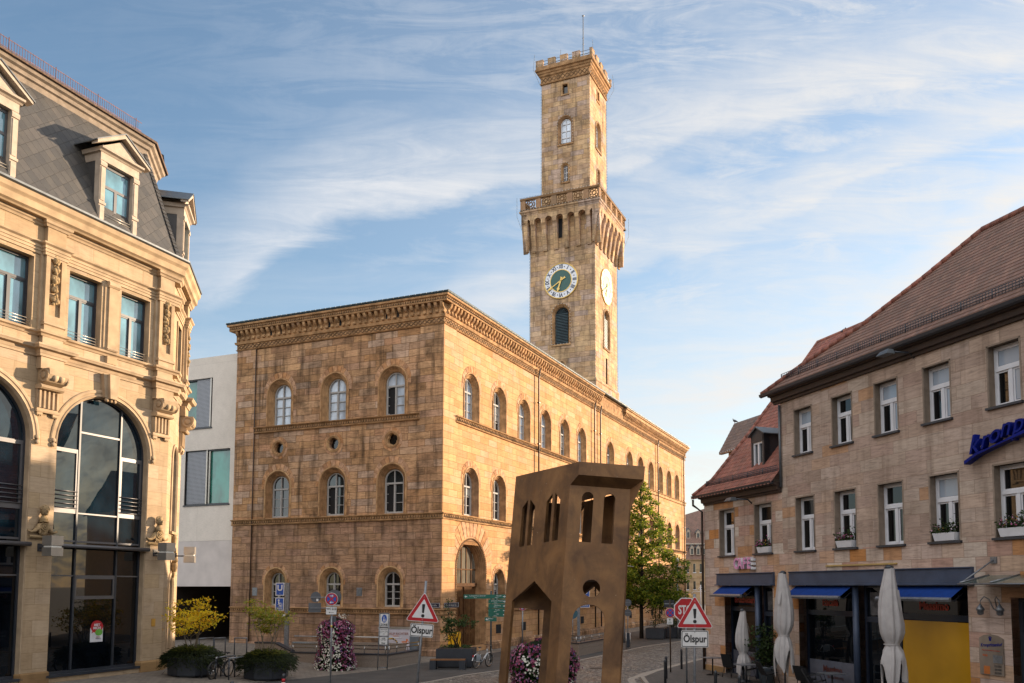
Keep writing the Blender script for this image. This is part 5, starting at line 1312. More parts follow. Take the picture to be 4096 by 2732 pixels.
for sg in (-1, 1):
    m = MB(); m.lathe(FRONT(15.95 + sg * .32, 3.02, .38), [(.04, 0), (.085, .03), (.085, .12), (.12, .13), (.09, .2), (.04, .26), (.02, .3)], 12); m.build('lamp_head', M['galv'], ln)
gp = empty('glass_sign', CO, CRZ, 'glass name plate with a crown and small logos on the sandstone pier', 'sign')
m = MB(); m.prism(FRONT, [(15.22, 1.38), (16.02, 1.38), (16.02, 2.38), (15.85, 2.46), (15.62, 2.49), (15.39, 2.46), (15.22, 2.38)], .03, .045); m.build('glass_plate', glass('clear_plate', rgb('7c7064'), 1.45, .08), gp)
text('Kronprinzenhof', .13, navyg, gp, FRONT(15.62, 2.2, .05), rot=(pi / 2, R(-4), 0), shear=.3, off=.002, sx=.85); text('♛', .16, navyg, gp, FRONT(15.6, 2.36, .05)); text('Über den Innenhof zu erreichen:', .045, red, gp, FRONT(15.62, 2.05, .05))
m = MB(); m.fb(FRONT, 15.68, 15.98, 1.72, 1.93, .045, .055); m.build('grey_tile', M['galv'], gp)
m = MB(); m.fb(FRONT, 15.36, 15.56, 1.4, 1.62, .045, .055); m.build('orange_tile', plain('orange_tile', rgb('a8602a'), .5), gp)
for k in range(9): text('Praxis und Büro', .035, M['anth'], gp, FRONT(15.83, 1.68 - k * .03, .05)) if k % 3 else None
text('s.s.p.', .09, plain('orange_text', rgb('b5572a')), gp, FRONT(15.42, 1.92, .05), off=.003)
dd = MB()
for a, b, z0, z1 in ((16.3, 16.42, .02, 3.48), (17.58, 17.7, .02, 3.48), (16.42, 17.58, 2.45, 2.55), (16.42, 17.58, 3.38, 3.48), (16.42, 17.58, .02, .3)): dd.fb(FRONT, a, b, z0, z1, -.35, -.25)
D2 = dd.build('entrance_door', M['anth'], cafe); g = MB(); g.fb(FRONT, 16.35, 17.65, .1, 3.45, -.34, -.3); g.build('pane', M['g_shop'], D2)
dd = MB(); dd.fb(FRONT, 19.5, 22.5, .9, 3.3, -.3, -.2); dd.build('side_window', M['g_dark'], cafe)
# eaves lamps
for x, z, lab in ((3.6, 7.28, 'flat grey street lamp on an arm under the lower eaves'), (12.8, 10.95, 'flat grey street lamp on an arm under the upper eaves')):
    l = empty('eaves_lamp', CO, CRZ, lab, 'lamp'); m = MB(); m.tube([FRONT(x + .3, z - .1, 0), FRONT(x + .3, z + .05, .2), FRONT(x + .1, z + .08, .75)], .03, 6); m.build('lamp_arm', M['anth'], l)
    m = MB(); m.hexa([FRONT(x - .3, z, .95), FRONT(x + .22, z, .95), FRONT(x + .22, z, .65), FRONT(x - .3, z, .65), FRONT(x - .16, z + .12, .9), FRONT(x + .2, z + .14, .9), FRONT(x + .2, z + .14, .7), FRONT(x - .16, z + .12, .7)]); m.build('lamp_head', M['zinc'], l)
# window boxes with plants
leafd = rndmat('leaf_dark', H('1d2a12', '2a3a17', '374a1f', '22300f'), .6, .3, 0, .25); flower_p = rndmat('petals_mixed', H('a8467d', 'c96aa0', 'd9d4d0', '8f2f66', 'c7a23a'), .7, .2, 0, .2)
for x, lab, fl_ in ((4.8, 'with pale daisies under the window right of the drainpipe corner', 1), (9.7, 'with pink flowers under the fourth first floor window', 2), (14.15, 'with dry trailing plants under the sunlit reveal', 0), (16.5, 'with small orange and white flowers at the right edge', 1)):
    wb = empty('window_box', CO, CRZ, 'white window box ' + lab, 'planter', 'white window boxes')
    m = MB(); h = .42; m.hexa([FRONT(x - h + .05, 5.13, .1), FRONT(x + h - .05, 5.13, .1), FRONT(x + h - .05, 5.13, -.12), FRONT(x - h + .05, 5.13, -.12), FRONT(x - h, 5.36, .14), FRONT(x + h, 5.36, .14), FRONT(x + h, 5.36, -.14), FRONT(x - h, 5.36, -.14)]); m.build('box', M['white'], wb)
    m = MB()
    for i in range(420):
        u = random.uniform(-h - .08, h); m.leaf(FRONT(x + u, 5.36 + abs(random.gauss(0, .13)) * (1.5 if u > .2 else 1), random.uniform(-.12, .16)), random.uniform(.05, .12))
    m.build('foliage', leafd, wb)
    m = MB()
    for i in range(70 if fl_ else 25): m.leaf(FRONT(x + random.uniform(-h, h), 5.42 + abs(random.gauss(0, .12)), random.uniform(.0, .18)), .06, asp=1)
    m.build('blossom', flower_p, wb)
# ================================================================ OTHER HOUSES
def house(name, x0, x1, y0, y1, zw, zr, label, wallm, roofm, side=-1):
    h = empty(name, ((x0 + x1) / 2, y0, 0), 0, label, 'building'); hx = (x1 - x0) / 2; L = y1 - y0
    m = MB(); m.bx(-hx, hx, 0, L, 0, zw); m.build('wall', wallm, h)
    m = MB(); m.poly([(-hx - .3, -.3, zw), (hx + .3, -.3, zw), (hx, 0, zw)]); m.poly([(-hx - .3, -.3, zw - .1), (-hx - .3, L + .3, zw - .1), (0, L, zr), (0, 0, zr)]); m.poly([(hx + .3, -.3, zw - .1), (0, 0, zr), (0, L, zr), (hx + .3, L + .3, zw - .1)]); m.poly([(-hx, 0, zw), (hx, 0, zw), (0, 0, zr)]); m.poly([(-hx, L, zw), (0, L, zr), (hx, L, zw)])
    m.build('roof', roofm, h)
    n = max(2, int(L / 3)); LF = Fr((-hx, 0, 0), (0, 1, 0), (-1, 0, 0)) if side < 0 else Fr((hx, 0, 0), (0, 1, 0), (1, 0, 0))
    if side == 0: LF = Fr((-hx, L, 0), (1, 0, 0), (0, 1, 0)); n = int(2 * hx / 3); L = 2 * hx
    for i in range(n):
        for z in ([1.2, 4.4, 7.4] if zw > 9 else [1.2]):
            y = (i + .5) * L / n; m = MB(); m.fb(LF, y - .5, y + .5, z, z + 1.6, -.02, .03); W_ = m.build('window', M['white'], h); g = MB(); g.fb(LF, y - .4, y + .4, z + .1, z + 1.5, .03, .035); g.build('pane', M['g_dark'], W_)
plast = plain('plaster_wall', rgb('b59a78'), .85, var=.08)
house('lane_house', 17.2, 27, 47.5, 58.8, 10.0, 13.4, 'unseen tall plastered house with a tiled roof on the lane behind the cafe', plast, TILE)  # unseen lane houses, placed and sized for the shadows they cast
house('lane_cottage', 17.4, 26, 59.6, 70.5, 5.6, 8.5, 'unseen lower plastered house with a tiled roof further along the lane', plast, TILE)
house('lane_shed', 21.5, 29, 72.0, 104, 5.2, 8.4, 'unseen long low house with a tiled roof at the far end of the lane', plast, TILE)
shade = plain('brown_plaster', rgb('7d6a55'), .85, var=.1)
house('plaza_house', -42, -25, -22, 17, 12, 17, 'unseen brown plastered house on the plaza beyond the cream corner building', shade, TILE, 1)  # unseen plaza houses, added to block light from the low sky
house('plaza_house', -22, 8, -46, -32, 12.5, 18, 'unseen long brown plastered house behind the viewer on the plaza', shade, TILE, 0)
house('plaza_house', 17, 32, -30, 12, 12, 18, 'unseen brown plastered house on the plaza beyond the cafe building', shade, TILE, -1)
# mansard roofed house closing the street
bh = empty('mansard_house', (0, 180, 0), 0, 'distant sandstone house with two rows of dormers closing the end of the street', 'building')
BF = FRONT; m = MB(); wins = [2770 + i * 26.4 for i in range(-1, 9)]
X_ = lambda u: (u - 2200) / 3380 * 180; Z_ = lambda v: 3.8 + (2345 - v) / 3380 * 180
bs_ = [('r', X_(u + 7), .27) for u in wins]
band(m, BF, X_(2700), X_(3050), -1, 5.6, [('r', x, h, Z_(2358), Z_(2325)) for _, x, h in bs_]); band(m, BF, X_(2700), X_(3050), 5.6, 9.5, [('r', x, h, Z_(2290), Z_(2255)) for _, x, h in bs_])
m.fb(BF, X_(2700), X_(3050), Z_(2314), Z_(2311), 0, .1); m.fb(BF, X_(2700), X_(3050), 9.35, 9.5, 0, .3); m.fb(BF, X_(2755), X_(2762), -1, 9.35, 0, .15)
m.build('wall', ashlar('far_sandstone', H('8f7a5e', '9c8568', 'a58d6e', '94795a'), 1.2, .5, .01, rgb('6b5842'), .3, rgb('5a4a3a'), .2, .2), bh)
for _, x, h in bs_:
    for z0, z1 in ((Z_(2358), Z_(2325)), (Z_(2290), Z_(2255))):
        g = MB(); g.fb(BF, x - h, x + h, z0, z1, -.2, -.12); W_ = g.build('window', M['g_dark'], bh); s = MB(); s.fb(BF, x - h - .1, x + h + .1, z0 - .12, z0, -.1, .12); s.build('sill', M['white'], W_)
m = MB(); RO = Fr((0, 0, 0), (1, 0, 0), (0, -1, 0))
m.poly([BF(X_(2700), 9.5, .35), BF(X_(3050), 9.5, .35), BF(X_(3050), Z_(2177), -1.6), BF(X_(2700), Z_(2177), -1.6)]); m.poly([BF(X_(2700), Z_(2172), -1.3), BF(X_(3050), Z_(2172), -1.3), BF(X_(2850), Z_(2020), -8), BF(X_(2720), Z_(2060), -8)])
m.poly([BF(X_(2700), 9.5, .35), BF(X_(2700), Z_(2177), -1.6), BF(X_(2700), Z_(2177), -12), BF(X_(2700), 9.5, -14)]); m.build('roof', TILE, bh)
m = MB(); m.fb(BF, X_(2700), X_(3050), Z_(2177), Z_(2172), -1.7, -1.2); m.build('roof_cornice', M['offwhite'], bh)
for u, v, y in [(2761, 2152, -2.2), (2801, 2156, -2.2), (2841, 2156, -2.2)] + [(2768 + i * 25, 2220, .1) for i in range(5)]:
    x, z = X_(u), Z_(v); m = MB()
    for a, b, q0, q1 in ((-.42, -.26, 0, 1.5), (.26, .42, 0, 1.5), (-.26, .26, 0, .12), (-.26, .26, 1.35, 1.5)): m.fb(BF, x + a, x + b, z + q0, z + q1, y - 1.5, y)
    m.prism(BF, [(x - .5, z + 1.5), (x + .5, z + 1.5), (x, z + 2.15)], y - 1.5, y + .02); d_ = m.build('dormer', M['offwhite'], bh)
    g = MB(); g.fb(BF, x - .26, x + .26, z + .12, z + 1.35, y - .3, y - .2); g.build('pane', M['g_dark'], d_)
    r_ = MB()
    for sg in (-1, 1): r_.prism(BF, [(x + sg * .62, z + 1.42), (x + sg * .62, z + 1.5), (x, z + 2.3), (x, z + 2.2)][::sg], y - 2.5, y + .15)
    r_.build('dormer_roof', M['zinc'], d_)
# pigeons
def pigeon(loc, rz, label):
    p = empty('pigeon', loc, rz, label, 'bird', 'pigeons on the roofs'); m = MB()
    m.tube([(-.20, 0, .03), (-.13, 0, .07), (-.06, 0, .10), (.02, 0, .13), (.08, 0, .17), (.10, 0, .22), (.12, 0, .255), (.135, 0, .26)], [.015, .035, .06, .075, .065, .035, .036, .018], 9); m.build('body', plain('pigeon_grey', rgb('3f434c'), .7, var=.2, scale=20), p)
    b = MB(); b.tube([(.145, 0, .258), (.175, 0, .25)], [.01, .003], 5); b.build('beak', M['black'], p)
    for sg in (-1, 1):
        l = MB(); l.tube([(.01, sg * .025, .07), (.015, sg * .025, 0)], .007, 4)
        for k in (-.5, 0, .5): l.tube([(.015, sg * .025, .004), (.05, sg * .025 + k * .03, .003)], .004, 4)
        l.build('leg', plain('pigeon_leg', rgb('7a4038')), p)
toW = lambda q: CO + CX_ * q.x + CY_ * q.y + Vector((0, 0, q.z))
pigeon(toW(cl(2940, 1692, 7.6)), R(150), 'dark pigeon on the ridge of the small grey roof'); pigeon(toW(cl(3375, 1334, 7.4)) + Vector((0, 0, .03)), R(20), 'pigeon standing on the red tiled ridge beside the hip')
# ================================================================ GROUND
def pavers(name, cols, bw, bh, rot, mort, mcol, bump=.4, rough=.85, mix=.8):
    t = NT(name); o = t.obj()
    v = t.mapping(o, (1, 1, 1), (0, 0, rot)); nz = t.n('TexNoise'); nz.inputs['Scale'].default_value = 2.2; t.l(o, nz.inputs['Vector'])
    va = t.n('VectorMath', operation='MULTIPLY_ADD'); t.l(nz.outputs['Color'], va.inputs[0]); va.inputs[1].default_value = (.05, .05, 0); t.l(v, va.inputs[2])
    b = t.n('TexBrick'); t.l(va.outputs[0], b.inputs['Vector'])
    for k, q in (('Scale', 1), ('Mortar Size', mort), ('Mortar Smooth', .4), ('Bias', 0), ('Brick Width', bw), ('Row Height', bh)): b.inputs[k].default_value = q
    b.inputs['Color1'].default_value = (0, 0, 0, 1); b.inputs['Color2'].default_value = (1, 1, 1, 1); b.inputs['Mortar'].default_value = (.5, .5, .5, 1)
    c = t.ramp(b.outputs['Color'], [(i / (len(cols) - 1), q) for i, q in enumerate(cols)])
    n = t.noise(o, .5, 7, .6); c = t.mix(1, c, t.ramp(n, [(.3, (.72, .72, .72, 1)), (.7, (1.12, 1.12, 1.12, 1))]), 'MULTIPLY')
    c = t.mix(t.math('MULTIPLY', b.outputs['Fac'], mix), c, mcol)
    n2 = t.noise(o, 1.7, 6, .7, 1.0); c = t.mix(t.ramp(n2, [(.56, (0, 0, 0, 1)), (.7, (.55, .55, .55, 1))]), c, mcol)
    t.l(c, t.b.inputs['Base Color']); t.b.inputs['Roughness'].default_value = rough
    t.bump(t.math('MULTIPLY', b.outputs['Fac'], -1.0), bump, .03); return t.m
PAVE = pavers('plaza_pavers', H('6f665c', '7a7065', '665e55', '827769'), .3, .16, R(25), .012, rgb('3b352f'))
def cobbles():
    t = NT('cobblestones'); o = t.obj(); v = t.n('TexVoronoi', feature='DISTANCE_TO_EDGE'); v.inputs['Scale'].default_value = 5.6; v.inputs['Randomness'].default_value = .62; c2 = t.n('TexVoronoi'); c2.inputs['Scale'].default_value = 5.6; c2.inputs['Randomness'].default_value = .62
    q = t.mapping(o, (1, 1, 0), (0, 0, R(-22))); t.l(q, v.inputs['Vector']); t.l(q, c2.inputs['Vector'])
    s = t.n('SeparateColor'); t.l(c2.outputs['Color'], s.inputs[0]); c = t.ramp(s.outputs[0], [(0, rgb('55504a')), (.4, rgb('6b665f')), (.75, rgb('7a746c')), (1, rgb('8a847b'))])
    n = t.noise(o, .5, 7, .6); c = t.mix(1, c, t.ramp(n, [(.3, (.7, .7, .7, 1)), (.7, (1.12, 1.12, 1.12, 1))]), 'MULTIPLY'); e = t.ramp(v.outputs['Distance'], [(.03, (0, 0, 0, 1)), (.11, (1, 1, 1, 1))])
    c = t.mix(e, rgb('231f1b'), c); t.l(c, t.b.inputs['Base Color']); t.l(t.ramp(n, [(.35, (.45,) * 3 + (1,)), (.65, (.75,) * 3 + (1,))]), t.b.inputs['Roughness']); t.bump(e, .9, .04); return t.m
COB = cobbles()
ASPH = plain('asphalt', rgb('3c3936'), .85, var=.18, scale=1.2, bump=.25, bscale=60)
SIDE = pavers('pavement_slabs', H('4a4642', '544f4a', '433f3c'), .25, .12, R(70), .01, rgb('2a2724'))
KERB = plain('kerb_stone', rgb('8c8479'), .8, var=.15, scale=6)
def strip(m, P, Q):
    for i in range(len(P) - 1): m.poly([P[i], P[i + 1], Q[i + 1], Q[i]])
g = MB(); xs = [-3000, -400, -80, -40, -24] + [-20 + i for i in range(15)] + [0, 12, 40, 120, 400, 3000]; ys = [-3000, -200, -40, 0, 10, 20, 26, 30, 34, 38, 42, 46, 50, 60, 90, 140, 300, 1000, 4000]
vs = [(x, y, gz(x, y)) for y in ys for x in xs]; nx = len(xs)
g.add(vs, [(j * nx + i, j * nx + i + 1, (j + 1) * nx + i + 1, (j + 1) * nx + i) for j in range(len(ys) - 1) for i in range(nx - 1)])
tag(g.build('ground', PAVE), kind='structure')
Lk_ = [(-16, 8), (-11, 20), (-7.6, 28.5), (-4.94, 33.76), (-3.63, 36.61), (-1.8, 39.2), (1.4, 43.6), (4.07, 49.58), (6.02, 53.9), (8.9, 58.6), (20, 84), (50, 160)]
Rk = [(14, 8), (8.5, 18), (5.0, 26), (3.6, 31.5), (3.7, 35.0), (4.6, 37.4), (6.1, 40.4), (8.2, 44.5), (10.6, 49.0), (13.5, 55), (27, 84), (70, 160)]
m = MB(); strip(m, [(x, y, gz(x, y) + .008) for x, y in Lk_], [(x, y, .008) for x, y in Rk]); tag(m.build('cobbled_road', COB), kind='structure')
Pe = [(-22, 8), (-17, 20), (-13.2, 29), (-10.6, 34.0), (-9.4, 36.35), (-7.5, 39.0), (-6.45, 42.2), (-4.6, 45.5), (.5, 58), (3.2, 62), (14, 88), (44, 164)]
m = MB(); strip(m, [(x, y, gz(x, y) + .004) for x, y in Pe], [(x - .12, y, gz(x, y) + .004) for x, y in Lk_]); tag(m.build('asphalt_strip', ASPH), kind='structure')
def kerb(name, P, w, z0, z1, mat):
    m = MB(); m.cornice(P, [(0, z0), (w, z0), (w, z1), (0, z1)], 1, 0); return tag(m.build(name, mat), kind='structure')
kerb('kerb_line', Lk_[2:], .14, .0, .03, KERB)
m = MB(); P2 = Rk[:]; Q2 = [(30, 8), (24, 18), (18, 26), (12.5, 31.5), (11, 35), (11.5, 37.4), (12, 40.4), (14, 44.5), (17, 49), (20, 55), (34, 84), (80, 160)]
strip(m, [(x, y, .1) for x, y in P2], [(x, y, .1) for x, y in Q2]); tag(m.build('pavement', SIDE), kind='structure')
kerb('kerb_edge', [(x, y) for x, y in Rk], .16, -.02, .112, KERB)
m = MB(); pp = Rk[2:8]; m.cornice([(x - .55, y) for x, y in pp], [(0, .0), (.3, .0), (.3, .014), (0, .014)]); tag(m.build('gutter_stones', KERB), kind='structure')

for x, y, lab in ((-6.2, 35.2, 'round iron manhole cover in the asphalt left of the road'), (2.2, 39.5, 'round iron manhole cover in the cobbles right of the bronze tower')):
    mh = empty('manhole_cover', (x, y, .012), 0, lab, 'manhole cover', 'iron manhole covers'); m = MB(); m.lathe((0, 0, 0), [(.36, -.02), (.36, .006), (.31, .008), (.3, .004), (.0, .006)], 20, smooth=False); m.build('lid', plain('cast_iron', rgb('2b2a29'), .6, metal=.5, var=.3, scale=20), mh)
# ================================================================ SIGNS
sred = plain('sign_red', rgb('a3141c'), .4, var=.06, scale=8); swhite = plain('sign_white', rgb('c9c8c6'), .4, var=.05, scale=8); sblue = plain('sign_blue', rgb('13489c'), .4, var=.05); sblack = plain('sign_black', rgb('0c0d10'), .45, var=.05); sback = plain('sign_back', rgb('54565a'), .5, var=.1, metal=.3); sgreen = plain('sign_green', rgb('0d5a49'), .45, var=.08)
def rpoly(P, r, n=5):
    out = []
    for i in range(len(P)):
        a, b, c = Vector(P[i - 1]), Vector(P[i]), Vector(P[(i + 1) % len(P)])
        u, v = (a - b).normalized(), (c - b).normalized(); ang = u.angle(v); d = r / math.tan(ang / 2); cen = b + (u + v).normalized() * (r / math.sin(ang / 2))
        p, q = b + u * d - cen, b + v * d - cen; t0 = math.atan2(p.y, p.x); dt = (math.atan2(q.y, q.x) - t0 + pi) % (2 * pi) - pi
        out += [tuple(cen + Vector((math.cos(t0 + dt * k / n), math.sin(t0 + dt * k / n))) * r) for k in range(n + 1)]
    return out
def rect(x0, x1, z0, z1, r=.03): return rpoly([(x0, z0), (x1, z0), (x1, z1), (x0, z1)], r)
def plate(fr, parent, name, P, d, mat, th=.006, back=True):
    m = MB(); m.prism(fr, P, d - th, d, 0); return m.build(name, mat, parent)
def circ(x, z, r, n=28): return [(x + r * math.cos(2 * pi * i / n), z + r * math.sin(2 * pi * i / n)) for i in range(n)]
def pole(parent, h, r=.03, mat=None, z0=-.05, x=0, y=0, name='pole'):
    m = MB(); m.tube([(x, y, z0), (x, y, h)], r, 10); return m.build(name, mat or M['galv'], parent)
SGF = Fr((0, 0, 0), (1, 0, 0), (0, -1, 0))
def bolt(fr, parent, pts, d):
    for x, z in pts:
        m = MB(); m.lathe(fr(x, z, d), [(.012, 0), (.012, .006), (.004, .01)], 8, ax=(0, -1, 0)); m.build('bolt', M['steel'], parent)
def danger(loc, tilt, rz, zb, label, dx=0.0, bz=(.32, .66)):
    s = empty('warning_sign', loc, 0, label, 'road sign', 'oil spill warning signs'); s.rotation_euler = (0, tilt, rz)
    pole(s, zb + 1.12 if tilt > .02 else zb + .85, .034); h = .78
    T = [(-.47 + dx, zb), (.47 + dx, zb), (dx, zb + h + .04)]
    p_ = plate(SGF, s, 'triangle_plate', rpoly(T, .045), .05, swhite)
    def inset(k):
        c = Vector((dx, zb + .27)); return [tuple(c + (Vector(q) - c) * k) for q in T]
    plate(SGF, p_, 'red_border', rpoly(inset(.95), .035), .053, sred, .003); plate(SGF, p_, 'white_field', rpoly(inset(.64), .012), .056, swhite, .003)
    plate(SGF, p_, 'exclamation_bar', rpoly([(dx - .025, zb + .235), (dx + .025, zb + .235), (dx + .044, zb + .48), (dx - .044, zb + .48)], .02), .059, sblack, .003); plate(SGF, p_, 'exclamation_dot', circ(dx, zb + .16, .046), .059, sblack, .003)
    w = bz[1] / 2; z1 = zb - .06; z0 = z1 - bz[0]
    b = plate(SGF, s, 'board', rect(dx - w, dx + w, z0 - .0, z1, .04), .05, swhite); plate(SGF, b, 'black_border', rect(dx - w + .012, dx + w - .012, z0 + .012, z1 - .012, .032), .052, sblack, .002); plate(SGF, b, 'white_field', rect(dx - w + .03, dx + w - .03, z0 + .03, z1 - .03, .02), .054, swhite, .002)
    text('Ölspur', .25, sblack, b, SGF(dx, (z0 + z1) / 2 - .005, .056), off=.007, sx=.82)
    bolt(SGF, b, [(dx, z1 - .05), (dx, (z0 + z1) / 2)], .056); bolt(SGF, p_, [(dx, zb + .66), (dx, zb + .045)], .056)
    m = MB()
    for z in (zb + .12, zb + .55, z1 - .08, z0 + .08): m.fb(SGF, dx - .06, dx + .06, z - .015, z + .015, -.045, .045)
    m.build('clamp', M['galv'], s)
    return s
danger((-3.72, 23.4, 0), R(4.3), 0, 2.84, 'red bordered warning triangle over an Ölspur board on the leaning pole, left of the tower', bz=(.36, .64))
danger((3.59, 21.3, .1), R(.6), 0, 2.66, 'warning triangle over an Ölspur board, standing in front of the STOP sign', bz=(.42, .68))
# STOP
st = empty('stop_sign', (4.96, 31, .1), R(4), 'red octagonal STOP sign half hidden behind the right warning triangle', 'road sign'); pole(st, 3.3, .034)
oc = lambda r: [(r * math.cos(pi / 8 + k * pi / 4), 2.83 + r * math.sin(pi / 8 + k * pi / 4)) for k in range(8)]
o1 = plate(SGF, st, 'octagon_plate', oc(.487), .05, swhite); plate(SGF, o1, 'red_field', oc(.45), .053, sred, .003); text('STOP', .44, swhite, o1, SGF(.03, 2.83, .056), off=.012, sx=.62); bolt(SGF, o1, [(-.38, 2.83), (0, 3.2), (0, 2.45), (-.27, 2.6)], .054)
# no stopping discs
def nostop(parent, x, z, r, arrows=True):
    d = plate(SGF, parent, 'disc', circ(x, z, r, 36), .05, swhite); plate(SGF, d, 'red_ring', circ(x, z, r * .94, 36), .053, sred, .003); plate(SGF, d, 'blue_field', circ(x, z, r * .72, 32), .056, sblue, .003)
    for sg in (-1, 1):
        a = r * .74; c = math.cos(pi / 4); t_ = r * .1
        plate(SGF, d, 'red_bar', [(x - a * c - t_ * c, z - sg * (a * c) + sg * t_ * c), (x - a * c + t_ * c, z - sg * a * c - sg * t_ * c), (x + a * c + t_ * c, z + sg * a * c - sg * t_ * c), (x + a * c - t_ * c, z + sg * a * c + sg * t_ * c)][::-sg], .059 + sg * .0005, sred, .003)
        if arrows:
            y = z + sg * r * .5; k = sg
            P = [(-.32, .05), (.1, .05), (.1, .05), (.0, .17), (.1, .17), (.3, 0), (.1, -.17), (.0, -.17), (.1, -.05), (-.32, -.05)]
            plate(SGF, d, 'arrow', [(x + k * px_ * r, y + pz * r) for px_, pz in P], .062, swhite, .003)
    return d
n1 = empty('no_stopping_sign', (at(1326, 2500, 28.5).x, 28.5, 0), 0, 'no stopping disc with a WC direction board, in front of the flower column', 'road sign', 'no stopping signs'); n1.location.z = gz(n1.location.x, 28.5)
dz = -n1.location.z; pole(n1, 3.6 + dz, .03); nostop(n1, 0, 3.37 + dz, .215)
w_ = plate(SGF, n1, 'wc_board', rect(-.19, .18, 2.85 + dz, 3.12 + dz, .02), .05, sblack); plate(SGF, w_, 'white_field', rect(-.18, .17, 2.86 + dz, 3.11 + dz, .016), .053, swhite, .003)
text('WC', .1, sblack, w_, SGF(-.08, 3.04 + dz, .055), off=.002)
for k in (0, 1, 2): m = MB(); m.fb(SGF, .03 + k * .045, .055 + k * .045, 3.0 + dz, 3.06 + dz, .053, .056); m.lathe(SGF(.0425 + k * .045, 3.08 + dz, .05), [(.012, 0), (.012, .006)], 8, ax=(0, -1, 0)); m.build('pictogram', sblack, w_)
m = MB(); m.prism(SGF, [(-.09, 2.925 + dz), (-.05, 2.955 + dz), (-.055, 2.93 + dz), (.08, 2.93 + dz), (.08, 2.92 + dz), (-.055, 2.92 + dz), (-.05, 2.895 + dz)], .053, .056); m.build('arrow', sblack, w_)
plate(SGF, n1, 'round_sign_back', circ(.06, 3.44 + dz, .245, 32), -.05, sback); plate(SGF, n1, 'square_sign_back', rect(-.07, .14, 2.6 + dz, 2.8 + dz, .02), -.04, sback)
m = MB()
for z in (3.43, 3.07): m.fb(SGF, -.74, .02, z + dz - .015, z + dz + .015, -.05, -.03)
m.build('side_arm', M['galv'], n1); plate(SGF, n1, 'round_sign_back', circ(-.56, 3.44 + dz, .175, 32), -.055, sback); plate(SGF, n1, 'square_sign_back', rect(-.8, -.38, 2.92 + dz, 3.24 + dz, .02), -.056, sback); m = MB(); m.fb(SGF, -.54, -.47, 3.3 + dz, 3.38 + dz, -.05, -.048); m.build('sticker', swhite, n1)
m = MB(); m.tube([(0, 0, 2.42 + dz), (0, 0, 2.5 + dz)], .033, 10); m.build('sticker', plain('yellow_sticker', rgb('b59a3a'), .5), n1)
n2 = empty('no_stopping_sign', (at(2090, 2500, 51).x, 51, 0), 0, 'no stopping disc seen through the pointed arch of the bronze tower', 'road sign', 'no stopping signs'); pole(n2, 2.65, .045); nostop(n2, 0, at(2090, 2428, 51).z, .215)
q = at(2680, 2449, 36.9); n3 = empty('no_stopping_sign', (q.x, 36.9, .1), 0, 'plain no stopping disc over a small cycle board, left of the STOP sign', 'road sign', 'no stopping signs'); pole(n3, 3.13, .03, M['pipe']); nostop(n3, 0, 2.55, .215, False)
w_ = plate(SGF, n3, 'cycle_board', rect(-.14, .12, 2.05, 2.32, .02), .05, swhite); m = MB(); m.prism(SGF, [(-.02, 2.3), (-.07, 2.25), (-.03, 2.255), (-.03, 2.2), (-.005, 2.2), (-.005, 2.255), (.035, 2.25)], .05, .054)
m.build('arrow', sgreen, w_); m = MB()
for u in (-.05, .03): m.ring(SGF, u, 2.12, [(.032, .05), (.032, .054), (.025, .054), (.025, .05)], 14)
m.tube([SGF(-.05, 2.12, .053), SGF(-.02, 2.16, .053), SGF(.015, 2.16, .053), SGF(.03, 2.12, .053)], .004, 4); m.build('pictogram', sgreen, w_)
plate(SGF, n3, 'sign_back', rect(-.26, .2, 2.78, 3.1, .02), -.05, plain('dark_sign_back', rgb('24262a'), .6)); m = MB(); m.fb(SGF, -.24, .18, 2.92, 2.96, -.045, -.03); m.build('side_arm', M['galv'], n3)
# backs of two discs on a pole, small steel framed bin at its foot
q = on_ground(2512, 2597); n4 = empty('disc_signs', q, 0, 'pole with two grey backs of round signs beside the linden trunk', 'road sign'); pole(n4, 2.95, .03)
for z in (2.81, 2.2): plate(SGF, n4, 'disc_back', circ(0, z, .22, 32), .05, sback); m = MB(); m.fb(SGF, -.15, .15, z - .015, z + .015, .05, .065); m.build('rail', M['galv'], n4)
b_ = empty('panel_bin', q + Vector((0, -.12, 0)), 0, 'dark blue panel between two steel hoops at the foot of the disc sign pole', 'bin'); m = MB(); m.bx(-.09, .09, -.04, .04, .12, .98); m.build('panel', plain('dark_blue_panel', rgb('17202c'), .4), b_)
for x in (-.12, .12): m = MB(); m.tube([(x, -.05, 0), (x, -.05, 1.0), (x, .05, 1.0), (x, .05, 0)], .016, 6); m.build('hoop', M['steel'], b_)
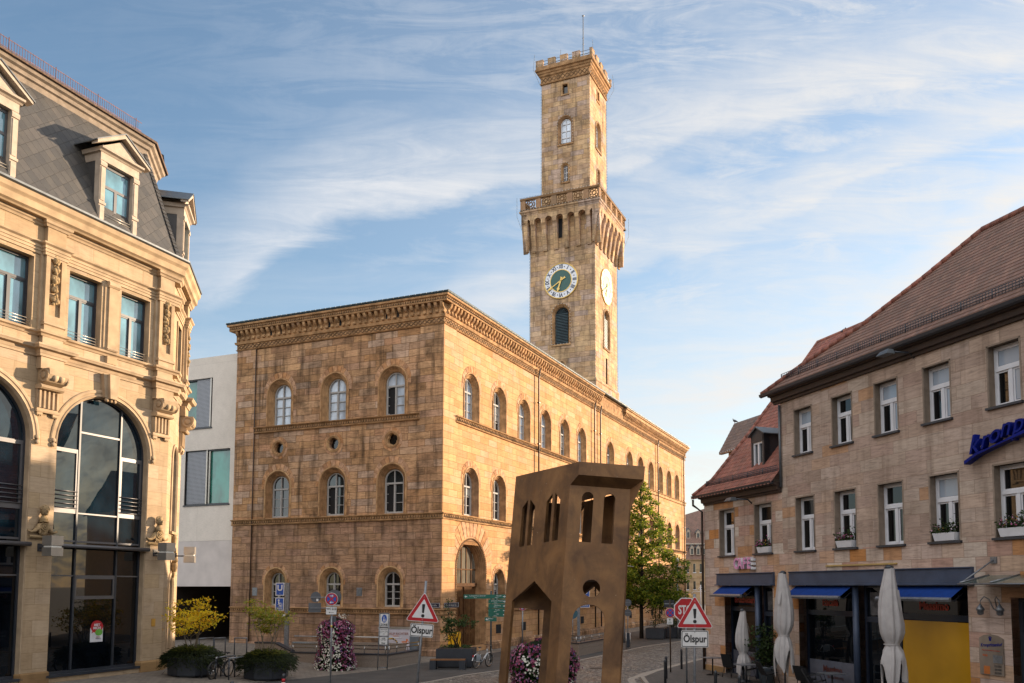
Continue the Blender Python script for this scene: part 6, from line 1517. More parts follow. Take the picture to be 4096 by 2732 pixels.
# zone board in a two legged frame
q = on_ground(1510, 2680); q2 = on_ground(1543, 2675); zs = empty('zone_sign', q, 0, 'tall steel framed pedestrian ZONE sign with three white boards', 'road sign'); zs.rotation_euler = (0, R(1.5), R(4)); wz = .43
m = MB()
for x in (0, wz): m.tube([(x, 0, -.05), (x, 0, 2.55)], .024, 8)
for z in (.12, 1.12, 1.52, 1.93, 2.6): m.tube([(0, 0, z if z < 2.6 else 2.57), (wz, 0, z if z < 2.6 else 2.57)], .02, 6)
m.build('frame', M['galv'], zs)
for nm, z0, z1 in (('zone_board', 1.96, 2.55), ('delivery_board', 1.55, 1.9), ('cycle_board', 1.15, 1.5)):
    b = plate(SGF, zs, nm, rect(.025, wz - .025, z0, z1, .02), .02, sblack); plate(SGF, b, 'white_field', rect(.035, wz - .035, z0 + .01, z1 - .01, .015), .023, swhite, .003)
    if nm == 'zone_board':
        plate(SGF, b, 'blue_disc', [(wz / 2 + .115 * math.cos(t), 2.33 + .18 * math.sin(t)) for t in [2 * pi * i / 28 for i in range(28)]], .026, sblue, .003); text('ZONE', .13, sblack, b, SGF(wz / 2, 2.05, .026), off=.004, sx=.9)
        for x, h in ((wz / 2 - .02, .2), (wz / 2 + .04, .12)):
            m = MB(); z = 2.2; m.prism(SGF, [(x - .03 * h * 5, z), (x + .03 * h * 5, z), (x + .012, z + h * .8), (x - .012, z + h * .8)], .026, .029); m.lathe(SGF(x, z + h * .98, .026), [(h * .13, 0), (h * .13, .003)], 10, ax=(0, -1, 0)); m.build('pictogram', swhite, b)
    elif nm == 'delivery_board':
        for s_, z in (('Lieferverkehr', 1.83), ('von 19⁰⁰-10³⁰h', 1.73), ('frei', 1.63)): text(s_, .065, sblack, b, SGF(wz / 2, z, .025), off=.001, sx=.85)
    else:
        text('frei', .12, sblack, b, SGF(wz / 2, 1.22, .025), off=.003); m = MB()
        for u in (-.07, .07): m.ring(SGF, wz / 2 + u, 1.38, [(.05, .024), (.05, .027), (.04, .027), (.04, .024)], 18)
        m.tube([SGF(wz / 2 - .07, 1.38, .026), SGF(wz / 2 - .03, 1.45, .026), SGF(wz / 2 + .04, 1.45, .026), SGF(wz / 2 + .07, 1.38, .026)], .006, 4); m.tube([SGF(wz / 2 - .03, 1.45, .026), SGF(wz / 2, 1.38, .026), SGF(wz / 2 + .05, 1.48, .026)], .006, 4); m.build('pictogram', sblack, b)
# finger post
q = on_ground(1963, 2659.6); fp = empty('finger_post', q, 0, 'green finger post with stacked direction arms in front of the portal', 'signpost'); pole(fp, 3.58, .04, M['copper'])
for k, (z, x0, x1, tip) in enumerate([(3.3, -1.33, 0, -1), (3.3, .0, .75, 1), (3.06, -.13, .76, 1), (2.84, -.13, .76, 1), (2.62, -.13, .76, 1), (2.42, -.13, .76, 1), (2.2, -.3, .28, -1)]):
    P = [(x0, z - .1), (x1, z - .1), (x1, z + .1), (x0, z + .1)]; a = plate(SGF, fp, 'direction_arm', P, .05 + .003 * k, sgreen, .02)
    for sg in ((-1,) if tip < 0 else (1,)):
        e = x0 + .1 if sg < 0 else x1 - .1; m = MB(); m.prism(SGF, [(e + sg * .06, z), (e, z + .06), (e, z + .02), (e - sg * .07, z + .02), (e - sg * .07, z - .02), (e, z - .02), (e, z - .06)][::sg], .05 + .003 * k, .054 + .003 * k); m.build('arrow', swhite, a)
    t1, t2 = [('Ludwig Erhard Zentrum', '40 m'), ('Altstadt', '400 m'), ('Jüdisches Museum', '150 m'), ('Gänsberg', '300 m'), ('Kirche', '50 m'), ('Ufer', '200 m'), ('Rathaus', '20 m')][k]
    text(t1, .085, swhite, a, SGF((x0 + x1) / 2, z + .035, .053 + .003 * k), sx=.95); text(t2, .07, swhite, a, SGF((x0 + x1) / 2 - .1, z - .05, .053 + .003 * k))
# underground station boxes
def ubox(loc, label, z_top, side, h1, w, stairs):
    u = empty('underground_sign', loc, 0, label, 'sign', 'underground station signs'); h = z_top - loc[2]
    m = MB(); m.fb(SGF, -.09, .0, -.1, h, -.12, .12); m.fb(SGF, .0, .1, -.1, h, -.1, .1); m.build('pole', M['galv'], u)
    x0, x1 = (-.15 - w, -.13) if side < 0 else (.13, .15 + w)
    for z1, z0, nm in ((h, h - h1, 'u_box'), (h - h1 - .1, h - 2 * h1 - .1, 'stairs_box')):
        m = MB(); m.fb(SGF, x0, x1, z0, z1, -.12, .12); b = m.build(nm, swhite, u); xm = (x0 + x1) / 2
        m = MB(); m.fb(SGF, x0 + .04, x1 - .04, z0 + .04, z1 - .04, .12, .124); m.build('blue_field', sblue, b)
        if nm == 'u_box': text('U', w * .95, swhite, b, SGF(xm, (z0 + z1) / 2 + .05, .128), off=.014); text('+', w * .2, swhite, b, SGF(xm, z0 + .1, .128))
        else:
            m = MB()
            for i in range(4): m.fb(SGF, xm - w * .34 + i * w * .15, xm + w * .36, z0 + .1 + i * .07, z0 + .13 + i * .07 + .0, .124, .128 + .001 * i)
            m.lathe(SGF(xm - .05, z1 - .14, .124), [(.05, 0), (.05, .004)], 10, ax=(0, -1, 0)); m.tube([SGF(xm - .05, z1 - .2, .127), SGF(xm - .02, z1 - .38, .127), SGF(xm + .06, z1 - .48, .127)], .03, 4); m.tube([SGF(xm - .1, z1 - .36, .127), SGF(xm + .08, z1 - .26, .127)], .015, 4); m.build('stair_pictogram', swhite, b)
    return u
u1 = ubox((at(1147, 2500, 43).x, 43, .2), 'blue U box over a stairs box on a pale pole behind the planter tree', 3.98, -1, .65, .42, 1)
m = MB(); m.fb(SGF, -.7, -.05, 2.08, 2.2, .12, .135); w_ = m.build('small_board', swhite, u1); text('← WC ♿', .1, sblack, w_, SGF(-.38, 2.14, .138)); m = MB(); m.fb(SGF, -.02, .14, 2.06, 2.2, .125, .135); m.build('small_board', sblack, u1)
ubox((at(2314, 2500, 57).x, 57, 0), 'blue U box seen through the round hole of the bronze tower', 3.8 - 5 / 3380 * 57, 1, .62, .6, 1)
q = at(2291, 2455, 54); dsg = empty('round_sign', (q.x, 54, 0), 0, 'blue round sign seen at the edge of the bronze tower arch', 'road sign'); pole(dsg, q.z + .2, .03); plate(SGF, dsg, 'disc', circ(0, q.z, .32, 30), .05, plain('slate_blue_disc', rgb('2d5663'), .45))
# street name plates
enam = plain('dark_blue_enamel', rgb('0c1530'), .4)
for fr, u, s_, lab, w2 in ((FRONT, -.62, 'König-Straße', 'dark enamel street plate ending in Straße left of the hall corner', .58), (STREET, .98, 'Brandenburger Str.', 'dark blue enamel street plate Brandenburger Str. beside the portal', .82)):
    s = empty('street_plate', HALL_O, HALL_RZ, lab, 'sign'); m = MB(); m.fb(fr, u - w2, u + w2, 2.62, 2.9, .06, .085); b = m.build('enamel_plate', enam, s); m = MB(); k = .02
    for a, b2, z0, z1 in ((u - w2 + k, u + w2 - k, 2.64, 2.65), (u - w2 + k, u + w2 - k, 2.87, 2.88), (u - w2 + k, u - w2 + 2 * k, 2.65, 2.87), (u + w2 - 2 * k, u + w2 - k, 2.65, 2.87)): m.fb(fr, a, b2, z0, z1, .085, .088)
    m.build('white_border', swhite, b); text(s_, .155, plain('plate_lettering', rgb('9d9d9d'), .5), b, fr(u, 2.76, .088), rot=(pi / 2, 0, 0 if fr is FRONT else pi / 2), off=.001, sx=.95)

# ================================================================ PLANTS
def branch(m, p, d, L, r, depth, tips, spread=.5, up=.1, kids=3):
    pts = [p.copy()]; rr = [r]
    for i in range(4):
        d = (d + Vector((random.gauss(0, .12), random.gauss(0, .12), up * .5))).normalized(); p = p + d * L / 4; pts.append(p.copy()); rr.append(r * (1 - .14 * (i + 1)))
    m.tube(pts, rr, 5 if r < .03 else 7)
    if depth == 0: tips.append((pts[2], d)); tips.append((p, d)); return
    for k in range(kids):
        a = random.uniform(0, 2 * pi); s = Vector((math.cos(a), math.sin(a), random.uniform(-.1, .5)))
        branch(m, pts[random.choice((2, 3, 4))], (d + s * spread * 1.6).normalized(), L * random.uniform(.55, .8), r * .55, depth - 1, tips, spread, up, kids)
ygreen = rndmat('leaf_yellow_sunlit', H('c0a41c', 'dcbd24', 'eccc2c', 'bcb62e', 'e8c022', 'e2a02c'), .55, .3, 0, .5); ygreen2 = rndmat('leaf_yellow_green', H('747a22', '8c932c', 'a0a038', '7c8628', 'a69a34', 'ad8238'), .55, .35, 0, .5)  # ygreen: yellowish leaves, brightened to carry sunlight that does not reach them
bark = plain('pale_bark', rgb('6f6350'), .85, var=.3, scale=9); barkd = plain('dark_bark', rgb('2f261e'), .9, var=.3, scale=9)
leafm = rndmat('leaf_linden', H('2c3f12', '4a6219', '687c24', '86902e', 'a09f38'), .55, .25, 0, .5); leafg = rndmat('leaf_shrub', H('1c2e14', '2a4019', '3a5222', '47602a'), .5, .35, 0, .3)
grassm = rndmat('planter_grass', H('1a2213', '222a16', '303819', '283017'), .6, .2, 0, .2); grassy = rndmat('planter_grass_top', H('464f1c', '585c22', '686628', '414a1c'), .6, .2, 0, .3)
def planter_tree(px, pv, label, plab, leafmat, top, wid, seed, lean):
    random.seed(seed); c = on_ground(px, pv)
    p = empty('round_planter', c, R(10), plab, 'planter', 'dark planters overgrown with grass'); m = MB()
    ring = lambda r, z: [(r * math.cos(R(22.5) + k * pi / 4), r * math.sin(R(22.5) + k * pi / 4), z) for k in range(8)]
    m.loft([ring(.72, 0.0), ring(.72, .06), ring(.86, .07), ring(.90, .74), ring(.84, .74), ring(.82, .6)], True, cap=True); m.build('pot', M['anth'], p)
    g = MB(); g2 = MB()
    for i in range(4600):
        a = random.uniform(0, 2 * pi); t = random.random() ** .5; wob = noise.noise(Vector((math.cos(a) * 2.2, math.sin(a) * 2.2, seed))); r = .92 * t + .05; z = .98 + .1 * wob - .2 * t ** 3 + random.gauss(0, .05)
        if t > .78: z -= random.random() ** 2 * (.42 + .35 * wob); r += .08 + .1 * wob
        b = Vector((r * math.cos(a), r * math.sin(a), z)); o = Vector((math.cos(a), math.sin(a), 0)) * random.uniform(.04, .2) + Vector((random.gauss(0, .07), random.gauss(0, .07), random.uniform(.06, .26) - .28 * t)); s = Vector((-math.sin(a), math.cos(a), 0)) * random.uniform(.006, .016)
        (g2 if t < .6 and random.random() < .7 else g).add([b - s, b + s, b + o * .6 + s * .7 + Vector((0, 0, .03)), b + o], [(0, 1, 2, 3)])
    ob = g.build('grass', grassm, p); tag(ob, kind='stuff'); tag(g2.build('grass_crest', grassy, p), kind='stuff')
    m2 = MB(); m2.lathe((0, 0, .5), [(.78, 0), (.82, .2), (.7, .38), (.3, .46), (.02, .47)], 14); m2.build('root_mound', rndmat('grass_core', H('161b10', '1b2213'), .9, .1, 0), p)
    t = empty('planter_tree', c + Vector((lean, 0, .9)), 0, label, 'tree', 'small multi stemmed trees in planters'); m = MB(); tips = []
    n = 6
    for k in range(n):
        a = 2 * pi * k / n + .4; d = Vector((math.cos(a) * .42, math.sin(a) * .35, 1)).normalized()
        branch(m, Vector((math.cos(a) * .1, math.sin(a) * .08, 0)), d, (top - 1.0) * .62 * random.uniform(.75, 1.15), .024, 2, tips, .62, .08, 2)
    m.build('stems', bark, t); L = MB()
    H0 = top - .9
    for p_, d in tips:
        if p_.z < H0 * .34 or p_.z > H0 * 1.08 or math.hypot(p_.x, p_.y) > wid * (1.15 - .6 * max(0, p_.z / H0 - .45)): continue
        for i in range(40):
            q = p_ + Vector((random.gauss(0, .17), random.gauss(0, .17), random.gauss(-.02, .055)))
            L.leaf(q, random.uniform(.07, .15), up=.6, asp=.5)
    L.build('foliage', leafmat, t)
planter_tree(765, 2702, 'yellow leaved multi stemmed tree in front of the dark passage', 'dark planter overgrown with grass beside the cream building', ygreen, 2.9, 1.1, 3, -.0)
planter_tree(1065, 2716, 'pale green multi stemmed tree in front of the U sign', 'dark octagonal planter with hanging grass in front of the hall', ygreen2, 2.95, 1.45, 11, -.0)
# flower columns
petal = rndmat('petunia_petals', H('5c1836', '8c3a5a', 'a8627f', 'ab7c90', '4f406e', '78284b', '9a4c6a', '531a38'), .6, .3, 0, .25); petw = rndmat('white_petals', H('cfcdbf', 'dedcd2', 'c9cbb8'), .6, .3, 0, .25); fleaf = rndmat('flower_leaf', H('16240f', '22340f', '2d4416'), .6, .3, 0, .2)
def flower_column(c, label, seed, R0, hh, prof, wf, nf=5200, lf_=.5, fs=1.0):
    random.seed(seed); f = empty('flower_column', c, 0, label, 'flowers', 'flower covered columns'); m = MB(); m.lathe((0, 0, 0), [(r * .88, z * hh) for z, r in prof], 16); m.build('core', rndmat('flower_core', H('0f180b', '141f0d'), .9, .1, 0), f)
    rad = poly_at(prof); lf = MB(); pk = MB(); wh = MB()
    for i in range(nf):
        a = random.uniform(0, 2 * pi); z = random.random(); r = rad(z) * R0 / R0; r = r * (1 + random.gauss(0, .05)); q = Vector((r * math.cos(a), r * math.sin(a), z * hh + random.gauss(0, .02)))
        if z > .96: q = Vector((random.uniform(-.5, .5) * prof[-2][1], random.uniform(-.5, .5) * prof[-2][1], hh * random.uniform(.95, 1.02)))
        v = noise.noise(Vector((math.cos(a) * 1.6, math.sin(a) * 1.6, z * 2.6 + seed))) * .6 + noise.noise(Vector((math.cos(a) * 4, math.sin(a) * 4, z * 8 + seed))) * .7; w = v + wf(z)
        n = Vector((math.cos(a), math.sin(a), .25)).normalized()
        if random.random() < lf_: lf.leaf(q - n * .03, random.uniform(.06, .12))
        else:
            b = wh if w > 0 and random.random() < .85 else pk; s = fs * (random.uniform(.03, .048) if b is wh else random.uniform(.032, .058))
            x = n.cross(Vector((0, 0, 1))).normalized(); y = n.cross(x); n2 = (n + Vector((random.gauss(0, .3), random.gauss(0, .3), random.gauss(0, .3)))).normalized()
            x = (x - n2 * x.dot(n2)).normalized(); y = n2.cross(x); q = q + n * .04
            vs = [q - n2 * s * .3] + [q + (x * math.cos(2 * pi * k / 5) + y * math.sin(2 * pi * k / 5)) * s for k in range(5)]
            b.add(vs, [(0, k + 1, (k + 1) % 5 + 1) for k in range(5)], 0, min(1, max(0, .5 + noise.noise(q * 2.5 + Vector((seed, 0, 0))) * .9 + random.uniform(-.3, .3))))
    for i in range(50):   # a spray of white blossom on top
        wh.leaf((.25 + random.gauss(0, .12), random.gauss(0, .1), hh * 1.0 + random.uniform(0, .2)), .06, asp=.9)
    tag(lf.build('leaves', fleaf, f), kind='stuff'); tag(pk.build('pink_blossom', petal, f), kind='stuff'); tag(wh.build('white_blossom', petw, f), kind='stuff')
PR = [(0, .86), (.08, .88), (.25, .80), (.45, .68), (.6, .70), (.74, .80), (.86, .72), (.93, .55), (.98, .34), (1.0, .08)]
flower_column(on_ground(1341, 2678), 'column of pink and white flowers in front of the station parapet', 5, .8, 2.32, PR, lambda z: .30 - z * .72, 6500, .54, .85)
flower_column(Vector((-.17, 22, 0)), 'column of purple and pink flowers directly behind the bronze tower', 8, .8, 2.42, [(a, b * 1.1) for a, b in PR], lambda z: -.22 - z * .2, 9000, .62, .72)
# street linden, shrubs in boxes
def leafy(name, c, label, cat, clumps, nl, size, mat, trunk, group=None, core=None):
    t = empty(name, c, 0, label, cat, group); m = MB()
    for pts, r in trunk: m.tube(pts, r, 8)
    m.build('trunk' if cat == 'tree' else 'stems', barkd, t); L = MB()
    for (x, y, z, rx, rz) in clumps:
        for i in range(int(nl * rx * rx * 4)):
            d = Vector((random.gauss(0, 1), random.gauss(0, 1), random.gauss(0, 1))).normalized() * random.random() ** .45
            q = Vector((x + d.x * rx, y + d.y * rx, z + d.z * rz))
            if noise.noise(q * 1.9 / max(.35, rx)) < -.18: continue
            L.leaf(q, random.uniform(size * .7, size * 1.3), up=.45, asp=.62)
    L.build('crown' if cat == 'tree' else 'foliage', mat, t); return t
random.seed(21); q = Vector((at(2566, 2500, 62.5).x, 62.5, 0)); cl_ = []; tr_ = [([(0, 0, -.1), (0, 0, 2.4), (.05, 0, 5), (.08, 0, 8), (.1, 0, 10.2)], [.16, .13, .1, .06, .02])]
for i in range(74):
    z = 2.6 + 8.9 * (i / 74) ** 1.12; k = (z - 2.6) / 8.9; rad_ = (3.5 * (1 - k) ** .85 + .35) * min(1, .6 + k * 3.2); a = i * 2.4; rr = rad_ * random.uniform(.35, .9)
    cx, cy = rr * math.cos(a), rr * math.sin(a); cl_.append((cx + .1 + .5 * (1 - k), cy, z, .66 * (1 - k) + .34, .4 * (1 - k) + .2)); tr_.append(([(.05, 0, z - .5), (cx * .5, cy * .5, z - .15), (cx, cy, z)], [.04, .03, .012]))
leafy('linden_tree', q, 'young linden tree with a tapering crown on the street beside the hall', 'tree', cl_, 165, .19, leafm, tr_)
def boxplanter(c, rz, w, d, h, label, name='box_planter'):
    p = empty(name, c, rz, label, 'planter', 'rectangular anthracite planters'); m = MB(); m.bx(0, w, 0, d, .06, h); m.build('box', M['anth'], p); m = MB(); m.bx(.08, w - .08, .08, d - .08, 0, .06); m.build('foot', M['black'], p); m = MB(); m.bx(.04, w - .04, .04, d - .04, h, h + .01); m.build('soil', plain('soil', rgb('2b2118'), .95, var=.3, scale=20), p); return p
a, b, c_ = on_ground(2582, 2557), on_ground(2652, 2562), on_ground(2700, 2556)
boxplanter(a, math.atan2(b.y - a.y, b.x - a.x) * .3, 1.35, 1.35, .78, 'low anthracite planter box beside the linden trunk'); boxplanter(Vector((8.55, 62.2, 0)), 0, 1.1, 1.1, .78, 'second anthracite planter box just behind the first')
random.seed(4)
leafy('box_shrub', a + Vector((.75, .6, .78)), 'loose climbing shrub growing in the planter box by the linden', 'shrub', [(random.gauss(0, .3), random.gauss(0, .25), .2 + i * .15, .34 + .1 * random.random(), .25) for i in range(16)], 170, .1, leafg, [([(0, 0, 0), (.1, 0, 1.2), (-.1, 0, 2.4)], [.03, .02, .01])])
leafy('box_shrub', Vector((9.1, 62.7, .78)), 'bushy grass like shrub in the second planter box', 'shrub', [(random.gauss(0, .25), random.gauss(0, .25), .15 + .06 * i, .4, .3) for i in range(8)], 170, .1, leafg, [([(0, 0, 0), (0, 0, .6)], [.03, .01])])
# planter with bench, shrub
a = on_ground(1752, 2666); pb = boxplanter(Vector((-5.32, 39.75, 0)), R(-2), 1.72, 1.5, .88, 'large anthracite planter with a bench along its front')
be = empty('bench', (-5.5, 38.95, 0), R(-1), 'dark metal bench with a wooden seat before the large planter', 'bench'); m = MB(); 
for i in range(4): m.bx(.02, 1.62, .02 + i * .11, .11 + i * .11, .42, .47)
m.build('seat', rndmat('bench_timber', H('6e4a2c', '7f5735', '65452b'), .6, .3, .25, scale=6), be)
for x in (0, 1.35): m = MB(); m.bx(x, x + .28, .0, .46, 0, .418); m.build('leg', M['anth'], be)
random.seed(14)
tr_ = []; cl_ = []
for i in range(9):
    x = random.uniform(-.9, 1.2) if i % 2 else random.uniform(-.5, .7); z = random.uniform(.7, 1.6); tr_.append(([(random.uniform(-.15, .15), 0, 0), (x * .4, .05, z * .5), (x, random.uniform(-.2, .2), z)], [.02, .015, .008])); 
    for k in range(3): cl_.append((x + random.gauss(0, .12), random.gauss(0, .15), z + random.gauss(0, .12), random.uniform(.16, .28), random.uniform(.12, .22)))
for i in range(7): cl_.append((-.35 + random.gauss(0, .1), 0, .4 + i * .3, .2, .16)); 
for i in range(8): cl_.append((-.6 + i * .17, random.gauss(0, .2), .08, .22, .1))
tr_.append(([(-.2, 0, 0), (-.4, 0, 1.2), (-.25, 0, 2.4)], [.02, .014, .006]))
leafy('planter_shrub', Vector((-4.45, 40.4, .88)), 'sparse green shrub in the large planter before the portal', 'shrub', cl_, 420, .085, leafg, tr_)
# mailbox
mbx = empty('mailbox', (-5.0, 44.6, 0), R(-20), 'yellow letter box on a post half hidden by the planter shrub', 'mailbox'); yel = plain('postal_yellow', rgb('d6a011'), .4, var=.05); m = MB(); m.bx(-.28, .28, -.18, .18, .62, 1.32); m.side(Fr((0, 0, 0), (1, 0, 0), (0, -1, 0)), -.28, .28, [(-.18, 1.32), (.2, 1.32), (.12, 1.42), (-.12, 1.42)]); m.build('box', yel, mbx); m = MB(); m.bx(-.2, .2, -.19, -.18, 1.22, 1.25); m.build('slot', M['black'], mbx); m = MB(); m.bx(-.05, .05, -.05, .05, -.05, .62); m.build('post', M['anth'], mbx)

# ================================================================ STATION STAIRS
def parapet(P, zt, label, rails, th=.3):
    s = empty('stair_parapet', (0, 0, 0), 0, label, 'parapet', 'station stair parapets'); m = MB(); P3 = [Vector(p) for p in P]
    m.cornice(P, [(-th, -.3), (0, -.3), (0, zt * .52), (-.015, zt * .53), (-.015, zt * .55), (0, zt * .56), (0, zt - .06), (-th, zt - .06)]); m.build('wall', M['rail'], s)
    m = MB(); m.cornice(P, [(-th - .03, zt - .06), (.03, zt - .06), (.03, zt), (-th - .03, zt)]); m.build('coping', M['anth'], s)
    for h in rails: m = MB(); m.cornice(P, [(-.18, zt + h - .022), (-.135, zt + h - .022), (-.135, zt + h + .022), (-.18, zt + h + .022)]); m.build('handrail', M['steel'], s)
    for a, b in zip(P3, P3[1:]):
        n = max(1, int((b - a).length / 1.1)); t = (b - a).normalized(); nn = Vector((t.y, -t.x))
        for i in range(n + 1):
            q = a.lerp(b, (i + .02) / (n + .04)) - nn * .157; m = MB(); m.tube([(q.x, q.y, zt), (q.x, q.y, zt + max(rails))], .018, 6); m.build('rail_post', M['steel'], s)
    return s
pa = parapet([(-12.55, 41.25), (-7.57, 39.83), (-6.5, 43.0)], .64, 'granite parapet with steel handrails round the station stairs left of the Ölspur sign', (.2, .36))
m = MB(); F_ = Fr((-12.55, 41.25, 0), (-4.98, 1.42, 0), (-1.42, -4.98, 0)); m.prism(F_, [(-.0, -.2), (2.0, -.2), (2.0, 1.02), (.9, 1.02), (0, .64)], -.3, .0); m.build('high_wall', M['rail'], pa); m = MB(); m.prism(F_, [(-.02, .64), (.9, 1.02), (2.03, 1.02), (2.03, 1.08), (.88, 1.08), (-.02, .7)], -.33, .03); m.build('high_coping', M['anth'], pa)
m = MB(); m.tube([(-12.6, 41.7, 1.05), (-10.8, 41.2, 1.05), (-9.4, 40.9, .55)], .022, 6); m.tube([(-13.4, 44.6, 1.2), (-7.5, 43.2, 1.2)], .022, 6); m.build('inner_handrail', M['steel'], pa)
m = MB(); m.fb(Fr((-13.6, 44.8, 0), (.97, -.25, 0), (-.25, -.97, 0)), 0, 6.4, -.2, .9, -.3, 0); m.build('rear_wall', M['rail'], pa)
pb2 = parapet([(-.4, 49.4), (1.57, 46.43), (4.0, 52.3)], .72, 'granite parapet with steel handrails seen through the arch of the bronze tower', (.16, .34))
# ad covered switch box
ab_ = empty('switch_box', (at(1575, 2600, 44.5).x, 44.5, 0), R(-6), 'white switch cabinet covered with a gold buyer advert and an orange arrow', 'cabinet'); m = MB(); m.bx(-.83, .83, 0, .5, .05, 1.58); m.build('body', plain('cabinet_white', rgb('b9b4bb'), .5, var=.06), ab_)
m = MB(); m.bx(.84, 1.25, .05, .45, .05, 1.5); m.build('side_cabinet', plain('cabinet_grey', rgb('5f666c'), .5), ab_); m = MB(); m.bx(-.86, .86, -.03, .53, 1.58, 1.66); m.build('lid', M['alu'], ab_)
org = plain('advert_orange', rgb('c8661c'), .5); AF = Fr((0, 0, 0), (1, 0, 0), (0, -1, 0)); text('ANKAUF RICHTER', .17, plain('advert_brown', rgb('8a5440'), .5), ab_, AF(.08, 1.32, .01), off=.002); text('FÜRTH', .1, org, ab_, AF(.1, 1.2, .01))
m = MB()
for i in range(26): a_ = 2 * pi * i / 26; m.blob(AF(-.15 + .34 * math.cos(a_), .78 + .3 * math.sin(a_), .01), .045, i, .2, sc=(1, .3, 1))
m.build('bracelet_picture', rndmat('advert_gold', H('3a2a14', '8a6a26', 'c49a3c'), .4, .5, 0), ab_)
m = MB(); m.prism(AF, [(.42, .62), (.56, .62), (.56, .86), (.72, .86), (.72, 1.0), (.8, .88), (.82, .9), (.72, 1.06), (.66, 1.06), (.66, .94), (.42, .94)], .0, .012); m.fb(AF, .42, .72, .8, .94, .0, .014); m.build('orange_arrow', org, ab_); text('50 Meter', .1, swhite, ab_, AF(.58, .87, .018)); m = MB(); m.fb(AF, -.8, .8, .1, .38, .0, .01); m.build('orange_strip', org, ab_); text('Blumenstraße 1', .15, swhite, ab_, AF(.1, .26, .014), sp=1.2)

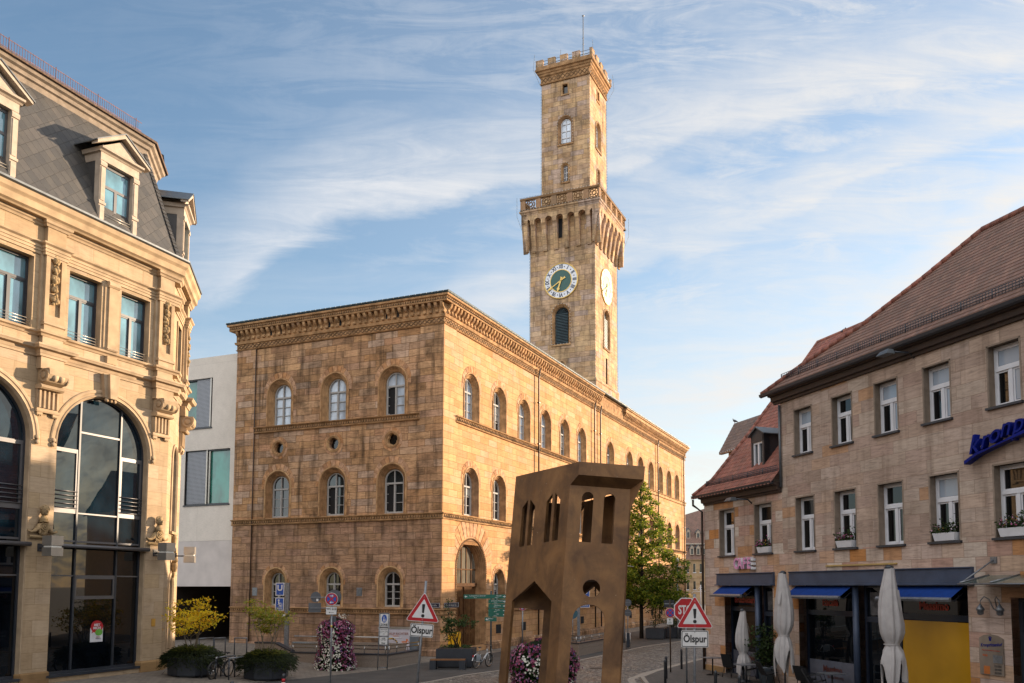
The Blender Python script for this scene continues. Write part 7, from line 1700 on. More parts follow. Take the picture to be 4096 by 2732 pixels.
# ================================================================ BICYCLES, STANDS, BOLLARDS, LAMPS
def bicycle(rear, front, label, frame_m, city=False, lean=0.0):
    d = Vector(front) - Vector(rear); b = empty('bicycle', rear, math.atan2(d.y, d.x), label, 'bicycle', None); b.rotation_euler.x = lean; WB, r = 1.06, .345 if not city else .33
    for x in (0, WB):
        m = MB(); n = 28; m.loft([[Vector((x + rr * math.cos(2 * pi * k / n), y, r + rr * math.sin(2 * pi * k / n))) for k in range(n)] for rr, y in ((r, -.012), (r, .012), (r - .03, .02), (r - .04, 0), (r - .03, -.02), (r, -.012))], True, smooth=True); w = m.build('wheel', M['black'], b)
        m = MB(); m.loft([[Vector((x + rr * math.cos(2 * pi * k / n), y, r + rr * math.sin(2 * pi * k / n))) for k in range(n)] for rr, y in ((r - .038, -.012), (r - .038, .012), (r - .055, .01), (r - .055, -.01), (r - .038, -.012))], True); m.build('rim', M['steel'], w)
        m = MB()
        for k in range(14): m.tube([(x, .02 * (-1) ** k, r), (x + (r - .04) * math.cos(2 * pi * k / 14), 0, r + (r - .04) * math.sin(2 * pi * k / 14))], .003, 3)
        m.tube([(x, -.05, r), (x, .05, r)], .025, 8); m.build('spokes', M['steel'], w)
        m = MB(); m.loft([[Vector((x + rr * math.cos(R(20 + 150 * k / 12)), y, r + rr * math.sin(R(20 + 150 * k / 12)))) for k in range(13)] for rr, y in ((r + .02, -.025), (r + .03, 0), (r + .02, .025))], smooth=True); m.build('mudguard', frame_m if city else M['black'], b)
    F = MB(); BB = (.44, 0, .29); ST = (.26, 0, .62 if city else .82); HT = (.82, 0, .86); HB = (.88, 0, .68)
    F.tube([BB, ST], .018, 7); F.tube([BB, HB], .026 if city else .02, 7)
    if not city: F.tube([(.28, 0, .78), HT], .018, 7)
    F.tube([HT, HB], .022, 7)
    for s in (-1, 1): F.tube([(0, s * .05, r), (.42, s * .03, .29)], .01, 5); F.tube([(0, s * .05, r), (.3, s * .02, .66)], .009, 5); F.tube([HB, (.93, s * .045, .55), (WB, s * .045, r)], .012, 5)
    F.build('frame', frame_m, b)
    m = MB(); m.tube([ST, (.21, 0, .96)], .014, 6); m.build('seat_post', M['steel'], b); m = MB(); m.loft([[(.1 + .27 * t, y * (1 - .75 * t) * .09, .97 + .02 * math.sin(t * 3) - .02 * y * y) for y in (-1, -.5, 0, .5, 1)] for t in (0, .2, .5, .8, 1)], smooth=True); m.blob((.2, 0, .975), .08, 1, .1, sc=(1.6, 1, .35)); m.build('saddle', M['black'], b)
    m = MB(); m.tube([HT, (.79, 0, 1.0), (.83, 0, 1.06)], .014, 6); m.tube([(.72, -.3, 1.08), (.8, -.2, 1.07), (.84, 0, 1.06), (.8, .2, 1.07), (.72, .3, 1.08)], .012, 6); m.build('handlebar', M['black'], b)
    m = MB(); m.tube([(.44, -.08, .29), (.44, .08, .29)], .02, 8); m.tube([(.44, .08, .29), (.5, .08, .14)], .011, 5); m.tube([(.44, -.08, .29), (.38, -.08, .44)], .011, 5); m.bx(.46, .56, .08, .15, .12, .145); m.bx(.33, .43, -.15, -.08, .43, .455); m.lathe((.44, .05, .29), [(.09, 0), (.09, .006)], 16, ax=(0, 1, 0)); m.build('crank', M['anth'], b)
    if city:
        m = MB()
        for s in (-1, 1): m.loft([[(-.12 + .34 * t, s * (.05 + .02 * math.sin(pi * u)), .36 + .34 * u * (1 - .5 * abs(t - .4))) for u in (0, .33, .66, 1)] for t in (0, .25, .5, .75, 1)], smooth=True)
        m.build('skirt_guard', plain('pale_panel', rgb('8f979e'), .35, var=.05), b)
        m = MB(); m.tube([(.93, -.1, .72), (1.08, -.1, .78), (1.08, -.1, 1.0), (1.0, -.1, 1.02)], .008, 4); m.tube([(.93, .1, .72), (1.08, .1, .78), (1.08, .1, 1.0), (1.0, .1, 1.02)], .008, 4); m.tube([(1.08, -.1, 1.0), (1.08, .1, 1.0)], .008, 4); m.build('front_rack', M['steel'], b); m = MB(); m.bx(-.31, -.27, -.03, .03, .55, .65); m.build('rear_light', sred, b)
    else: m = MB(); m.tube([(.9, 0, .8), (.97, 0, .82)], [.02, .035], 8); m.build('headlight', M['steel'], b); m = MB(); m.bx(-.2, .24, -.06, .06, .74, .755); m.tube([(-.15, .05, .74), (0, .05, r)], .006, 4); m.tube([(-.15, -.05, .74), (0, -.05, r)], .006, 4); m.build('rack', M['anth'], b)
    return b
bicycle(on_ground(911, 2708), on_ground(838, 2719), 'black bicycle parked between the steel bike stands', plain('black_frame', rgb('101114'), .3), False, R(-6))
bicycle(Vector((-3.42, 39.45, 0)), Vector((-2.95, 40.3, 0)), 'white city bicycle with a rear skirt guard beside the large planter', plain('white_frame', rgb('c3c6c9'), .3), True, R(4))
for k, (a, b, h, lab) in enumerate([((805, 2713), (883, 2705), .82, 'front bike stand nearest the cream building'), ((861, 2717), (938, 2708), .82, 'front bike stand against which the black bicycle leans'), ((914, 2720), (1000, 2711), .82, 'front bike stand touching the octagonal planter'), ((795, 2624), (853, 2618), .85, 'rear bike stand furthest left by the passage'), ((856, 2622), (900, 2620), .85, 'rear bike stand in the middle of its row'), ((937, 2621), (986, 2622), .85, 'rear bike stand before the hall corner')]):
    A, B_ = on_ground(*a), on_ground(*b); s = empty('bike_stand', A, 0, 'inverted U shaped ' + lab, 'bike stand', 'inverted U bike stands'); D_ = B_ - A; z = h - .0
    m = MB(); m.bx(0, 0, 0, 0, 0, 0) if False else None
    t = D_.normalized(); 
    m.tube([(0, 0, -.05), (0, 0, z)], .028, 6); m.build('post', M['anth'], s); m = MB(); m.tube([(D_.x, D_.y, D_.z - .05), (D_.x, D_.y, z)], .028, 6); m.build('post', M['anth'], s); m = MB(); m.tube([(0, 0, z), (D_.x, D_.y, z)], .03, 6); m.build('top_bar', M['galv'], s)
dkb = plain('bollard_grey', rgb('3a3c40'), .45, var=.12, metal=.3)
for u, y, lab, rw in ((1146, 28.4, 'red and white banded bollard at the lower left of the flower column', 1), (943, 26.1, 'dark bollard whose domed top just shows at the bottom edge', 0), (2655.8, 32.7, 'slim grey bollard left of the no stopping pole, the nearer of a pair', 0), (2660, 34.3, 'slim grey bollard just behind the nearer one of a pair', 0), (2721, 38.2, 'slim grey bollard behind the STOP sign on the pavement kerb', 0), (2819, 42, 'slim dark bollard at the foot of the cafe corner', 0), (2855, 28.5, 'grey bollard with a rounded top before the cafe corner', 0), (2949, 26.9, 'grey bollard in front of the small closed parasol', 0)):
    x = (u - 2200) / 3380 * y * 1.0; z = .1 if x > 3 else gz(x, y); b = empty('bollard', (x, y, z), 0, lab, 'bollard', 'street bollards'); hh = .9 - (.0)
    m = MB(); r_ = .055 if y < 30 else .05; m.lathe((0, 0, -.05), [(r_, 0), (r_, hh - .06), (r_ * 1.1, hh - .05), (r_ * 1.1, hh), (r_ * .8, hh + .04), (r_ * .3, hh + .055)], 12); m.build('post', dkb, b)
    if rw:
        for z0, z1, mt in ((.62, .74, sred), (.5, .62, swhite), (.38, .5, sred)): m = MB(); m.lathe((0, 0, z0), [(r_ + .004, 0), (r_ + .004, z1 - z0)], 12); m.build('reflective_band', mt, b)
def streetlamp(loc, top, label, side=1):
    l = empty('street_lamp', loc, 0, label, 'street lamp', 'slender grey street lamps'); m = MB(); m.tube([(0, 0, -.1), (0, 0, 1.0), (0, 0, top)], [.07, .06, .045], 8); m.build('pole', M['galv'], l)
    m = MB(); m.lathe((0, 0, top), [(.1, 0), (.13, .12), (.12, .3), (.05, .42), (.01, .45)], 10); m.build('lamp_cap', M['alu'], l); m = MB(); m.loft([[(x, y * (.16 - .1 * abs(x - .35)), top - .28 + .1 * (1 - (x - .1) ** 2 * 2.2) - .05 * y * y) for y in (-1, -.4, .4, 1)] for x in (0, .2, .4, .55, .66)], smooth=True); m.build('reflector', M['alu'], l)
streetlamp(on_ground(2497, 2571.5), 5.4, 'slender street lamp with a flat reflector right behind the bronze tower'); streetlamp(Vector((at(2712, 2500, 62).x, 62, 0)), 5.45, 'second slender street lamp half hidden by the linden crown')
tl = empty('twin_lantern', (at(2803, 2400, 90).x, 90, 0), 0, 'pale candelabra street lamp with two yellow lanterns far down the street', 'street lamp'); z = 3.8
m = MB(); m.tube([(0, 0, 0), (0, 0, z + .15)], .06, 8); m.build('pole', M['white'], tl); m = MB(); m.tube([(-1.05, 0, z - .8), (-.8, 0, z - .6), (0, 0, z - .55), (.8, 0, z - .6), (1.05, 0, z - .8)], .03, 6); m.tube([(-.5, 0, z - .6), (0, 0, z)], .02, 5); m.tube([(.5, 0, z - .6), (0, 0, z)], .02, 5); m.build('arm', M['white'], tl)
for s in (-1.15, .9): m = MB(); m.lathe((s, 0, z - 1.45), [(.16, 0), (.22, .1), (.24, .5), (.1, .66), (.03, .7)], 8); m.build('lantern', plain('amber_lantern', rgb('c9a45a'), .4), tl)

# ================================================================ BRONZE TOWER SCULPTURE
def bronze():
    t = NT('bronze_patina'); o = t.obj(); a = t.noise(o, 1.6, 6, .6, .8); b = t.noise(t.mapping(o, (3.2, 3.2, 1.5)), 1.6, 7, .62, .5)
    c = t.ramp(a, [(.28, rgb('4a3320')), (.45, rgb('66492d')), (.6, rgb('795836')), (.78, rgb('8c6842'))]); c = t.mix(.6, c, t.ramp(b, [(.35, (.5, .47, .45, 1)), (.55, (1, 1, 1, 1)), (.75, (1.15, 1.08, 1.0, 1))]), 'MULTIPLY')
    sp = t.noise(o, 26, 3, .5); c = t.mix(t.ramp(sp, [(.72, (0, 0, 0, 1)), (.76, (.5, .5, .5, 1))]), c, rgb('a08f78')); t.l(c, t.b.inputs['Base Color']); t.b.inputs['Metallic'].default_value = .5; t.l(t.ramp(b, [(.3, (.42,) * 3 + (1,)), (.7, (.62,) * 3 + (1,))]), t.b.inputs['Roughness']); t.bump(t.noise(o, 14, 4), .12, .01); return t.m
BZ = bronze(); E0 = Vector((.287, 12.0, 5.244)); UPV = Vector((.075, .133, 1)).normalized(); XRV = Vector((1, 0, -.075)).normalized(); XLV = Vector((-.58, .815, -.065)).normalized()
class TF:
    def __init__(s, o, U, W): s.o, s.U, s.W = o, U, W; s.N = U.cross(W).normalized()
    def __call__(s, u, z, d=0.0): return s.o + s.U * u + s.W * z + s.N * d
sc_ = empty('bronze_tower', (0, 0, 0), 0, 'leaning bronze tower sculpture with cut out windows, arch and flared top', 'sculpture')
WR, WL, BOT = .862, 1.475, -5.4; TH = .045
def panel(fr, cells, name, sgn):
    m = MB()
    for P in cells: m.prism(fr, P, -TH if sgn > 0 else 0, 0 if sgn > 0 else TH)
    m.build(name, BZ, sc_)
def archp(cx, hw, z0, zs, n=10): return [(cx - hw, z0), (cx + hw, z0)] + [(cx + hw * math.cos(pi * k / n), zs + hw * math.sin(pi * k / n)) for k in range(n + 1)]
from mathutils.geometry import tessellate_polygon
def cut_panel(fr, outer, holes, name, th, rim=None):
    """flat plate with openings; th is the thickness, taken inwards"""
    loops = [outer] + holes; flat = [p for L in loops for p in L]; tri = tessellate_polygon([[Vector((u, z, 0)) for u, z in L] for L in loops]); m = MB()
    m.add([fr(u, z, 0) for u, z in flat], [tuple(t) for t in tri], 0, .5); m.add([fr(u, z, -th) for u, z in flat], [tuple(reversed(t)) for t in tri], 0, .5)
    for L in loops:
        n = len(L); m.add([fr(u, z, 0) for u, z in L] + [fr(u, z, -th) for u, z in L], [(i, (i + 1) % n, (i + 1) % n + n, i + n) for i in range(n)], 0, .5)
    return m.build(name, BZ, sc_)
RF = TF(E0, XRV, UPV); LF_ = TF(E0, XLV, UPV); LF_.N = -LF_.N if LF_.N.y > 0 else LF_.N
RF.N = -RF.N if RF.N.y > 0 else RF.N
rightP = [(0, 0), (0, BOT), (.165, BOT), (.165, -1.93)] + [(.39 - .226 * math.cos(pi * k / 12), -1.9 + .215 * math.sin(pi * k / 12)) for k in range(1, 12)] + [(.615, -1.93), (.615, BOT), (WR, BOT), (WR, 0)]
def slot(cx, hw): return archp(cx, hw, -.812, -.165)
cut_panel(RF, rightP, [slot(.265, .082), slot(.578, .08), circ(.4, -1.458, .122, 26)], 'right_face', TH)
leftP = [(0, 0), (-.19, .12), (-.193, .31), (WL, .385), (WL, BOT), (1.28, BOT), (1.28, -1.6), (.72, -1.336), (.245, -1.66), (.245, BOT), (0, BOT)]
holes = []
for a in (.21, .86):
    holes += [[(a, -.78), (a + .145, -.78), (a + .145, -.06), (a, -.185)][::-1], [(a + .21, -.78), (a + .35, -.78), (a + .35, -.165), (a + .21, -.06)][::-1]]
cut_panel(LF_, leftP, holes, 'left_face', TH)
# rear faces, parallel to the front two
RB = TF(E0 + XLV * WL, XRV, UPV); RB.N = RF.N; LB = TF(E0 + XRV * WR, XLV, UPV); LB.N = LF_.N
cut_panel(RB, [(0, 0), (0, BOT), (.1, BOT), (.1, -1.68), (.6, -1.68), (.6, BOT), (WR, BOT), (WR, 0)], [slot(.40, .082)], 'rear_face', TH)
cut_panel(LB, [(0.02, -.02), (WL - .02, -.02), (WL - .02, BOT), (1.28, BOT), (1.28, -1.6), (.72, -1.336), (.245, -1.66), (.245, BOT), (0.02, BOT)], holes[:1] + holes[3:], 'far_side_face', TH)
m = MB(); k_ = -1.30; PT = lambda a, b, c: E0 + XRV * (.09 + a * (WR - .18)) + XLV * (.09 + b * (WL - .18)) + UPV * c; m.hexa([PT(0, 0, k_), PT(1, 0, k_), PT(1, 1, k_), PT(0, 1, k_), PT(0, 0, k_ + .04), PT(1, 0, k_ + .04), PT(1, 1, k_ + .04), PT(0, 1, k_ + .04)]); m.build('inner_floor', BZ, sc_)
# flared cornice over the right face
m = MB(); f0 = LF_(-.193, .31); f1 = f0 + XRV * .928; g0 = LF_(-.19, .12); g1 = f0 + XRV * .924 - UPV * .195; s0 = RF(0, 0); s1 = RF(WR, 0)
m.poly([f0, f1, g1, g0]); m.poly([g0, g1, s1, s0]); t0, t1 = LF_(WL, .385), f1 + XLV * WL * .96; m.poly([f0, f1, t1, t0]); e1 = RF(WR, -.34) ; m.poly([f1, g1, e1, s1]) ; m.poly([g1, e1, s1]); m.poly([f1, t1, RB(WR, 0), s1]); m.build('flared_cornice', BZ, sc_)
m = MB(); z_ = [RF(0, 0).z]; 
for P in (RF(.08, BOT), RF(WR - .1, BOT), LF_(WL - .1, BOT)): m.lathe((P.x, P.y, -.05), [(.12, 0), (.12, .07)], 8)
m.build('foot_plate', BZ, sc_)

# ================================================================ CAFE TERRACE
cloth = plain('parasol_cloth', rgb('a5a19f'), .85, var=.06, scale=4, spec=.15)
def parasol(X, Y, top, bot, wid, seed, label):
    w = CO + CX_ * X + CY_ * Y; o = empty('parasol', (w.x, w.y, .1), 0, label, 'parasol', 'closed white parasols'); H_ = top - .1; random.seed(seed); n = 44; m = MB(); L = []
    prof = [(0.0, .30), (.02, .33), (.1, .42), (.2, .55), (.30, .66), (.4, .74), (.5, .78), (.58, .74), (.64, .60), (.675, .46), (.69, .44), (.705, .47), (.74, .60), (.8, .70), (.87, .76), (.94, .78), (1.0, .74)]
    ph = random.uniform(0, 6); n = 72
    for t, k in prof:
        z = H_ - .06 - t * (top - bot); ring = []
        for i in range(n):
            a = 2 * pi * i / n; tie = max(0, 1 - abs(t - .69) / .06); f = (.05 + .17 * t) * (1 - .7 * tie)
            fold = .55 * math.sin(8 * a + ph + t * 2.2) + .35 * math.sin(13 * a - ph + t * 4) + .3 * math.sin(3 * a + ph * 2 - t * 3)
            r = wid * k * (1 + f * fold + .16 * t * noise.noise(Vector((math.cos(a) * 1.8, math.sin(a) * 1.8, t * 5 + seed))))
            low_ = max(0, t - .74) / .26; zz = z - low_ * (top - bot) * (.10 * math.sin(4 * a + ph) + .06 * math.sin(7 * a + 2 * ph))
            ring.append((r * math.cos(a) + .03 * math.sin(t * 7 + seed), r * math.sin(a), zz))
        L.append(ring)
    m.loft(L, True, smooth=True); m.build('cloth', cloth, o)
    m = MB()   # hanging flap round the upper part and the tied belt
    for i in (0, 3, 5):
        a = 2 * pi * i / 8 + .2 + ph; r0, r1 = wid * .60, wid * .78; z1 = H_ - .06 - (top - bot) * .20; z0 = H_ - .06 - (top - bot) * (.34 + .05 * (i % 2)); da = .30
        m.poly([(r0 * math.cos(a - da), r0 * math.sin(a - da), z1), (r0 * math.cos(a + da), r0 * math.sin(a + da), z1), (r1 * math.cos(a + da * .6), r1 * math.sin(a + da * .6), z0 + .06), (r1 * math.cos(a), r1 * math.sin(a), z0 - .05), (r1 * math.cos(a - da * .6), r1 * math.sin(a - da * .6), z0 + .06)])
    m.build('flap', cloth, o)
    m = MB(); zt = H_ - .06 - .685 * (top - bot); m.loft([[(wid * .5 * math.cos(2 * pi * k / 16), wid * .5 * math.sin(2 * pi * k / 16), zt + s) for k in range(16)] for s in (-.02, .02)], True); m.build('belt', cloth, o)
    m = MB(); m.lathe((0, 0, H_ - .08), [(wid * .32, 0), (wid * .3, .05), (wid * .15, .1), (.01, .11)], 12); m.build('top_cap', M['anth'], o)
    m = MB(); m.tube([(0, 0, 0), (0, 0, H_ - .1)], .03, 8); m.build('pole', M['anth'], o); m = MB(); m.lathe((0, 0, -.02), [(.3, 0), (.3, .06), (.06, .1), (.05, .3)], 14); m.build('base', M['anth'], o)
parasol(4.63, -1.0, 2.9, .5, .33, 2, 'small closed white parasol before the left shop window'); parasol(7.69, -1.2, 4.33, 1.1, .42, 5, 'tall closed white parasol between the two blue grey lintels'); parasol(13.1, -1.2, 4.41, 1.1, .44, 9, 'tall closed white parasol in front of the yellow blind')
rattan = plain('dark_rattan', rgb('101114'), .6, var=.3, scale=30); steelg = M['galv']
def chair_proto():
    c = empty('cafe_chair', (0, 0, 0)); m = MB(); m.hexa([(-.24, -.24, .42), (.24, -.24, .42), (.24, .22, .40), (-.24, .22, .40), (-.24, -.24, .46), (.24, -.24, .46), (.24, .22, .44), (-.24, .22, .44)]); m.build('seat', rattan, c)
    m = MB(); m.hexa([(-.25, .20, .44), (.25, .20, .44), (.25, .24, .44), (-.25, .24, .44), (-.24, .36, .95), (.24, .36, .95), (.24, .40, .95), (-.24, .40, .95)]); m.build('backrest', rattan, c)
    for x in (-.22, .22):
        for a, b in (((x, -.22, .42), (x * 1.05, -.24, 0)), ((x, .2, .42), (x * 1.05, .32, 0))): m = MB(); m.tube([a, b], .014, 6); m.build('leg', M['black'], c)
        m = MB(); m.tube([(x * 1.1, .3, .68), (x * 1.15, .0, .68), (x * 1.15, -.2, .64), (x, -.22, .44)], .016, 6); m.build('armrest', M['black'], c)
    return c
cp = chair_proto(); first = True
for X, Y, rz, tx, lab in ((3.15, -.62, 200, 0, 'dark woven cafe chair by the small parasol'), (4.9, -.7, 120, -14, 'dark woven cafe chair tipped forward right of the small parasol'), (6.3, -.85, 170, -10, 'dark woven cafe chair left of the middle parasol pole'), (8.35, -.75, 190, -4, 'dark woven cafe chair right of the middle parasol pole'), (9.35, -.95, 130, -12, 'dark woven cafe chair tipped against the table by the window'), (12.75, -.9, 200, -8, 'dark woven cafe chair at the foot of the large parasol'), (13.75, -.8, 175, -8, 'dark woven cafe chair before the yellow blind'), (14.75, -.75, 160, -4, 'dark woven cafe chair at the right end of the terrace')):
    w = CO + CX_ * X + CY_ * Y; r_ = (R(tx), 0, CRZ + R(rz)); 
    if first: cp.location = (w.x, w.y, .1); cp.rotation_euler = r_; o = cp; first = False
    else: o = inst(cp, loc=(w.x, w.y, .1), rot=r_)
    if tx: o.location.z += .24 * math.sin(abs(R(tx)))
    tag(o, lab, 'chair', 'dark woven cafe chairs')
for X, Y, lab in ((2.2, -.95, 'small grey cafe table at the left end of the terrace'), (9.2, -.35, 'small grey cafe table under the large shop window'), (5.4, -1.35, 'small grey cafe table beside the potted shrub')):
    w = CO + CX_ * X + CY_ * Y; t = empty('cafe_table', (w.x, w.y, .1), CRZ, lab, 'table', 'small cafe tables'); m = MB(); m.bx(-.35, .35, -.35, .35, .71, .735); m.build('table_top', steelg, t); m = MB(); m.tube([(0, 0, .05), (0, 0, .71)], .03, 8); m.build('pedestal', M['black'], t); m = MB(); m.bx(-.28, .28, -.03, .03, 0, .04); m.bx(-.03, .03, -.28, .28, .0, .041); m.build('foot', M['black'], t)
w = CO + CX_ * 5.55 + CY_ * -.55; pot = empty('shrub_pot', (w.x, w.y, .1), 0, 'grey tapered pot holding a dark laurel bush', 'planter'); m = MB(); m.lathe((0, 0, 0), [(.24, 0), (.33, .55), (.36, .58), (.36, .64), (.3, .64), (.28, .55)], 16); m.build('pot', plain('grey_pot', rgb('5c666e'), .6, var=.1), pot)
random.seed(31); leafy('laurel_bush', Vector((w.x, w.y, .7)), 'dense dark laurel bush standing in the grey pot', 'shrub', [(random.gauss(0, .16), random.gauss(0, .16), .25 + .1 * i, .34 + .06 * math.sin(i * .5), .28) for i in range(13)], 240, .12, leafd, [([(0, 0, -.2), (0, 0, 1.0)], [.04, .02])])
# ================================================================ CAMERA, SUN, SKY
cam = bpy.data.cameras.new('camera'); co = bpy.data.objects.new('camera', cam); COL.objects.link(co)
co.location = (0, 0, 3.8); co.rotation_euler = (R(90 + 4.4), 0, 0)
cam.sensor_fit = 'HORIZONTAL'; cam.sensor_width = 36; cam.lens = 36 * 3380 / 4096
cam.shift_x = (2048 - 2200) / 4096; cam.shift_y = (2345 - 3380 * math.tan(R(4.4)) - 1366) / 4096
cam.clip_start = .1; cam.clip_end = 5000
S.camera = co
SUN_EL = R(8.5); SUN_AZ = math.atan2(.564, .826)          # direction towards the sun, on the plan
sd = Vector((math.cos(SUN_AZ) * math.cos(SUN_EL), math.sin(SUN_AZ) * math.cos(SUN_EL), math.sin(SUN_EL)))
sl_ = bpy.data.lights.new('sun', 'SUN'); sl_.energy = 5.0; sl_.angle = R(.53); sl_.color = (1, .77, .54)
so = bpy.data.objects.new('sun', sl_); COL.objects.link(so); so.rotation_euler = (-sd).to_track_quat('-Z', 'Y').to_euler(); so.location = (60, 40, 60)
W = bpy.data.worlds.new('World'); S.world = W; W.use_nodes = True
nt = W.node_tree; N = nt.nodes; Lk = nt.links
bg = N['Background']
def wn(t, **k):
    x = N.new('ShaderNode' + t)
    for a, b in k.items(): setattr(x, a, b)
    return x
def wm(op, a, b=None, c=None, clamp=False):
    x = wn('Math', operation=op); x.use_clamp = clamp
    for i, v in enumerate((a, b, c)):
        if v is None: continue
        if isinstance(v, (int, float)): x.inputs[i].default_value = v
        else: Lk.new(v, x.inputs[i])
    return x.outputs[0]
sky = wn('TexSky', sky_type='NISHITA'); sky.sun_disc = False; sky.sun_elevation = R(8.5); sky.sun_rotation = pi / 2 - SUN_AZ
sky.air_density = 1.0; sky.dust_density = .6; sky.ozone_density = 2.0
tc = wn('TexCoord').outputs['Generated']; sx = wn('SeparateXYZ'); Lk.new(tc, sx.inputs[0])
dx, dy, dz = sx.outputs
# cirrus: bands across the sky ahead, as angles about the vertical axis
ya = wm('MAXIMUM', dy, .05)
a = wm('DIVIDE', dx, ya); b = wm('DIVIDE', dz, ya)
ab = wn('CombineXYZ'); Lk.new(a, ab.inputs[0]); Lk.new(b, ab.inputs[1])
def wnoise(vec, sc, det=5, ro=.55, dist=0.0):
    x = wn('TexNoise'); x.inputs['Scale'].default_value = sc; x.inputs['Detail'].default_value = det; x.inputs['Roughness'].default_value = ro; x.inputs['Distortion'].default_value = dist
    Lk.new(vec, x.inputs['Vector']); return x.outputs['Fac']
def wmap(vec, sc=(1, 1, 1), rot=0.0, loc=(0, 0, 0)):
    x = wn('Mapping'); x.inputs['Scale'].default_value = sc; x.inputs['Rotation'].default_value = (0, 0, rot); x.inputs['Location'].default_value = loc
    Lk.new(vec, x.inputs['Vector']); return x.outputs[0]
def curve(v, pts, lo=-.8, hi=.8):
    x = wn('FloatCurve'); c = x.mapping.curves[0]
    c.points[0].location = (0, pts[0][1]); c.points[1].location = (1, pts[-1][1])
    for p, q in pts: c.points.new((p - lo) / (hi - lo), q)
    x.mapping.update(); Lk.new(wm('DIVIDE', wm('SUBTRACT', v, lo), hi - lo, clamp=True), x.inputs['Value'])
    return x.outputs[0]
def sstep(v, e0, e1):
    x = wn('MapRange', interpolation_type='SMOOTHSTEP'); x.inputs[1].default_value = e0; x.inputs[2].default_value = e1; Lk.new(v, x.inputs[0]); return x.outputs[0]
warp = wm('MULTIPLY', wm('SUBTRACT', wnoise(wmap(ab.outputs[0], (1, 1, 1)), 2.6, 4), .5), .09)
fine = wm('MULTIPLY', wm('SUBTRACT', wnoise(wmap(ab.outputs[0], (3, 11, 1), -.36), 1.5, 7, .62, .8), .5), .085)
bw_ = wm('ADD', b, warp); bf = wm('ADD', bw_, fine)
def bandm(pts, below, above, amp):
    """cloud band: crisp below its line, feathering out above it"""
    d = wm('SUBTRACT', bf, curve(a, pts))
    lo = sstep(d, -below, 0.0)
    up = wm('SUBTRACT', 1.0, sstep(d, 0.0, above))
    k = wm('MULTIPLY', lo, up)
    return wm('MULTIPLY', k, curve(a, amp))
B1 = bandm([(-.8, .32), (-.42, .355), (-.36, .395), (-.27, .45), (-.15, .475), (-.03, .505), (.15, .54), (.36, .595), (.56, .645), (.8, .69)], .035, .17, [(-.8, .25), (-.5, .4), (-.36, .75), (-.2, .95), (0, .85), (.2, .85), (.4, .9), (.8, .85)])
B0 = wm('MULTIPLY', sstep(wnoise(wmap(ab.outputs[0], (1.2, 5, 1), -.3), 1.5, 6, .6, .4), .38, .7), curve(a, [(-.8, .1), (-.3, .12), (.0, .5), (.25, .75), (.8, .85)]))
B2 = bandm([(-.8, .22), (-.2, .27), (-.05, .34), (.1, .40), (.3, .46), (.56, .56), (.8, .62)], .03, .10, [(-.8, .2), (-.3, .45), (-.15, .65), (0, .75), (.2, .85), (.8, .95)])
B3 = bandm([(-.8, .1), (.1, .20), (.3, .26), (.42, .34), (.56, .46), (.8, .62)], .03, .10, [(-.8, .15), (0, .45), (.2, .8), (.35, 1), (.8, 1)])
wis = sstep(wnoise(wmap(ab.outputs[0], (2.2, 9, 1), -.36), 1.3, 7, .62, .5), .46, .78)
wis = wm('MULTIPLY', wis, curve(a, [(-.8, .1), (-.4, .18), (-.1, .35), (.2, .6), (.8, .8)]))
low = wm('MULTIPLY', wm('SUBTRACT', 1.0, sstep(b, .05, .52)), curve(a, [(-.8, .5), (-.3, .55), (.0, .8), (.3, 1.0), (.8, 1.0)]))
cl = wm('MAXIMUM', wm('MAXIMUM', B1, wm('MAXIMUM', B0, B2)), wm('MAXIMUM', B3, wis))
cl = wm('SUBTRACT', 1.0, wm('MULTIPLY', wm('SUBTRACT', 1.0, wm('MULTIPLY', cl, .92)), wm('SUBTRACT', 1.0, low)))
st1 = wnoise(wmap(ab.outputs[0], (2.4, 12, 1), -.40), 2.0, 8, .68, .9); st2 = wnoise(wmap(ab.outputs[0], (9, 3.2, 1), .55), 1.7, 7, .65, .8)
feath = wm('ADD', wm('MULTIPLY', sstep(st1, .30, .70), .75), wm('MULTIPLY', sstep(st2, .34, .66), .12))
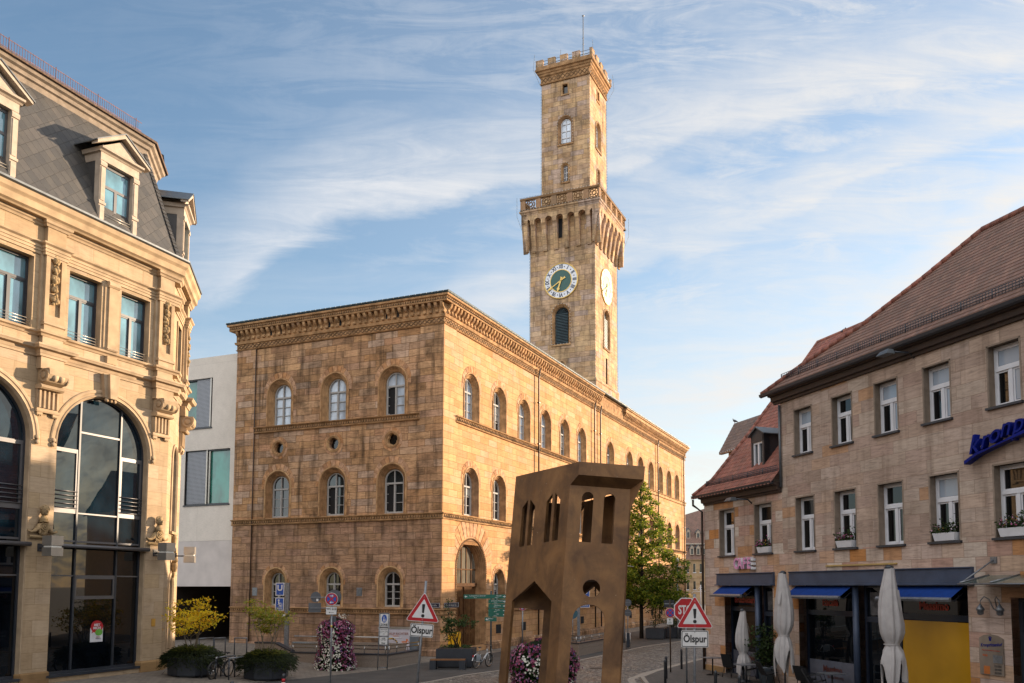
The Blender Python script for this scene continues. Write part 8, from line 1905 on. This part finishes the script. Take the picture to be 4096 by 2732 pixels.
cl = wm('MULTIPLY', cl, wm('ADD', .56, wm('MULTIPLY', feath, .62)), clamp=True)
cl = wm('MAXIMUM', cl, wm('MULTIPLY', sstep(a, -.65, .1), .16))
cl = wm('MAXIMUM', cl, wm('MULTIPLY', feath, curve(a, [(-.8, .05), (-.5, .10), (-.3, .26), (0, .55), (.3, .82), (.8, .9)])))
front = sstep(dy, .08, .35)
# behind the camera and overhead: unseen brighter cloud added to fill shaded fronts
veil = sstep(wnoise(tc, 2.4, 6, .6, .4), .3, .62)
veil = wm('MULTIPLY', veil, sstep(dz, -.02, .08))
cmask = wm('ADD', wm('MULTIPLY', cl, front), wm('MULTIPLY', veil, wm('SUBTRACT', 1.0, front)), clamp=True)
SKYMUL, CLOUD = .108, .95
mulc = wn('Mix', data_type='RGBA', blend_type='MULTIPLY'); mulc.inputs[0].default_value = 1; Lk.new(sky.outputs[0], mulc.inputs[6]); mulc.inputs[7].default_value = (1.0, 1.0, 1.0, 1)
# cloud radiance as a colour, warmer towards the sun
glow = sstep(wm('ADD', wm('MULTIPLY', dx, sd.x), wm('MULTIPLY', dy, sd.y)), -.2, 1.0)
cc = wn('Mix', data_type='RGBA'); Lk.new(glow, cc.inputs[0]); cc.inputs[6].default_value = (.30 / SKYMUL, .32 / SKYMUL, .355 / SKYMUL, 1); cc.inputs[7].default_value = (.37 / SKYMUL, .355 / SKYMUL, .335 / SKYMUL, 1)
c2 = wn('Mix', data_type='RGBA'); Lk.new(front, c2.inputs[0]); c2.inputs[6].default_value = (.84 / SKYMUL, .83 / SKYMUL, .84 / SKYMUL, 1); Lk.new(cc.outputs[2], c2.inputs[7]); cc = c2
mx = wn('Mix', data_type='RGBA'); Lk.new(cmask, mx.inputs[0]); Lk.new(mulc.outputs[2], mx.inputs[6]); Lk.new(cc.outputs[2], mx.inputs[7])
Lk.new(mx.outputs[2], bg.inputs['Color']); bg.inputs['Strength'].default_value = SKYMUL
S.view_settings.view_transform = 'Standard'; S.view_settings.look = 'None'; S.view_settings.exposure = 1.35; S.view_settings.gamma = 1.0
